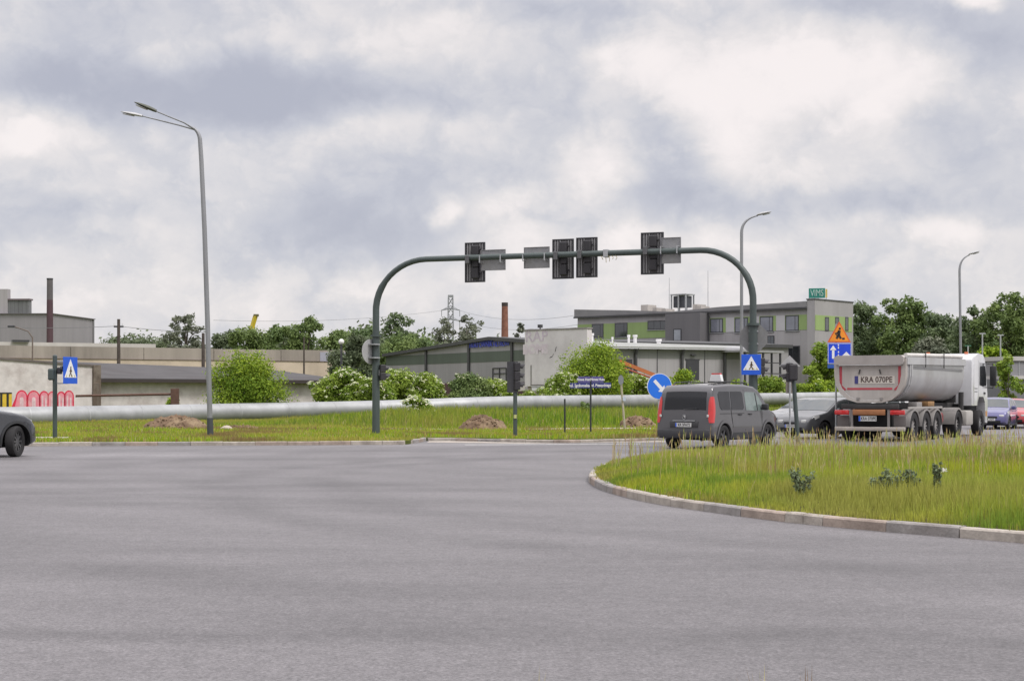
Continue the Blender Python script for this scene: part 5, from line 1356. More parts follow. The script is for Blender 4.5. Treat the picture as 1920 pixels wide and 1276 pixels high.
def overhead_signal(label, x0, x1, y0, y1, rot=0.0):
    xc = (x0 + x1) / 2; D = gantry_D(xc); u = gdir / GSPAN; pos = Vector((GL.x, GL.y, 0)) + Vector((u.x, u.y, 0)) * gantry_t(xc)
    w = (x1 - x0) * D / FPX; h = (y1 - y0) * D / FPX; zc = GZ((y0 + y1) / 2, D)
    root = thing('overhead_traffic_light', label, 'traffic light', (pos.x, pos.y, zc), grz, 'signals hung from the gantry')
    yb = .30
    b = MB(); b.box(-w / 2 + .02, w / 2 - .02, yb, yb + .02, -h / 2 + .02, h / 2 - .02); b.build('backboard', boardm, root)
    b = MB()
    for (a, c, d, e) in ((-w / 2, w / 2, -h / 2, -h / 2 + .045), (-w / 2, w / 2, h / 2 - .045, h / 2), (-w / 2, -w / 2 + .045, -h / 2 + .045, h / 2 - .045), (w / 2 - .045, w / 2, -h / 2 + .045, h / 2 - .045)): b.box(a, c, yb - .045, yb + .03, d, e, .008)
    b.build('board_rim', boardd, root)
    b = MB()
    for k in (-.36, -.24, -.12, .26, .38): b.box(k * w - .02, k * w + .02, yb - .035, yb - .002, -h / 2 + .05, h / 2 - .05)
    b.build('board_rib', ribm, root)
    b = MB()
    for k in range(3): b.box(-.06, .19, yb - .22, yb - .003, -h * .42 + k * h * .28 + .005, -h * .42 + (k + 1) * h * .28 - .005, .03)
    b.build('housing', housem, root)
    for k in range(3):
        c = (.065, yb + .02, -h * .28 + k * h * .28); l = MB(); l.disc((c[0], c[1] + .012, c[2]), (0, 1, 0), .11, .02, 16); l.build('lens', M('lens_%d' % k, ((.02, .10, .05), (.22, .13, .02), (.18, .02, .02))[k], .2, 0, .05, 3, spec=.8), root)
    for k in (-.3, .3): b = MB(); b.tube([(.2, yb - .1, k * h), (.26, yb - .1, k * h + .02)], .03, 6); b.build('hinge', housem, root)
    zb = beam_z(xc) - zc
    b = MB(); b.box(-.20, -.06, -.15, .15, zb - .14, zb + .14, .02); b.box(-.17, -.09, .15, yb - .003, zb - .07, zb + .07); b.build('bracket', M('bracket_grey', (.12, .12, .125), .5, .3, .15, 4), root)
overhead_signal('leftmost of the four signal backboards on the gantry, beside a sign plate', 864, 905, 453, 528)
overhead_signal('left one of the touching pair of signal backboards in mid-gantry', 1029, 1071.5, 446.5, 521.5)
overhead_signal('right one of the touching pair of signal backboards in mid-gantry', 1074, 1116, 443.5, 519)
overhead_signal('rightmost and largest signal backboard on the gantry', 1196, 1240.5, 434, 513)
def plate_back(label, x0, x1, y0, y1):
    xc = (x0 + x1) / 2; D = gantry_D(xc); u = gdir / GSPAN; pos = Vector((GL.x, GL.y, 0)) + Vector((u.x, u.y, 0)) * gantry_t(xc)
    w = (x1 - x0) * D / FPX; h = (y1 - y0) * D / FPX; zc = GZ((y0 + y1) / 2, D); zb = beam_z(xc) - zc
    root = thing('overhead_sign_plate', label, 'road sign', (pos.x, pos.y, zc), grz, 'sign plates seen from behind on the gantry')
    b = MB(); b.box(-w / 2, w / 2, .19, .20, -h / 2, h / 2); b.build('plate', greyback, root)
    b = MB()
    for (a, c, d, e) in ((-w / 2, w / 2, -h / 2, -h / 2 + .02), (-w / 2, w / 2, h / 2 - .02, h / 2), (-w / 2, -w / 2 + .02, -h / 2 + .02, h / 2 - .02), (w / 2 - .02, w / 2, -h / 2 + .02, h / 2 - .02)): b.box(a, c, .165, .187, d, e)
    b.build('rim', ribm, root)
    for k in (-.42, .42):
        b = MB(); b.box(k * w - .02, k * w + .02, -.13, .185, zb - .125, zb - .105); b.box(k * w - .02, k * w + .02, -.13, .185, zb + .105, zb + .125); b.box(k * w - .02, k * w + .02, -.13, -.115, zb - .105, zb + .105); b.build('clamp', galv, root)
    b = MB(); b.add([(-w / 2 + .02, .201, -h / 2 + .02), (w / 2 - .02, .201, -h / 2 + .02), (w / 2 - .02, .201, h / 2 - .02), (-w / 2 + .02, .201, h / 2 - .02)], [(0, 1, 2, 3)]); b.build('face', signblue, root)
plate_back('wide grey sign plate seen from behind, right of the leftmost signal', 896, 946, 467, 506)
plate_back('grey sign plate seen from behind, touching the left side of the signal pair', 977, 1028.5, 462, 502)
plate_back('squarish grey sign plate seen from behind, right of the rightmost signal', 1237, 1274.5, 444, 493)

def round_back():
    p = P(707.5, 658.5, 56.15); root = thing('round_road_sign', 'round grey back of a road sign clamped to the left gantry leg', 'road sign', tuple(p), R(50)); r = 15 * 56 / FPX * 1.6
    r = 24 * 56.2 / FPX
    b = MB(); b.disc((0, .32, 0), (0, 1, 0), r * .98, .012, 36); b.build('plate', M('round_sign_back', (.40, .40, .40), .5, .2, .1, 4), root, smooth=40)
    b = MB(); b.disc((0, .333, 0), (0, 1, 0), r * .95, .008, 36); b.build('face', signblue, root, smooth=40)
    b = MB()
    for z in (-.22, .25): b.box(-.14, .14, .0, .31, z - .02, z + .02)
    b.build('clamp', galv, root)
round_back()
def oct_back():
    p = P(1413, 632, 51.2); root = thing('octagonal_road_sign', 'octagonal grey back of a road sign on the right gantry leg', 'road sign', tuple(p), R(-8)); r = 28 * 51.4 / FPX
    b = MB(); b.prism([(r * math.cos(a), r * math.sin(a)) for a in [R(22.5 + 45 * k) for k in range(8)]], 'y', .30, .312); b.build('plate', M('octagon_back', (.22, .22, .22), .6, .2, .15, 4), root)
    b = MB(); b.prism([(r * .97 * math.cos(a), r * .97 * math.sin(a)) for a in [R(22.5 + 45 * k) for k in range(8)]], 'y', .314, .32); b.build('face', M('sign_red', (.5, .02, .03), .5), root)
    b = MB()
    for z in (-.2, .2): b.box(-.15, .15, .13, .299, z - .02, z + .02)
    b.build('clamp', galv, root)
oct_back()

PEDG = None
def ped_sign(name, label, x, yt, yb, D, w, h, rz, group, pole=None, off=(0, 0)):
    """blue plate with white triangle and walking figure, local face towards -y"""
    p = P(x, (yt + yb) / 2, D); root = thing(name, label, 'road sign', (p.x + off[0], p.y + off[1], p.z), rz, group)
    b = MB(); b.box(-w / 2, w / 2, -.012, .0, -h / 2, h / 2, .004); b.build('plate', signblue, root)
    t = MB(); b0 = -h * .27; t.prism([(-w * .42, b0), (w * .42, b0), (0, h * .42)], 'y', -.017, -.0125); t.build('triangle', signwhite, root)
    f = MB(); s = h * .52
    def limb(a, c, r): 
        a = Vector((a[0] * s, 0, b0 + a[1] * s)); c = Vector((c[0] * s, 0, b0 + c[1] * s)); d = (c - a).normalized(); n = Vector((-d.z, 0, d.x)) * r * s
        f.add([(q.x, -.0205, q.z) for q in (a - n, c - n, c + n, a + n)], [(0, 1, 2, 3)])
    hx, hz = .03, .74; f.add([(hx * s + .075 * s * math.cos(k * .7854), -.0215, b0 + hz * s + .075 * s * math.sin(k * .7854)) for k in range(8)], [tuple(range(8))])
    limb((.03, .66), (0, .38), .075); limb((0, .40), (.15, .06), .045); limb((0, .40), (-.16, .08), .045); limb((.03, .6), (.18, .42), .032); limb((.02, .6), (-.13, .44), .032)
    f.build('walking_figure', M('figure_brown', (.09, .055, .03), .6), root)
    st = MB()
    for k in (-.30, -.10, .12, .30): st.add([(k * w - .02, -.0185, b0 + .012), (k * w + .025, -.0185, b0 + .012), (k * w * .9 + .02, -.0185, b0 + .10 * h), (k * w * .9 - .015, -.0185, b0 + .10 * h)], [(0, 1, 2, 3)])
    st.build('crossing_stripes', M('stripe_yellow', (.55, .48, .2), .6), root)
    return root
ped_sign('pedestrian_crossing_sign', 'blue pedestrian crossing sign turned sideways on the left signal pole', 131.5, 668, 720, 51.5, .80, .86, R(72), 'pedestrian crossing signs')
ped_sign('pedestrian_crossing_sign', 'blue pedestrian crossing sign on the right gantry leg', 1408.5, 664.5, 702, 51.1, .62, .65, R(-6), 'pedestrian crossing signs', off=(0, -.0))
def signal_post(label, x, yb, ytop, D, r=.055, lean=0.0, rz=0, box=None, group='signal posts on the verge'):
    pass
def left_signal():
    D = 51.8; p = P(103, 0, D); zb = gz(p.x, D) - .02; root = thing('pedestrian_signal', 'slim green pedestrian signal pole at the left kerb, with a small lamp head', 'traffic light', (p.x, D, zb), 0, 'roadside signals')
    zt = GZ(667, D) - zb; b = MB(); b.tube([(0, 0, -.2), (0, 0, zt)], .075, 12); b.build('pole', dgreen, root, smooth=50)
    b = MB(); b.tube([(0, 0, zt), (0, 0, zt + .04)], [.08, .04], 12); b.build('cap', dgreen, root)
    b = MB(); z = GZ(701, D) - zb; b.box(-.18, .02, -.22, -.078, z - .20, z + .18, .05); b.build('button_box', dgreen, root)
    b = MB(); b.box(.09, .22, -.11, .11, z + .0, z + .22, .03); b.tube([(.05, 0, z + .1), (.1, 0, z + .1)], .03, 6); b.build('lamp_head', housem, root)
    b = MB(); b.tube([(.2, -.02, z + .16), (.30, -.05, z + .17)], [.09, .1], 10, cap=False); b.build('visor', housem, root)
    b = MB(); 
    for zz in (-.3, .42): b.box(.05, .42, -.02, .02, z + zz - .02, z + zz + .02)
    b.build('sign_arm', galv, root)
left_signal()
def tall_signal(name, label, x, yb, D, ytop, ybot, rz, head_off, n=3, lean=0.0, s=1.0, band=None, plate=False):
    p = P(x, 0, D); zb = gz(p.x, D) if D > edge(p.x) else .12
    root = thing(name, label, 'traffic light', (p.x, D, zb), 0, 'roadside signals')
    zt = GZ(ytop, D) - zb; z0 = GZ(ybot, D) - zb; b = MB(); b.tube([(0, 0, -.2), (lean, 0, z0 + .1)], .07 * s, 12); b.build('pole', dgreen, root, smooth=50)
    zc = (zt + z0) / 2; hh = (zt - z0); k = hh / (.3 * n)
    before = set(bpy.data.objects)
    head3(root, n, k)
    for o in set(bpy.data.objects) - before:
        o.matrix_local = Matrix.Translation((lean + head_off, 0, zc)) @ Matrix.Rotation(rz, 4, 'Z') @ o.matrix_local
    b = MB(); 
    for q in (-.35, .35): b.box(min(0, head_off) - .05 + lean, max(0, head_off) + .05 + lean, -.03, .03, zc + q * hh - .03, zc + q * hh + .03)
    b.build('bracket', galv, root)
    return root, zb
rt, zb = tall_signal('traffic_light', 'three-light signal on its own green pole in the middle of the verge', 966, 820, 55, 679, 731, R(-62), .02)
b = MB(); b.tube([(0, -.075, GZ(784, 55) - zb), (.0, -.075, GZ(777, 55) - zb)], .05, 8); b.build('push_button', M('button_yellow', (.5, .5, .2), .5), rt)
bo = MB(); bo.box(-.30, .08, -.02, .02, -.56, .5); q = bo.build('backboard', boardd, rt); q.location = (.02, -.06, GZ(705, 55) - zb); q.rotation_euler = (0, 0, R(-4))
rt, zb = tall_signal('traffic_light', 'dark two-light signal on a leaning pole in front of the dark hatchback', 1497, 822, 52, 680, 716, R(75), -.12, n=2, lean=-.16)
b = MB(); zz = GZ(697, 52) - zb; b.box(-.34, -.05, -.20, -.11, zz - .28, zz + .26, .05); b.build('head_shell', housem, rt)
# the pair of small heads fixed to the gantry legs
def leg_signal(label, xc, yc, D, h, rz, n=2):
    p = P(xc, yc, D); root = thing('pedestrian_light', label, 'traffic light', tuple(p), rz, 'small lights fixed to the gantry legs'); k = h / (.3 * n)
    head3(root, n, k); b = MB(); b.box(-.2, -.05, -.12, -.06, -.1, .1); b.build('bracket', galv, root)
leg_signal('small black two-light head on the left gantry leg', 717, 698, 56.3, .56, R(-70))
leg_signal('small black two-light head on the right gantry leg, behind the crossing sign', 1427, 686, 51.3, .52, R(-75))

def tri_back():
    D = 53; p = P(1481, 0, D); root = thing('triangular_road_sign', 'small grey triangular sign back above the dark two-light signal', 'road sign', (p.x, D, .12))
    z = GZ(684, D) - .12; t = MB(); w = .36; t.prism([(-w, z - .05), (w, z - .05), (0, z + .32)], 'y', .04, .05); t.build('plate', M('round_sign_back', (0, 0, 0)), root)
    b = MB(); b.tube([(0, 0, -.2), (0, 0, z + .1)], .03, 8); b.build('post', galv, root)
    b = MB(); b.box(-.13, .13, .04, .05, GZ(737, D) - .12, GZ(709, D) - .12); b.build('supplementary_plate', M('plate_brown', (.25, .22, .20), .6), root)
tri_back()

def round_blue():
    D = 52.5; p = P(1236.5, 724, D); root = thing('keep_right_sign', 'round blue sign with a white arrow pointing down to the right, beside the grey van', 'road sign', (p.x, p.y, p.z), R(14)); r = 24.5 * D / FPX
    b = MB(); b.disc((0, 0, 0), (0, 1, 0), r, .012, 40); b.build('plate', signwhite, root, smooth=40)
    b = MB(); b.disc((0, -.009, 0), (0, 1, 0), r * .955, .006, 40); b.build('face', M('sign_blue_light', (.02, .17, .72), .45, 0, .05, 3), root, smooth=40)
    a = MB(); m = Matrix.Rotation(R(47), 4, 'Y')
    def q(x, z): v = m @ Vector((x, 0, z)); return (v.x, -.015, v.z)
    a.add([q(-r * .62, -.055), q(r * .2, -.055), q(r * .2, .055), q(-r * .62, .055)], [(0, 1, 2, 3)])
    a.add([q(r * .2, -.15), q(r * .66, 0), q(r * .2, .15)], [(0, 1, 2)]); a.build('arrow', signwhite, root)
    b = MB(); b.tube([(0, .05, r * .5), (0, .05, .12 - p.z)], .035, 10); b.build('post', galv, root)
    b = MB(); 
    b.box(-.035, .035, .008, .03, -.22, -.18); b.box(-.035, .035, .008, .03, .18, .22); b.build('clamp', galv, root)
round_blue()
def works_sign():
    D = 57.5; p = P(1573.5, 0, D); root = thing('roadworks_sign', 'orange triangular warning sign above a blue lane sign, behind the dump truck', 'road sign', (p.x, D, .1), R(4)); s = D / FPX
    z = lambda y: GZ(y, D) - .1
    b = MB(); b.tube([(-.1, .06, -.2), (-.1, .06, z(607))], .035, 10); b.build('post', galv, root)
    def tri(sc_, y): 
        w = 22.5 * s * sc_; zc = z(629); return [(-w, zc - (zc - z(641.5)) * sc_), (w, zc - (zc - z(641.5)) * sc_), (0, zc + (z(602) - zc) * sc_)]
    t = MB(); t.prism(tri(1, 0), 'y', 0, .012); t.build('rim', M('sign_orange_red', (.62, .10, .02), .5), root)
    t = MB(); t.prism(tri(.84, 0), 'y', -.006, -.002); t.build('triangle', M('sign_orange', (.80, .27, .02), .5), root)
    f = MB(); zc = z(641.5)
    def limb(a, c, r):
        a = Vector(a); c = Vector(c); d = (c - a).normalized(); n = Vector((-d.y, d.x)) * r
        f.add([(k.x, -.010, zc + k.y) for k in (a - n, c - n, c + n, a + n)], [(0, 1, 2, 3)])
    # worker digging
    limb((0, .43), (-.02, .27), .055); limb((-.02, .29), (.06, .13), .04); limb((-.02, .29), (-.1, .13), .04); limb((.0, .4), (-.13, .3), .028); limb((-.16, .34), (-.03, .16), .014); limb((.1, .13), (.2, .13), .035)
    f.add([(.02 + .045 * math.cos(k * .7854), -.0105, zc + .49 + .045 * math.sin(k * .7854)) for k in range(8)], [tuple(range(8))]); f.build('digging_figure', signblack, root)
    x0, x1 = (1551.5 - 1573.5) * s, (1597 - 1573.5) * s
    b = MB(); b.box(x0, x1, 0, .014, z(682), z(642.5), .004); b.build('lane_plate', M('sign_blue_deep', (.010, .06, .62), .45), root)
    e = MB(); 
    for (a, c, d, g) in ((x0 + .01, x1 - .01, z(643.3) - .015, z(643.3)), (x0 + .01, x1 - .01, z(681.5), z(681.5) + .015), (x0 + .01, x0 + .025, z(681.5) + .015, z(643.3) - .015), (x1 - .025, x1 - .01, z(681.5) + .015, z(643.3) - .015)): e.add([(a, -.004, d), (c, -.004, d), (c, -.004, g), (a, -.004, g)], [(0, 1, 2, 3)])
    e.build('plate_border', signwhite, root)
    a = MB(); ax = (1562 - 1573.5) * s
    def quad(pts): a.add([(px_, -.005, pz_) for px_, pz_ in pts], [tuple(range(len(pts)))])
    quad([(ax - .045, z(672)), (ax + .045, z(672)), (ax + .045, z(655)), (ax - .045, z(655))]); quad([(ax - .12, z(656)), (ax + .12, z(656)), (ax, z(647))])
    for y in (645, 650, 658, 664): 
        xx = (1572 - 1573.5) * s; quad([(xx - .02, z(y + 3.2)), (xx + .02, z(y + 3.2)), (xx + .02, z(y)), (xx - .02, z(y))])
    bx = (1587 - 1573.5) * s
    a.add([(q[0], -.0055, q[1]) for q in [(ax + .05, z(672)), (bx + .0, z(672)), (bx + .0, z(668)), (ax + .2, z(668))]], [(0, 1, 2, 3)])
    quad([(bx - .16, z(667)), (bx + .16, z(667)), (bx, z(659))]); a.build('lane_arrows', signwhite, root)
    b = MB(); b.box(x0, x0 + .36, 0, .012, z(690), z(683), .003); b.build('small_plate', M('sign_blue_dull', (.03, .10, .38), .5), root)
works_sign()
def street_names():
    D = 59; p = P(1107.5, 0, D); zb = gz(p.x, D); root = thing('street_name_sign', 'post with four dark blue street name blades in front of the large round bush', 'street sign', (p.x, D, zb)); s = D / FPX; z = lambda y: GZ(y, D) - zb
    b = MB(); b.tube([(0, 0, -.1), (0, 0, z(704))], .035, 10); b.build('post', M('black_post', (.035, .038, .04), .5), root, smooth=50)
    bl = M('blade_blue', (.035, .04, .20), .5, 0, .1, 4); lb = M('blade_violet', (.10, .085, .26), .5, 0, .1, 4)
    for (x0, x1, y0, y1, t, mt, r, sz) in ((-24, -1.5, 705.5, 717, 'Nowa Huta', lb, 0, .13), (1.5, 24, 705.5, 716.5, 'Nowa Huta', lb, 0, .13), (-39, -1.5, 717.5, 727.5, 'ul. Igołomska', bl, 0, .16), (1.5, 38, 717.0, 727, 'ul. Ptaszyckiego', bl, 0, .15)):
        b = MB(); b.box(x0 * s, x1 * s, -.05, -.038, z(y1), z(y0), .003); o = b.build('name_blade', mt, root)
        text_obj('lettering', t, sz, .001, signwhite, o, ((x0 + x1) / 2 * s, -.0525, (z(y1) + z(y0)) / 2), (R(90), 0, 0), bold=.004, sx=.85 if len(t) < 14 else .75)
street_names()
def posts():
    D = 59.5; p = P(1059, 0, D); zb = gz(p.x, D); root = thing('bare_post', 'bare thin black post left of the street name signs', 'post', (p.x, D, zb)); b = MB(); b.tube([(0, 0, -.1), (0, 0, GZ(748, D) - zb)], .033, 8); b.build('shaft', M('black_post', (0, 0, 0)), root)
    b = MB(); b.tube([(0, 0, GZ(748, D) - zb), (0, 0, GZ(747, D) - zb)], [.04, .02], 8); b.build('cap', frame, root)
    D = 66; p = P(1172, 0, D); zb = gz(p.x, D); root = thing('leaning_marker_post', 'pale leaning post with a small oval plate right of the street name signs', 'post', (p.x, D, zb)); b = MB(); top = (-8 * D / FPX, 0, GZ(712, D) - zb); b.tube([(0, 0, -.1), top], .045, 8); b.build('post', M('pale_wood', (.40, .36, .27), .8, 0, .2, 6), root)
    b = MB(); b.disc((top[0], -.06, top[2]), (0, 1, 0), .15, .02, 20); o = b.build('plate', M('plate_grey', (.22, .23, .25), .6), root); o.scale = (.75, 1, 1.35); o.location = (top[0] * .25, 0, -top[2] * .35)
    b = MB(); b.box(-.10, .02, -.07, -.05, GZ(751, D) - zb, GZ(744, D) - zb); b.build('sticker', M('sticker_blue', (.5, .56, .68), .6), root)
posts()

# --- street lamps
polem = M('lamp_pole_galvanised', (.27, .275, .285), .5, .35, .15, 1.5, streak=True)
def luminaire(parent, base, d, L_, w, mat, dark=False):
    """flattened cobra head from base along direction d"""
    d = Vector(d).normalized(); side = d.cross(Vector((0, 0, 1))).normalized(); up = side.cross(d); V = []; n = 12; m = 12
    for i in range(n + 1):
        t = i / n; r = w / 2 * math.sin(math.pi * min(1, .12 + .88 * t) ** .8) ** .6 if t < 1 else .005
        r = max(.03 if i == 0 else .004, r)
        for k in range(m):
            a = 2 * math.pi * k / m; V.append(Vector(base) + d * (L_ * t) + side * (r * math.cos(a)) + up * (r * (.55 if math.sin(a) > 0 else .32) * math.sin(a)))
    b = MB(); b.add(V, [(i * m + k, i * m + (k + 1) % m, (i + 1) * m + (k + 1) % m, (i + 1) * m + k) for i in range(n) for k in range(m)] + [tuple(range(m)), tuple(range(n * m, n * m + m))])
    h = b.build('lamp_head', mat, parent, smooth=60)
    g = MB(); c = Vector(base) + d * (L_ * .62) - up * (w * .155)
    V = [c + d * (L_ * .27 * math.cos(a)) + side * (w * .33 * math.sin(a)) for a in np.linspace(0, 2 * math.pi, 16)[:-1]]
    V2 = [v - up * .03 for v in V]; g.add(V + V2, [tuple(range(15)), tuple(range(29, 14, -1))] + [(i, 15 + i, 15 + (i + 1) % 15, (i + 1) % 15) for i in range(15)])
    g.build('glass', M('lamp_lens', (.30, .30, .28), .3, 0, .1, 5), h, smooth=40)
lampm = M('lamp_head_grey', (.42, .42, .42), .5, .1, .12, 4); lampd = M('lamp_head_dark', (.085, .09, .07), .6, 0, .2, 4)
def double_lamp():
    D = 55; q = lambda x, y, dd=0: P(x, y, D + dd) - Vector((GX(394.5, D), D, .12)); root = thing('street_lamp', 'tall grey street lamp with two arms reaching left and a dark foot', 'street lamp', (GX(394.5, D), D, .12), 0, 'street lamps')
    b = MB(); b.tube([(0, 0, -.2), (0, 0, .04), q(393.5, 783)], [.115, .112, .105], 16); b.build('dark_base', M('lamp_foot_dark', (.055, .06, .065), .6, 0, .15, 2), root, smooth=50)
    pts = [q(393.5, 783), q(389, 600), q(383.5, 430), q(377.5, 300), q(375, 262)] + bent(q(375, 262), q(373, 246), q(361, 239), 8)[1:]
    b = MB(); b.tube(pts, list(np.linspace(.090, .044, len(pts))), 14); b.build('pole', polem, root, smooth=50)
    b = MB(); b.tube([q(366, 243), q(345, 230, -.3), q(292, 208.5, -.9)], [.036, .028, .022], 8); b.build('arm', polem, root, smooth=50)
    b = MB(); b.tube([q(366, 243), q(335, 234.5, .3), q(266, 217.5, .9)], [.036, .028, .022], 8); b.build('arm', polem, root, smooth=50)
    a0, a1 = q(293, 209, -.9), q(251, 191.5, -1.0); luminaire(root, a0, a1 - a0, (a1 - a0).length, .30, lampd)
    a0, a1 = q(267, 218, .9), q(226, 209.5, 1.0); luminaire(root, a0, a1 - a0, (a1 - a0).length, .24, lampm)
double_lamp()
def single_lamp(label, x, ytop, D, head, el, yb=None):
    zb = gz(GX(x, D), D); q = lambda a, b_, dd=0: P(a, b_, D + dd) - Vector((GX(x, D), D, zb)); root = thing('street_lamp', label, 'street lamp', (GX(x, D), D, zb), 0, 'street lamps')
    k = (ytop - HZ) / -340
    b = MB(); b.tube([(0, 0, -.2), (0, 0, 1.1)], .10, 12); b.build('dark_base', M('lamp_foot_dark', (0, 0, 0)), root, smooth=50)
    hx, hy = head; pts = [Vector((0, 0, 1.0)), q(x, el)] + bent(q(x, el), q(x + .5, ytop + 6), q(hx, hy + 1.5), 10)[1:]
    b = MB(); b.tube(pts, list(np.linspace(.085, .036, len(pts))), 12); b.build('pole', polem, root, smooth=50)
    return root, q
r1, q = single_lamp('single-arm street lamp rising behind the right gantry leg', 1390.5, 404, 81.5, (1421, 402.5), 436)
a0, a1 = q(1420, 403), q(1447, 396.5, -.3); luminaire(r1, a0, a1 - a0, (a1 - a0).length, .30, lampm)
r2, q = single_lamp('single-arm street lamp standing behind the dump truck cab', 1803, 478, 103, (1822, 476.5), 508)
for o in r2.children: pass
a0, a1 = q(1821, 477), q(1842, 471, -.3); luminaire(r2, a0, a1 - a0, (a1 - a0).length, .32, lampm)
r2.rotation_euler = (0, R(-.8), 0)
def thin_masts():
    for x, y, D, l in ((1842, 625, 130, 'thin pale mast in the trees just right of the right lamp'), (1876, 628, 132, 'thin pale mast in front of the tallest tree'), (1815, 648, 128, 'short pale mast with a small green plate behind the cab roof')):
        p = P(x, 0, D); zb = gz(p.x, D); root = thing('thin_mast', l, 'pole', (p.x, D, zb), 0, 'thin masts before the right trees'); b = MB(); b.tube([(0, 0, 0), (0, 0, GZ(y, D) - zb)], .06, 6); b.build('shaft', galv, root)
        b = MB(); b.box(-.25, .25, -.02, .02, GZ(y, D) - zb - .05, GZ(y, D) - zb + .05); b.build('top_bar', M('green_plate', (.05, .16, .10), .6) if x == 1815 else galv, root)
thin_masts()
# ------------------------------------------------------------------ vehicles
def paint(name, col, rough=.28, metal=.0, coat=.6, var=.1):
    # road film dulls the lacquer in patches
    return M(name, col, rough, metal, var, 1.6, coat=1.0, spec=.5, stain=tuple(min(1, c * .8 + .03) for c in col), stain_amt=.5)
tyrem = M('tyre_rubber', (.022, .021, .022), .85, 0, .2, 6, bump=.2)
rimm = M('wheel_rim', (.34, .34, .35), .35, .7, .1, 5); rimd = M('wheel_rim_dark', (.10, .10, .105), .35, .6, .1, 5)
redl = M('tail_lamp_red', (.55, .02, .02), .15, 0, .1, 8, spec=.7, coat=.5); clearl = M('headlamp_clear', (.62, .62, .60), .1, 0, .1, 8, spec=.8)
underm = M('underbody_black', (.012, .012, .013), .9, 0, .1, 3)
trimm = M('body_trim_black', (.030, .031, .033), .6, 0, .12, 4)
platem = M('number_plate_white', (.62, .62, .60), .5, 0, .03, 6)
greeng = M('pale_side_glass', (.16, .20, .19), .06, 0, .3, 1.5, spec=.8)  # opaque; pale green base colour stands in for daylight showing through

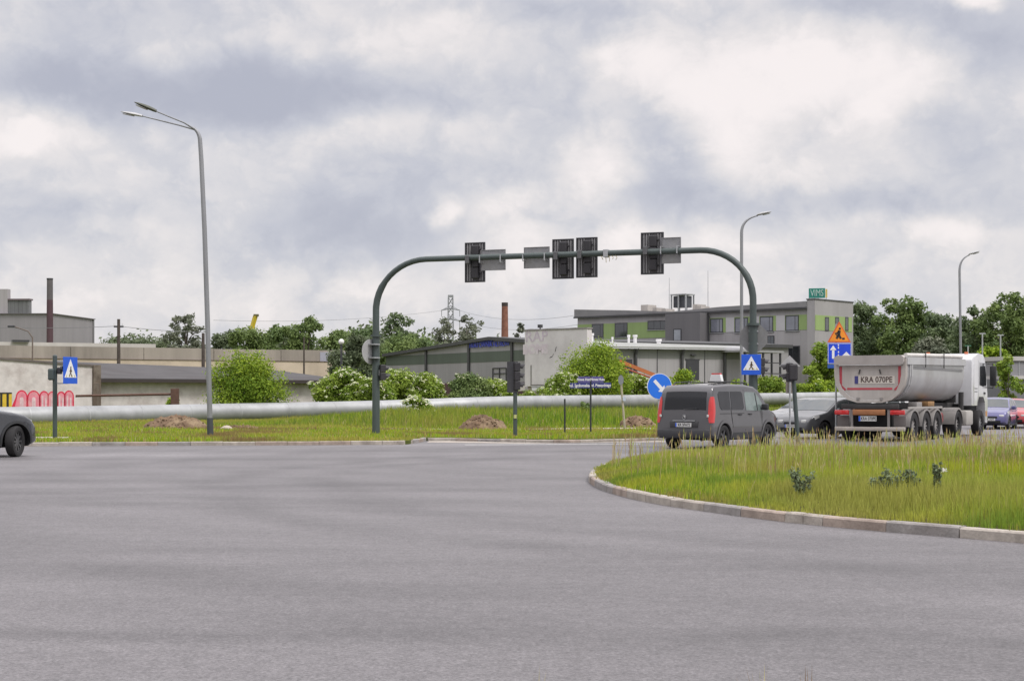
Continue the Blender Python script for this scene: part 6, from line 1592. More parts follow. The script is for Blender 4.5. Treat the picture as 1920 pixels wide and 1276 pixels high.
class Body:
    """car body from a side profile; x forward from the rear bumper, z up, half width hw(x, z)"""
    def __init__(s, L, W, prof, zb, belt, tumble, nose=.82, tail=.86, nl=.55, tl=.25, bot=.20, under=None, crown=.03, rad=.07):
        s.L, s.W, s.prof, s.belt, s.tum = L, W, prof, belt, tumble; s.nose, s.tail, s.nl, s.tl = nose, tail, nl, tl; s.bot = bot; s.crown = crown; s.rad = rad
    def ztop(s, x): return float(np.interp(x, [p[0] for p in s.prof], [p[1] for p in s.prof]))
    def zbot(s, x):
        e = min(x, s.L - x); return s.bot + .12 * (1 - smooth(0, .5, e))
    def plan(s, x):
        m = 1.0
        if x < s.tl: m = s.tail + (1 - s.tail) * math.sqrt(max(0, 1 - (1 - x / s.tl) ** 2))
        if x > s.L - s.nl: m = min(m, s.nose + (1 - s.nose) * math.sqrt(max(0, 1 - ((x - s.L + s.nl) / s.nl) ** 2)))
        return m
    def hw(s, x, z):
        w = s.W / 2 * s.plan(x)
        if z > s.belt: w -= (z - s.belt) * s.tum
        if z < .45: w -= (.45 - z) * .18
        w -= .02 * smooth(.55, .95, z) * (z < s.belt + .01)  + (.02 if z > s.belt else 0)
        return w
    def stations(s):
        xs = set(p[0] for p in s.prof); xs |= set(np.linspace(0, s.L, 34)); xs |= {.03, .08, .15, s.L - .03, s.L - .08, s.L - .16, s.L - .28}
        xs = sorted(round(float(x), 4) for x in xs); out = [xs[0]]
        for x in xs[1:]:
            if x - out[-1] > .012: out.append(x)
        return out
    def top_y(s, x, f): return None
    def mesh(s):
        V = []; F = []; xs = s.stations(); K = None
        for x in xs:
            zt, zb = s.ztop(x), s.zbot(x); r = min(s.rad, (zt - zb) * .3); ring = []
            ring.append((0, zb)); ring.append((s.hw(x, zb) - .05, zb))
            for i in range(9):
                z = zb + .04 + (zt - r - zb - .04) * i / 8; ring.append((s.hw(x, z), z))
            h = s.hw(x, zt - r)
            for a in (30, 60, 90): ring.append((h - r * (1 - math.cos(R(a))), zt - r + r * math.sin(R(a))))
            h2 = h - r
            for f in (.8, .55, .28): ring.append((h2 * f, zt + s.crown * (1 - f * f)))
            ring.append((0, zt + s.crown))
            full = ring + [(-y, z) for y, z in ring[-2:0:-1]]
            K = len(full); V += [(x, y, z) for y, z in full]
        n = len(xs)
        F = [(i * K + k, i * K + (k + 1) % K, (i + 1) * K + (k + 1) % K, (i + 1) * K + k) for i in range(n - 1) for k in range(K)]
        for i, flip in ((0, 1), (n - 1, 0)):
            c = len(V); ring = V[i * K:(i + 1) * K]; V.append((ring[0][0], 0, sum(p[2] for p in ring) / K))
            F += [(c, i * K + k, i * K + (k + 1) % K) for k in range(K)]
        return V, F
    def build(s, root, mat, wheels, name='body'):
        V, F = s.mesh(); b = MB(); b.add(V, F); o = b.build(name, [mat, underm], root)
        for (x, r) in wheels:
            for sd in (1, -1):
                c = MB(); c.tube([(x, sd * (s.W / 2 + .2), r), (x, sd * (s.W / 2 - .27), r)], r + .065, 28); co = c.build('cutter', [mat, underm], root)
                co.data.polygons.foreach_set('material_index', [1] * len(co.data.polygons))
                m = o.modifiers.new('cut', 'BOOLEAN'); m.object = co; m.operation = 'DIFFERENCE'; m.solver = 'EXACT'
                dg = bpy.context.evaluated_depsgraph_get(); dg.update(); me = bpy.data.meshes.new_from_object(o.evaluated_get(dg)); o.modifiers.clear(); old = o.data; o.data = me; bpy.data.meshes.remove(old); bpy.data.objects.remove(co)
        me = o.data; me.name = name; me.polygons.foreach_set('use_smooth', [True] * len(me.polygons)); me.set_sharp_from_angle(angle=R(38)); s.o = o; s.root = root
        return o
    def side_pane(s, poly, name, mat, off=.006, sides=(1, -1), parent=None, th=.0):
        out = []
        for sd in sides:
            b = MB(); V = [(x, sd * (s.hw(x, z) + off), z) for x, z in poly]; n = len(V)
            V2 = [(x, y - sd * .012, z) for x, y, z in V]
            b.add(V + V2, [tuple(range(n)), tuple(range(2 * n - 1, n - 1, -1))] + [(i, n + i, n + (i + 1) % n, (i + 1) % n) for i in range(n)]); out.append(b.build(name, mat, parent or s.root))
        return out
    def top_pane(s, x0, x1, inset, name, mat, off=.008, y0=None, y1=None, sub=6, inset1=None):
        """pane following the upper profile from x0 to x1 (windscreen, rear window, sunroof)"""
        b = MB(); V = []; m = 8
        xs = [x0 + (x1 - x0) * i / sub for i in range(sub + 1)]
        for i, x in enumerate(xs):
            z = s.ztop(x); e = .01; sl = (s.ztop(x + e) - s.ztop(x - e)) / (2 * e); nx, nz = -sl, 1; l = math.hypot(nx, nz); nx /= l; nz /= l
            ins = inset + ((inset1 if inset1 is not None else inset) - inset) * i / sub
            h = s.hw(x, z - .05) - ins; h2 = max(.01, s.hw(x, z - s.rad) - s.rad)
            for k in range(m + 1):
                y = -h + 2 * h * k / m; cz = s.crown * (1 - min(1, (y / h2) ** 2)); V.append((x + nx * off, y, z + cz + nz * off))
        b.add(V, [(i * (m + 1) + k, i * (m + 1) + k + 1, (i + 1) * (m + 1) + k + 1, (i + 1) * (m + 1) + k) for i in range(sub) for k in range(m)])
        return b.build(name, mat, s.root, smooth=60)
def wheel(root, x, y, r, w, side, steer=0.0, rim=None, spokes=5, rimr=.66):
    """side = +1 left, -1 right (outer face); the tyre is the part, its rim a sub-part"""
    b = MB(); m = Matrix.Rotation(R(-90) * side, 4, 'X')
    prof = [(r * rimr, -w * .42), (r * .86, -w / 2), (r * .97, -w * .44), (r, -w * .3), (r, w * .3), (r * .97, w * .44), (r * .86, w / 2), (r * rimr, w * .42), (r * rimr * .96, w * .2), (r * rimr * .96, -w * .3)]
    b.lathe(prof + [prof[0]], 32, m); o = b.build('wheel', tyrem, root, smooth=40); o.location = (x, y, r); o.rotation_euler = (0, 0, steer)
    c = MB(); c.lathe([(.001, -w * .1), (r * rimr * .95, -w * .1), (r * rimr * .985, w * .36), (r * rimr * .90, w * .36), (r * rimr * .88, 0)], 28, m); d = c.build('rim', rimd, o, smooth=40)
    s = MB(); rr = r * rimr
    for k in range(spokes):
        a = 2 * math.pi * k / spokes; mm = m @ Matrix.Rotation(a, 4, 'Z'); wd = rr * (.17 if spokes < 8 else .09)
        s.box(rr * .1, rr * .93, -wd, wd, w * .16, w * .30, mat=mm)
    s.lathe([(.001, w * .30), (rr * .2, w * .31), (rr * .24, w * .2), (rr * .24, 0)], 14, m); s.build('spokes', rim or rimm, o)
    return o
def cbox(root, name, mat, x0, x1, y0, y1, z0, z1, bev=.02, parent=None):
    b = MB(); b.box(x0, x1, y0, y1, z0, z1, bev); return b.build(name, mat, parent or root, smooth=40)
def place(name, label, cat, corner, a, W, group=None):
    """corner = world xy of the rear right corner, a = heading clockwise from +Y (degrees)"""
    a = R(a); left = Vector((-math.cos(a), math.sin(a))); o = Vector(corner) + left * W / 2
    return thing(name, label, cat, (o.x, o.y, 0), math.pi / 2 - a, group)
def mirrors(bd, x, z, mat, parent=None):
    for sd in (1, -1):
        y = bd.hw(x, z); b = MB(); b.box(x - .07, x + .07, min(sd * (y + .03), sd * (y + .24)), max(sd * (y + .03), sd * (y + .24)), z - .08, z + .10, .035); b.box(x - .03, x + .03, min(sd * (y - .02), sd * (y + .08)), max(sd * (y - .02), sd * (y + .08)), z - .06, z - .02); b.build('mirror', mat, bd.root, smooth=40)
def plate(root, text, x, y, z, rz, w=.52, h=.115, parent=None, name='number_plate', sz=None, band=True):
    b = MB(); b.box(-w / 2, w / 2, -.012, 0, -h / 2, h / 2); p = b.build(name, platem, parent or root); p.location = (x, y, z); p.rotation_euler = (0, 0, rz)
    if band: c = MB(); c.box(-w / 2 + .003, -w / 2 + h * .38, -.015, -.0125, -h / 2 + .003, h / 2 - .003); c.build('blue_band', signblue, p)
    text_obj('lettering', text, sz or h * .92, .001, signblack, p, (h * .19, -.0145, 0), (R(90), 0, 0), bold=.002 * h / .115, sx=w / .52 * .115 / h * .9)
    return p

# --- grey leisure van
def van():
    L, W = 4.38, 1.82; root = place('leisure_van', 'dark grey high-roofed van seen from behind, with tall red tail lamps and roof rails', 'van', (GX(1334, 46.3), 46.3), 35.5, W)
    root.scale = (1.035, 1.02, 1.04)
    pm_ = paint('van_grey_paint', (.064, .061, .066), .30, .15, .5)
    prof = [(0, .60), (.02, .78), (.05, 1.04), (.11, 1.42), (.19, 1.68), (.32, 1.79), (1.2, 1.83), (2.2, 1.82), (2.75, 1.77), (3.02, 1.66), (3.30, 1.42), (3.60, 1.14), (3.72, 1.08), (4.0, 1.01), (4.22, .92), (4.33, .76), (4.38, .55)]
    bd = Body(L, W, prof, .2, 1.08, .13, nose=.74, tail=.955, nl=.62, tl=.14, bot=.24, crown=.02, rad=.09); r = .335; wx = (.78, 3.53)
    bd.build(root, pm_, [(x, r) for x in wx])
    bd.top_pane(.058, .165, .20, 'rear_window', M('van_rear_glass', (.012, .013, .016), .12, 0, .3, 1.2, spec=.45), sub=8, inset1=.17)
    bd.top_pane(3.06, 3.58, .10, 'windscreen', glassd, inset1=.08)
    dk = M('tinted_glass', (.022, .022, .025), .10, 0, .3, 1.5, spec=.45)
    bd.side_pane([(.52, 1.16), (.62, 1.10), (1.16, 1.10), (1.16, 1.62), (.56, 1.62), (.47, 1.54)], 'side_window', dk)
    bd.side_pane([(1.22, 1.10), (1.92, 1.10), (1.98, 1.16), (1.96, 1.56), (1.88, 1.62), (1.22, 1.62)], 'side_window', dk)
    bd.side_pane([(2.10, 1.08), (3.22, 1.06), (3.30, 1.10), (3.0, 1.44), (2.78, 1.60), (2.16, 1.61), (2.08, 1.54)], 'front_side_window', greeng)
    bd.side_pane([(2.80, 1.07), (2.85, 1.07), (2.78, 1.58), (2.73, 1.58)], 'window_pillar', trimm, off=.012)
    for sd in (1, -1):
        y = sd * .80
        b = MB(); V = []
        # tall tail lamp wrapped on the corner
        zs = [.74, .86, 1.02, 1.2, 1.36, 1.47]; ws = [.07, .10, .115, .11, .09, .045]
        for z, w_ in zip(zs, ws):
            xr = float(np.interp(z, [p[1] for p in prof[:7]], [p[0] for p in prof[:7]])); ym = bd.hw(.14, z)
            hA = bd.hw(xr, z); V += [(xr - .012, sd * (hA - w_), z), (xr - .020, sd * (hA - .02), z), (xr + .012, sd * (bd.hw(xr + .04, z) + .016), z), (xr + .07, sd * (bd.hw(xr + .07, z) + .018), z), (xr + .05 + w_, sd * (bd.hw(xr + .05 + w_, z) + .016), z)]
        b.add(V, [(i * 5 + k, i * 5 + k + 1, (i + 1) * 5 + k + 1, (i + 1) * 5 + k) for i in range(5) for k in range(4)]); t = b.build('tail_lamp', redl, root, smooth=50)
        c = MB(); c.box(-.010, .02, min(sd * .74, sd * .80), max(sd * .74, sd * .80), .90, .97, .008); c.build('reversing_lamp', clearl, t)
        # rails
        b = MB(); b.tube([(.55, sd * .66, 1.80), (.65, sd * .66, 1.87), (1.3, sd * .665, 1.895), (2.3, sd * .66, 1.88), (2.55, sd * .655, 1.86), (2.62, sd * .65, 1.80)], .018, 8); b.build('roof_rail', trimm, root, smooth=50)
        b = MB(); y1 = sd * (bd.hw(1.8, .42) + .012)
        b.box(1.22, 3.06, min(y1, y1 - sd * .03), max(y1, y1 - sd * .03), .28, .46, .01); b.build('side_skirt', trimm, root)
        for x in wx:
            b = MB(); m = 16; ra, rb_ = r + .062, r + .14; V = []
            for i in range(m + 1):
                an = R(-6) + R(192) * i / m; 
                for rr in (ra, rb_):
                    xx = x + rr * math.cos(an); zz = r + rr * math.sin(an); V.append((xx, sd * (bd.hw(x, min(zz, 1.0)) + .014), zz))
                V.append((x + ra * math.cos(an), sd * (bd.hw(x, .5) - .05), r + ra * math.sin(an)))
            b.add(V, [(i * 3, i * 3 + 1, (i + 1) * 3 + 1, (i + 1) * 3) for i in range(m)] + [(i * 3, (i + 1) * 3, (i + 1) * 3 + 2, i * 3 + 2) for i in range(m)]); b.build('arch_trim', M('arch_trim_grey', (.11, .108, .112), .5, 0, .1, 4), root, smooth=40)
            wheel(root, x, sd * (W / 2 - .115), r, .205, sd, rim=rimd if True else rimm, spokes=5)
        for x0, z in ((1.62, .96), (2.25, .97)):
            yy = sd * (bd.hw(x0, z) + .002); cbox(root, 'door_handle', trimm, x0, x0 + .18, min(yy, yy + sd * .035), max(yy, yy + sd * .035), z - .02, z + .02, .01)
        for poly in ([(.50, .985), (1.98, .985), (1.98, 1.0), (.50, 1.0)], [(2.03, .5), (2.052, .5), (2.062, 1.68), (2.04, 1.68)], [(3.075, .48), (3.097, .48), (3.132, 1.02), (3.11, 1.02)], [(1.27, .6), (1.29, .6), (1.195, 1.09), (1.172, 1.09)]):
            bd.side_pane(poly, 'panel_gap', underm, off=.002, sides=(sd,))
        cbox(root, 'headlamp', clearl, 4.10, 4.24, min(sd * .52, sd * .80), max(sd * .52, sd * .80), .78, .92, .03)
    mirrors(bd, 3.08, 1.16, trimm)
    cbox(root, 'rear_bumper', M('bumper_grey', (.040, .040, .044), .55, 0, .1, 4), -.07, .28, -.86, .86, .30, .56, .05)
    cbox(root, 'tailgate_recess', M('tailgate_dark_trim', (.045, .044, .047), .4, 0, .1, 4), -.012, .03, -.46, .46, .60, .78, .01)  # darker grey slab behind the number plate
    cbox(root, 'tailgate_trim', galv, -.03, .0, -.36, .36, .785, .805, .005)
    plate(root, 'KR 5FA72', -.028, 0, .68, R(-90))
    # chevron badge in a ring
    b = MB(); b.tube([(.005, .06 * math.cos(a), .90 + .06 * math.sin(a)) for a in np.linspace(0, 2 * math.pi, 17)], .007, 5, cap=False)
    b.tube([(.0, -.045, .88), (.0, 0, .93), (.0, .045, .88)], .006, 4); b.build('badge', rimm, root)
    b = MB(); b.tube([(-.002 + .01, .02, 1.12), (.0, -.25, 1.13), (.01, -.42, 1.135)], .010, 5); b.build('wiper', trimm, root)
    cbox(root, 'antenna_base', trimm, 2.05, 2.20, -.04, .04, 1.845, 1.875, .01)
    b = MB(); b.tube([(.3, -.5, .27), (.1, -.5, .25)], .03, 8); b.build('exhaust', rimd, root)
    # the white box sign standing on the roof
    m = root.matrix_basis if False else Matrix.Translation(root.location) @ Matrix.Rotation(root.rotation_euler.z, 4, 'Z'); p = m @ Vector((1.35, -.35, 1.93)); s = thing('roof_sign_box', 'white box-shaped sign with a red top standing on the roof of the grey van', 'roof sign', tuple(p), root.rotation_euler.z)
    b = MB(); b.box(-.12, .12, -.24, .24, .02, .06, .01); b.build('magnet_base', trimm, s)
    b = MB(); b.prism([(-.20, .06), (.20, .06), (.15, .26), (-.15, .26)], 'x', -.07, .07); b.build('box', whitep, s)
    b = MB(); b.prism([(-.145, .262), (.145, .262), (.13, .30), (-.13, .30)], 'x', -.06, .06); b.build('red_top', redl, s)
van()

# --- generic hatchback used for the oncoming cars, each with its own paint, size and details
def hatch(name, label, cat, front_left, a, pmat, L=4.25, W=1.76, H=1.46, group='cars waiting on the far carriageway', platetxt=None, lights=True, wagon=False, rim=None, steer=0.0, back=None, glass=None):
    """front_left = world xy of the front left corner (car faces heading a)"""
    ar = R(a); f = Vector((math.sin(ar), math.cos(ar))); left = Vector((-math.cos(ar), math.sin(ar))); o = Vector(front_left) - f * L - left * W / 2
    root = thing(name, label, cat, (o.x, o.y, 0), math.pi / 2 - ar, group); k = L / 4.25; h = H / 1.46
    prof = [(0, .55), (.03, .78), (.08, .95), (.20, 1.08), (.40, 1.24), (.62, 1.37), (.95, 1.43), (1.6, 1.46), (2.1, 1.445), (2.45, 1.38), (2.85, 1.17), (3.25, .97), (3.45, .93), (3.85, .86), (4.08, .76), (4.20, .62), (4.25, .45)]
    if wagon: prof = [(0, .55), (.03, .8), (.08, .98), (.18, 1.2), (.30, 1.38), (.5, 1.44), (1.0, 1.47)] + prof[7:]
    prof = [(x * k, z * h) for x, z in prof]
    bd = Body(L, W, prof, .2, .92 * h, .30, nose=.70, tail=.84, nl=.7, tl=.35, bot=.19, crown=.03, rad=.08); r = .31; wx = (.72 * k, 3.38 * k); bd.build(root, pmat, [(x, r) for x in wx])
    g = glass or M('car_glass', (.045, .055, .055), .06, 0, .2, 1.5, spec=.9)
    bd.top_pane(2.47 * k, 3.20 * k, .07, 'windscreen', g, inset1=.05); bd.top_pane((.14 if wagon else .20) * k, (.30 if wagon else .60) * k, .12, 'rear_window', g)
    bd.side_pane([(1.92 * k, .95 * h), (2.90 * k, .95 * h), (2.86 * k, 1.02 * h), (2.42 * k, 1.31 * h), (1.90 * k, 1.37 * h)], 'side_window', g)
    bd.side_pane([(1.02 * k, .96 * h), (1.84 * k, .95 * h), (1.83 * k, 1.37 * h), (1.12 * k, 1.35 * h)], 'side_window', g)
    bd.side_pane([(.52 * k, 1.0 * h), (.96 * k, .965 * h), (1.03 * k, 1.33 * h), (.80 * k, 1.30 * h)], 'quarter_window', g)
    for sd in (1, -1):
        for i, x in enumerate(wx): wheel(root, x, sd * (W / 2 - .11), r, .19, sd, rim=rim or rimm, steer=steer if i else 0)
        for x0 in (1.12 * k, 1.98 * k):
            yy = sd * (bd.hw(x0, .84) + .002); cbox(root, 'door_handle', pmat, x0, x0 + .17, min(yy, yy + sd * .03), max(yy, yy + sd * .03), .82 * h, .855 * h, .008)
        for poly in ([(1.87 * k, .34), (1.882 * k, .34), (1.882 * k, .93 * h), (1.87 * k, .93 * h)], [(2.93 * k, .40), (2.942 * k, .40), (2.98 * k, .90 * h), (2.968 * k, .90 * h)]): bd.side_pane(poly, 'panel_gap', underm, off=.002, sides=(sd,))
        # swept headlamp on the front corner
        b = MB(); V = []
        for t in np.linspace(0, 1, 6):
            x = L - .08 - .48 * t; zt = bd.ztop(x) - .03; zb = max(.50 * h, zt - .15 + .05 * t); yo = .62 + .1 * t
            yy = bd.hw(x, zb + .02) - (.14 if t < .3 else (.04 if t < .6 else -.008)); V += [(x + (.015), sd * yy, zb), (x + .01, sd * (yy - .0), zt)]
        b.add(V, [(i * 2, i * 2 + 1, i * 2 + 3, i * 2 + 2) for i in range(5)]); b.build('headlamp', clearl, root)
        cbox(root, 'headlamp_inner', clearl, L - .20, L - .035, min(sd * .42, sd * .64), max(sd * .42, sd * .64), .56 * h, .68 * h, .03)
        cbox(root, 'tail_lamp', redl, -.015, .14, min(sd * .52, sd * .74), max(sd * .52, sd * .74), .72 * h, .92 * h, .03)
    mirrors(bd, 2.78 * k, .99 * h, pmat)
    cbox(root, 'grille', underm, L - .10, L + .005, -.34, .34, .50 * h, .60 * h, .02); cbox(root, 'lower_intake', underm, L - .12, L + .008, -.5, .5, .26, .42, .02)
    cbox(root, 'sill', trimm, wx[0] + .42, wx[1] - .42, -W / 2 + .04, W / 2 - .04, .16, .25, .02)
    if platetxt: plate(root, platetxt, L + .012, 0, .46, R(90))
    return root, bd
def gxy(x, D): return (GX(x, D), D)
darkp = paint('graphite_paint', (.085, .087, .092), .3, .1, .6); silverp = paint('silver_paint', (.25, .255, .26), .28, .3, .5); whitepaint = paint('white_car_paint', (.66, .66, .66), .25, 0, .6)
redp = paint('red_car_paint', (.42, .025, .03), .25, 0, .7); bluep = paint('violet_blue_paint', (.105, .10, .24), .28, .2, .6)
hatch('hatchback_car', 'dark graphite hatchback facing the camera behind the leaning two-light signal', 'car', gxy(1519, 57.6), 229, darkp, platetxt='KR 4C518', L=4.3, H=1.47)
hatch('estate_car', 'silver car mostly hidden between the grey van and the dark hatchback', 'car', gxy(1478, 69), 235, silverp, L=4.5, H=1.46, wagon=True)
hatch('estate_car', 'white estate car showing its roof between the dark hatchback and the dump truck', 'car', gxy(1594, 68), 232, whitepaint, L=4.6, H=1.52, wagon=True)
hatch('small_car', 'violet-blue small car facing the camera just right of the truck cab', 'car', gxy(1889.5, 74), 205, bluep, L=3.7, W=1.64, H=1.47, platetxt='KR 1N77')
hatch('hatchback_car', 'red hatchback with a lit headlamp at the right edge of the photo', 'car', gxy(1932, 77), 196, redp, L=4.1, W=1.72, H=1.42, platetxt='KNT 38P')

# --- dark SUV leaving at the left edge
def suv():
    D = 40.4; a = 36; L, W = 4.40, 1.86; ar = R(a); f = Vector((math.sin(ar), math.cos(ar))); left = Vector((-math.cos(ar), math.sin(ar)))
    r = .395; wxf = 3.62; wpos = Vector((GX(27, 40.8), 40.8))        # front right wheel centre
    o = wpos - f * wxf + left * (W / 2 - .12); root = thing('suv_car', 'dark grey SUV cut off by the left edge, only its front wheel and bonnet showing', 'car', (o.x, o.y, 0), math.pi / 2 - ar)
    prof = [(0, .60), (.04, .95), (.12, 1.2), (.35, 1.5), (.6, 1.62), (1.8, 1.68), (2.3, 1.62), (2.75, 1.38), (3.1, 1.19), (3.5, 1.14), (3.9, 1.07), (4.15, .96), (4.32, .80), (4.40, .5)]
    bd = Body(L, W, prof, .2, 1.04, .25, nose=.66, tail=.9, nl=.95, tl=.3, bot=.24, crown=.04, rad=.1); pm_ = paint('suv_dark_paint', (.040, .043, .050), .25, .3, .8)
    bd.build(root, pm_, [(.85, r), (wxf, r)])
    bd.top_pane(2.33, 3.05, .08, 'windscreen', glassd); bd.side_pane([(.8, 1.08), (2.75, 1.08), (2.3, 1.45), (.9, 1.46)], 'side_window', glassd)
    bd.top_pane(.14, .33, .15, 'rear_window', glassd)
    for sd in (1, -1):
        wheel(root, .85, sd * (W / 2 - .12), r, .235, sd, spokes=5)
        wheel(root, wxf, sd * (W / 2 - .10), r, .235, sd, steer=R(30), spokes=10, rim=M('alloy_mid', (.16, .16, .165), .35, .6, .1, 5))
        b = MB(); m = 16; V = []
        for i in range(m + 1):
            an = R(-8) + R(196) * i / m
            for rr in (r + .062, r + .125): V.append((wxf + rr * math.cos(an), sd * (bd.hw(wxf + rr * math.cos(an), min(r + rr * math.sin(an), .95)) + .014), r + rr * math.sin(an)))
        b.add(V, [(i * 2, i * 2 + 1, i * 2 + 3, i * 2 + 2) for i in range(m)]); b.build('arch_trim', trimm, root, smooth=40)
        cbox(root, 'headlamp', clearl, 3.98, 4.22, min(sd * .55, sd * .74), max(sd * .55, sd * .74), .84, .94, .03); cbox(root, 'tail_lamp', redl, -.01, .1, min(sd * .5, sd * .82), max(sd * .5, sd * .82), .9, 1.05, .03)
    mirrors(bd, 2.7, 1.14, pm_); cbox(root, 'grille', underm, L - .1, L + .01, -.5, .5, .55, .75, .02)
suv()

# --- tipper truck with half-pipe body
def truck():
    D = 54.0; a = 30; W = 2.5; root = place('dump_truck', 'white tractor unit pulling a silver half-pipe tipper trailer, seen from behind', 'truck', gxy(1700, D), a, W)
    tubm = M('tipper_silver', (.54, .54, .545), .38, .4, .12, .8, stain=(.34, .31, .29), stain_amt=.6, bump=.3, bscale=1.1); tubd = M('tipper_dirty_grey', (.50, .465, .43), .6, .1, .18, 1.4, stain=(.30, .25, .21), stain_amt=.6, streak=True)
    redt = M('red_marking', (.50, .07, .09), .5, 0, .12, 3); chas = M('chassis_dark', (.045, .043, .043), .7, .1, .2, 3); flap = M('mud_flap', (.15, .135, .13), .8, 0, .15, 2)
    fend = M('fender_grey', (.26, .245, .235), .6, 0, .12, 2); cabw = paint('cab_white', (.60, .60, .61), .3, 0, .4)
    hwid = W / 2
    def sect(s=1.0, z1=2.86, dz=0):
        # rear outline from the bottom centre up the right side: half-pipe with a flat floor
        return [(0, 1.36), (.42 * s, 1.36), (.75 * s, 1.46), (1.02 * s, 1.68), (1.16 * s, 1.95), (1.215 * s, 2.25), (1.23 * s, z1)]
    def ring(s=1.0, z1=2.86): 
        q = sect(s, z1); return [(-y, z) for y, z in q[::-1]] + [(y, z) for y, z in q[1:]]
    TL = 7.75
    outer = ring(); n = len(outer); b = MB(); V = []
    stations = [(0.0, 1.0, 2.86), (.05, 1.0, 2.86), (TL * .5, .995, 2.90), (TL - .35, .985, 2.94), (TL, .985, 2.94)]
    for (x, s, z1) in stations: V += [(x, y, z) for y, z in ring(s, z1)]
    inner = []
    for (x, s, z1) in stations: V += [(x, y * .955, z + (.05 if z < 2.5 else .0)) for y, z in ring(s, z1)]
    N_ = len(stations) * n
    F = [(i * n + k, (i + 1) * n + k, (i + 1) * n + k + 1, i * n + k + 1) for i in range(len(stations) - 1) for k in range(n - 1)]
    F += [(N_ + i * n + k, N_ + i * n + k + 1, N_ + (i + 1) * n + k + 1, N_ + (i + 1) * n + k) for i in range(len(stations) - 1) for k in range(n - 1)]
    for i in range(len(stations) - 1):
        for k in (0, n - 1): F.append((i * n + k, (i + 1) * n + k, N_ + (i + 1) * n + k, N_ + i * n + k))
    F += [(k, k + 1, N_ + k + 1, N_ + k) for k in range(n - 1)]
    b.add(V, F)
    fw = (len(stations) - 1) * n; b.add([V[fw + k] for k in range(n)], [tuple(range(n))])
    tub = b.build('tipper_body', tubm, root, smooth=35)
    # rear rim (heavy flanged hoop), tailgate, top beam
    b = MB(); o_ = ring(1.02, 2.86); i_ = ring(.90, 2.86)
    V = [(-.10, y, z - .04) for y, z in o_] + [(-.10, y, z + .055 if z < 2.5 else z) for y, z in i_] + [(.14, y, z - .04) for y, z in o_]
    b.add(V, [(k, k + 1, n + k + 1, n + k) for k in range(n - 1)] + [(k, 2 * n + k, 2 * n + k + 1, k + 1) for k in range(n - 1)]); b.build('rear_hoop', tubd, root, smooth=30)
    g = ring(.90, 2.60); b = MB(); g2 = [(y, z + .06 if z < 2.4 else z) for y, z in g]; b.prism(g2, 'x', -.06, -.01); tg = b.build('tailgate', tubd, root)
    for sd in (1, -1):
        b = MB(); b.box(-.068, -.061, min(sd * .98, sd * 1.07), max(sd * .98, sd * 1.07), 1.92, 2.56); b.build('red_strip', redt, tg)
        b = MB(); b.prism([(sd * .98, 1.915), (sd * 1.07, 1.915), (sd * .90, 1.74), (sd * .82, 1.77)], 'x', -.068, -.061); b.build('red_strip', redt, tg)
        b = MB(); b.tube([(-.09, sd * .38, 2.30), (-.09, sd * .34, 2.45)], .02, 6); b.build('latch', chas, tg)
        b = MB(); b.box(-.14, -.06, min(sd * .45, sd * .36), max(sd * .45, sd * .36), 1.40, 1.50, .01); b.build('hinge', fend, tg)
    b = MB(); b.box(-.068, -.061, -.78, .80, 1.76, 1.83); b.build('red_strip', redt, tg)
    b = MB(); b.box(-.075, -.061, -.86, .40, 1.97, 2.23); pl = b.build('painted_plate', M('painted_plate_pale', (.66, .61, .54), .6, 0, .08, 3), tg); 
    b = MB(); b.box(-.079, -.0755, .41, .53, 1.97, 2.23); b.build('blue_band', M('plate_band_blue', (.06, .06, .22), .6), tg)
    text_obj('lettering', 'KRA 070PE', .27, .002, M('plate_letter_brown', (.10, .07, .06), .6), tg, (-.079, -.23, 2.10), (R(90), 0, R(-90)), bold=.006, sx=.87)
    b = MB(); b.prism([(-1.17, 2.62), (1.17, 2.62), (1.20, 2.70), (1.20, 2.86), (1.12, 2.93), (-1.12, 2.93), (-1.20, 2.86), (-1.20, 2.70)], 'x', -.24, .10); b.build('top_beam', M('cover_bar_beige', (.38, .35, .33), .75, 0, .12, 1.5, streak=False, stain=(.28, .24, .22), stain_amt=.6), root)
    # side ribs, top rail, rolled cover
    for sd in (1, -1):
        for x in (.42, .62):
            b = MB(); q = sect(1.0, 2.82)[1:]; V = []
            for y, z in q: V += [(x - .06, sd * (y + .05), z - .02), (x + .06, sd * (y + .05), z - .02), (x - .06, sd * y, z), (x + .06, sd * y, z)]
            m = len(q); b.add(V, [(i * 4, i * 4 + 1, i * 4 + 5, i * 4 + 4) for i in range(m - 1)] + [(i * 4 + 2, i * 4, i * 4 + 4, i * 4 + 6) for i in range(m - 1)] + [(i * 4 + 1, i * 4 + 3, i * 4 + 7, i * 4 + 5) for i in range(m - 1)]); b.build('rib', tubm, root)
        b = MB(); V = []
        for x, s, z1 in stations: V += [(x, sd * (1.225 * s - .03), z1 - .26), (x, sd * (1.225 * s + .065), z1 - .24), (x, sd * (1.225 * s + .065), z1 + .0), (x, sd * (1.225 * s - .07), z1 + .02)]
        b.add(V, [(i * 4 + k, i * 4 + (k + 1) % 4, (i + 1) * 4 + (k + 1) % 4, (i + 1) * 4 + k) for i in range(len(stations) - 1) for k in range(4)] + [(0, 1, 2, 3), (16, 17, 18, 19)]); b.build('top_rail', tubm, root)
        b = MB(); b.box(.75, TL - .3, min(sd * 1.222, sd * 1.232), max(sd * 1.222, sd * 1.232), 2.48, 2.56); b.build('side_groove', M('groove_grey', (.20, .20, .20), .6), root)
        for x in (2.2, 4.6): b = MB(); b.box(x - .02, x + .02, min(sd * 1.27, sd * 1.30), max(sd * 1.27, sd * 1.30), 2.55, 3.10); b.build('cover_strap', chas, root)
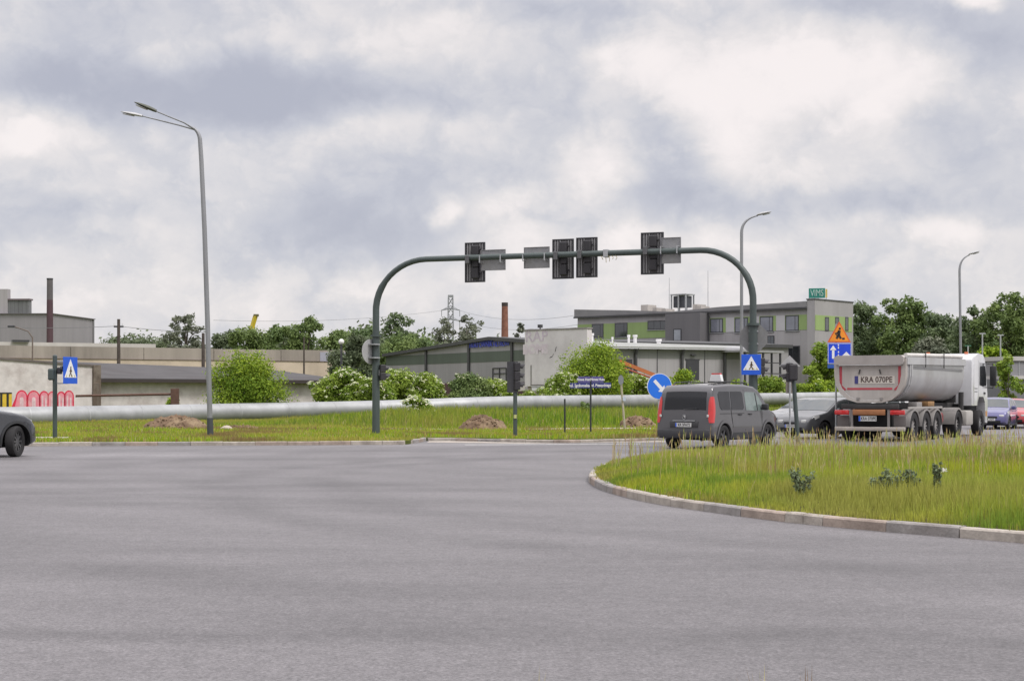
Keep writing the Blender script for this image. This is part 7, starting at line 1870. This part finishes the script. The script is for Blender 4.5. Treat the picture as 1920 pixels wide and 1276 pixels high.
        # lower side guard and storage
        for i, x in enumerate((1.0, 2.5, 3.9)):
            wheel(root, x, sd * (hwid - .19), .50, .36, sd, spokes=10, rimr=.56, rim=fend)
            b = MB(); V = []; m = 12
            for q in range(m + 1):
                an = math.pi * q / m; 
                for yy in (hwid - .42, hwid - .0): V.append((x + .62 * math.cos(an), sd * yy, .50 + .60 * math.sin(an)))
                V.append((x + .62 * math.cos(an), sd * (hwid), .50 + .60 * math.sin(an) - .06))
            b.add(V, [(q * 3 + k, q * 3 + k + 1, q * 3 + 4 + k, q * 3 + 3 + k) for q in range(m) for k in range(2)]); b.build('mudguard', fend, root, smooth=40)
        cbox(root, 'mud_flap', flap, .08, .12, min(sd * .78, sd * 1.20), max(sd * .78, sd * 1.20), .42, .88, .01)
        cbox(root, 'tail_lamp', redl, -.16, -.05, min(sd * .72, sd * 1.22), max(sd * .72, sd * 1.22), .91, 1.07, .02)
    cbox(root, 'chassis_beam', chas, -.02, 9.2, -.55, .55, 1.06, 1.30, .02); cbox(root, 'rear_crossmember', chas, -.10, .0, -1.0, 1.0, 1.10, 1.28, .02)
    cbox(root, 'warning_board', M('orange_board', (.36, .15, .06), .6, 0, .2, 3, stain=(.22, .10, .05), stain_amt=.5), -.15, -.105, -.55, .58, .90, 1.09, .01)
    cbox(root, 'underrun_bar', M('underrun_grey', (.42, .38, .34), .6, .1, .15, 2), -.14, -.02, -1.22, 1.22, .36, .50, .02)
    cbox(root, 'rear_axle_box', underm, .15, 4.6, -.72, .72, .46, 1.05, .02)
    cbox(root, 'front_lining', chas, TL - .1, TL + .05, -.9, .9, 1.3, 1.6, .02)
    plate(root, 'KRA 070PE', -.16, .05, .78, R(-90), w=.62, h=.17, band=True)
    for sd in (1, -1):
        b = MB(); b.box(-.05, .0, min(sd * .60, sd * .68), max(sd * .60, sd * .68), .5, 1.1); b.build('stay', fend, root)
    cbox(root, 'side_box', fend, 1.4, 2.05, -1.2, -.9, 1.12, 1.34, .01) ; cbox(root, 'side_plate', M('side_plate_grey', (.34, .32, .30), .6, 0, .12, 2), .3, 4.6, -hwid + .02, -hwid + .05, 1.10, 1.18, .005)
    cbox(root, 'air_tank', M('red_tank', (.30, .05, .05), .5, 0, .1, 3), 4.9, 5.5, -1.05, -.6, .55, .95, .1)
    cbox(root, 'side_guard', fend, 4.55, 6.2, -hwid, -hwid + .05, 1.0, 1.12, .01); cbox(root, 'tool_case', M('brown_case', (.30, .17, .07), .7, 0, .2, 3), 3.2, 4.0, -1.1, -.7, 1.18, 1.36, .02)
    b = MB(); b.tube([(.15, -1.17, 2.93), (TL * .5, -1.16, 2.99), (TL - .2, -1.15, 3.03)], .075, 10); b.build('rolled_cover', M('cover_pale', (.58, .56, .53), .7, 0, .1, 2), root, smooth=50)
    # tractor unit
    T = 6.9
    cbox(root, 'tractor_frame', chas, T - 1.0, 11.2, -.5, .5, .62, 1.0, .02)
    for sd in (1, -1):
        wheel(root, T, sd * (hwid - .28), .50, .52, sd, spokes=10, rimr=.56, rim=fend)
        b = MB(); V = []; m = 12
        for q in range(m + 1):
            an = math.pi * q / m
            for yy in (hwid - .58, hwid - .02): V.append((T + .64 * math.cos(an), sd * yy, .50 + .62 * math.sin(an)))
            V.append((T + .64 * math.cos(an), sd * (hwid - .02), .50 + .62 * math.sin(an) - .07))
        b.add(V, [(q * 3 + k, q * 3 + k + 1, q * 3 + 4 + k, q * 3 + 3 + k) for q in range(m) for k in range(2)]); b.build('mudguard', fend, root, smooth=40)
        wheel(root, 10.35, sd * (hwid - .18), .50, .32, sd, spokes=10, rimr=.56, rim=rimm)
        cbox(root, 'fuel_tank', M('tank_beige', (.42, .40, .37), .5, .1, .12, 2), 8.2, 9.2, min(sd * .72, sd * 1.2), max(sd * .72, sd * 1.2), .42, 1.0, .08)
    # cab: side profile prism with a rounded front and roof
    prof = [(8.85, 1.18), (9.72, 1.18), (9.78, 1.35), (10.0, 1.52), (10.7, 1.52), (10.95, 1.30), (11.0, .50), (11.32, .48), (11.40, 1.05), (11.38, 1.75), (11.22, 2.55), (11.02, 3.02), (10.75, 3.20), (9.9, 3.22), (9.2, 3.12), (8.85, 2.98)]
    b = MB(); ysec = [-1.22, -1.235, -1.12, 1.12, 1.235, 1.22]
    bm = bmesh.new(); vs0 = [bm.verts.new((x, -1.22, z)) for x, z in prof]; vs1 = [bm.verts.new((x, 1.22, z)) for x, z in prof]; m = len(prof)
    f0 = bm.faces.new(vs0); f1 = bm.faces.new(vs1[::-1]); [bm.faces.new((vs0[i], vs1[i], vs1[(i + 1) % m], vs0[(i + 1) % m])) for i in range(m)]
    ed = [e for e in bm.edges if (e.verts[0].co.z > 1.6 and e.verts[1].co.z > 1.6)]; bmesh.ops.bevel(bm, geom=ed, offset=.09, segments=3, affect='EDGES', profile=.5); bmesh.ops.recalc_face_normals(bm, faces=bm.faces[:])
    me = bpy.data.meshes.new('cab'); bm.to_mesh(me); bm.free(); me.materials.append(cabw); me.polygons.foreach_set('use_smooth', [True] * len(me.polygons)); me.set_sharp_from_angle(angle=R(32)); cab = bpy.data.objects.new('cab', me); COL.objects.link(cab); cab.parent = root
    for sd in (1, -1):
        def sp(poly, nm, mt, off=.006, par=cab):
            b = MB(); b.prism(poly, 'y', sd * (1.22 + off), sd * 1.216); b.build(nm, mt, par)
        sp([(10.05, 1.98), (11.20, 1.86), (11.13, 2.42), (10.92, 2.84), (10.12, 2.86)], 'side_window', glassd)
        sp([(9.90, 1.30), (9.915, 1.30), (9.98, 2.95), (9.965, 2.95)], 'panel_gap', M('gap_grey', (.2, .2, .2), .6), .004)
        sp([(11.05, .75), (11.25, .75), (11.25, .95), (11.05, .95)], 'marker_lamp', M('marker_orange', (.5, .2, .03), .3), .01)
        sp([(9.3, 1.70), (9.75, 1.70), (9.75, 1.74), (9.3, 1.74)], 'louvre', M('gap_grey', (0, 0, 0)), .006); sp([(9.3, 1.82), (9.75, 1.82), (9.75, 1.86), (9.3, 1.86)], 'louvre', M('gap_grey', (0, 0, 0)), .006)
        sp([(10.75, 1.62), (10.95, 1.62), (10.95, 1.70), (10.75, 1.70)], 'handle', chas, .03)
        b = MB(); b.box(11.36, 11.52, min(sd * 1.30, sd * 1.55), max(sd * 1.30, sd * 1.55), 1.95, 2.75, .05); b.tube([(11.3, sd * 1.2, 2.85), (11.42, sd * 1.42, 2.85), (11.44, sd * 1.42, 2.7)], .025, 6); b.tube([(11.35, sd * 1.2, 1.9), (11.42, sd * 1.42, 1.86), (11.44, sd * 1.42, 2.0)], .025, 6); b.build('mirror', blackp, root, smooth=40)
        cbox(root, 'step', chas, 10.9, 11.3, min(sd * 1.0, sd * 1.2), max(sd * 1.0, sd * 1.2), .42, .52, .02)
        cbox(root, 'fairing', cabw, 8.95, 9.25, min(sd * 1.12, sd * 1.23), max(sd * 1.12, sd * 1.23), 1.22, 2.9, .03)
    b = MB(); b.box(10.95, 11.22, -1.15, 1.15, 2.93, 2.98, .01); b.build('sun_visor', M('visor_dark', (.06, .06, .08), .4), root)
    b = MB(); b.prism([(11.39, 1.9), (11.26, 2.45), (11.10, 2.88), (11.09, 2.88), (11.25, 2.45), (11.38, 1.9)], 'y', -1.08, 1.08); b.build('windscreen', glassd, root)
    cbox(root, 'engine_mass', underm, 8.6, 10.9, -.9, .9, .7, 1.25, .03)
    b = MB(); b.tube([(8.5, -.9, 1.0), (8.5, -.9, 1.7)], .1, 10); b.tube([(8.35, .2, 1.1), (8.45, .1, 1.9)], .04, 6); b.build('intake_pipe', chas, root)
    for y in (-.75, .75): b = MB(); b.tube([(9.9, y, 3.21), (9.9, y, 3.28)], .07, 10); b.build('beacon', M('beacon_orange', (.55, .15, .06), .3), root)
truck()
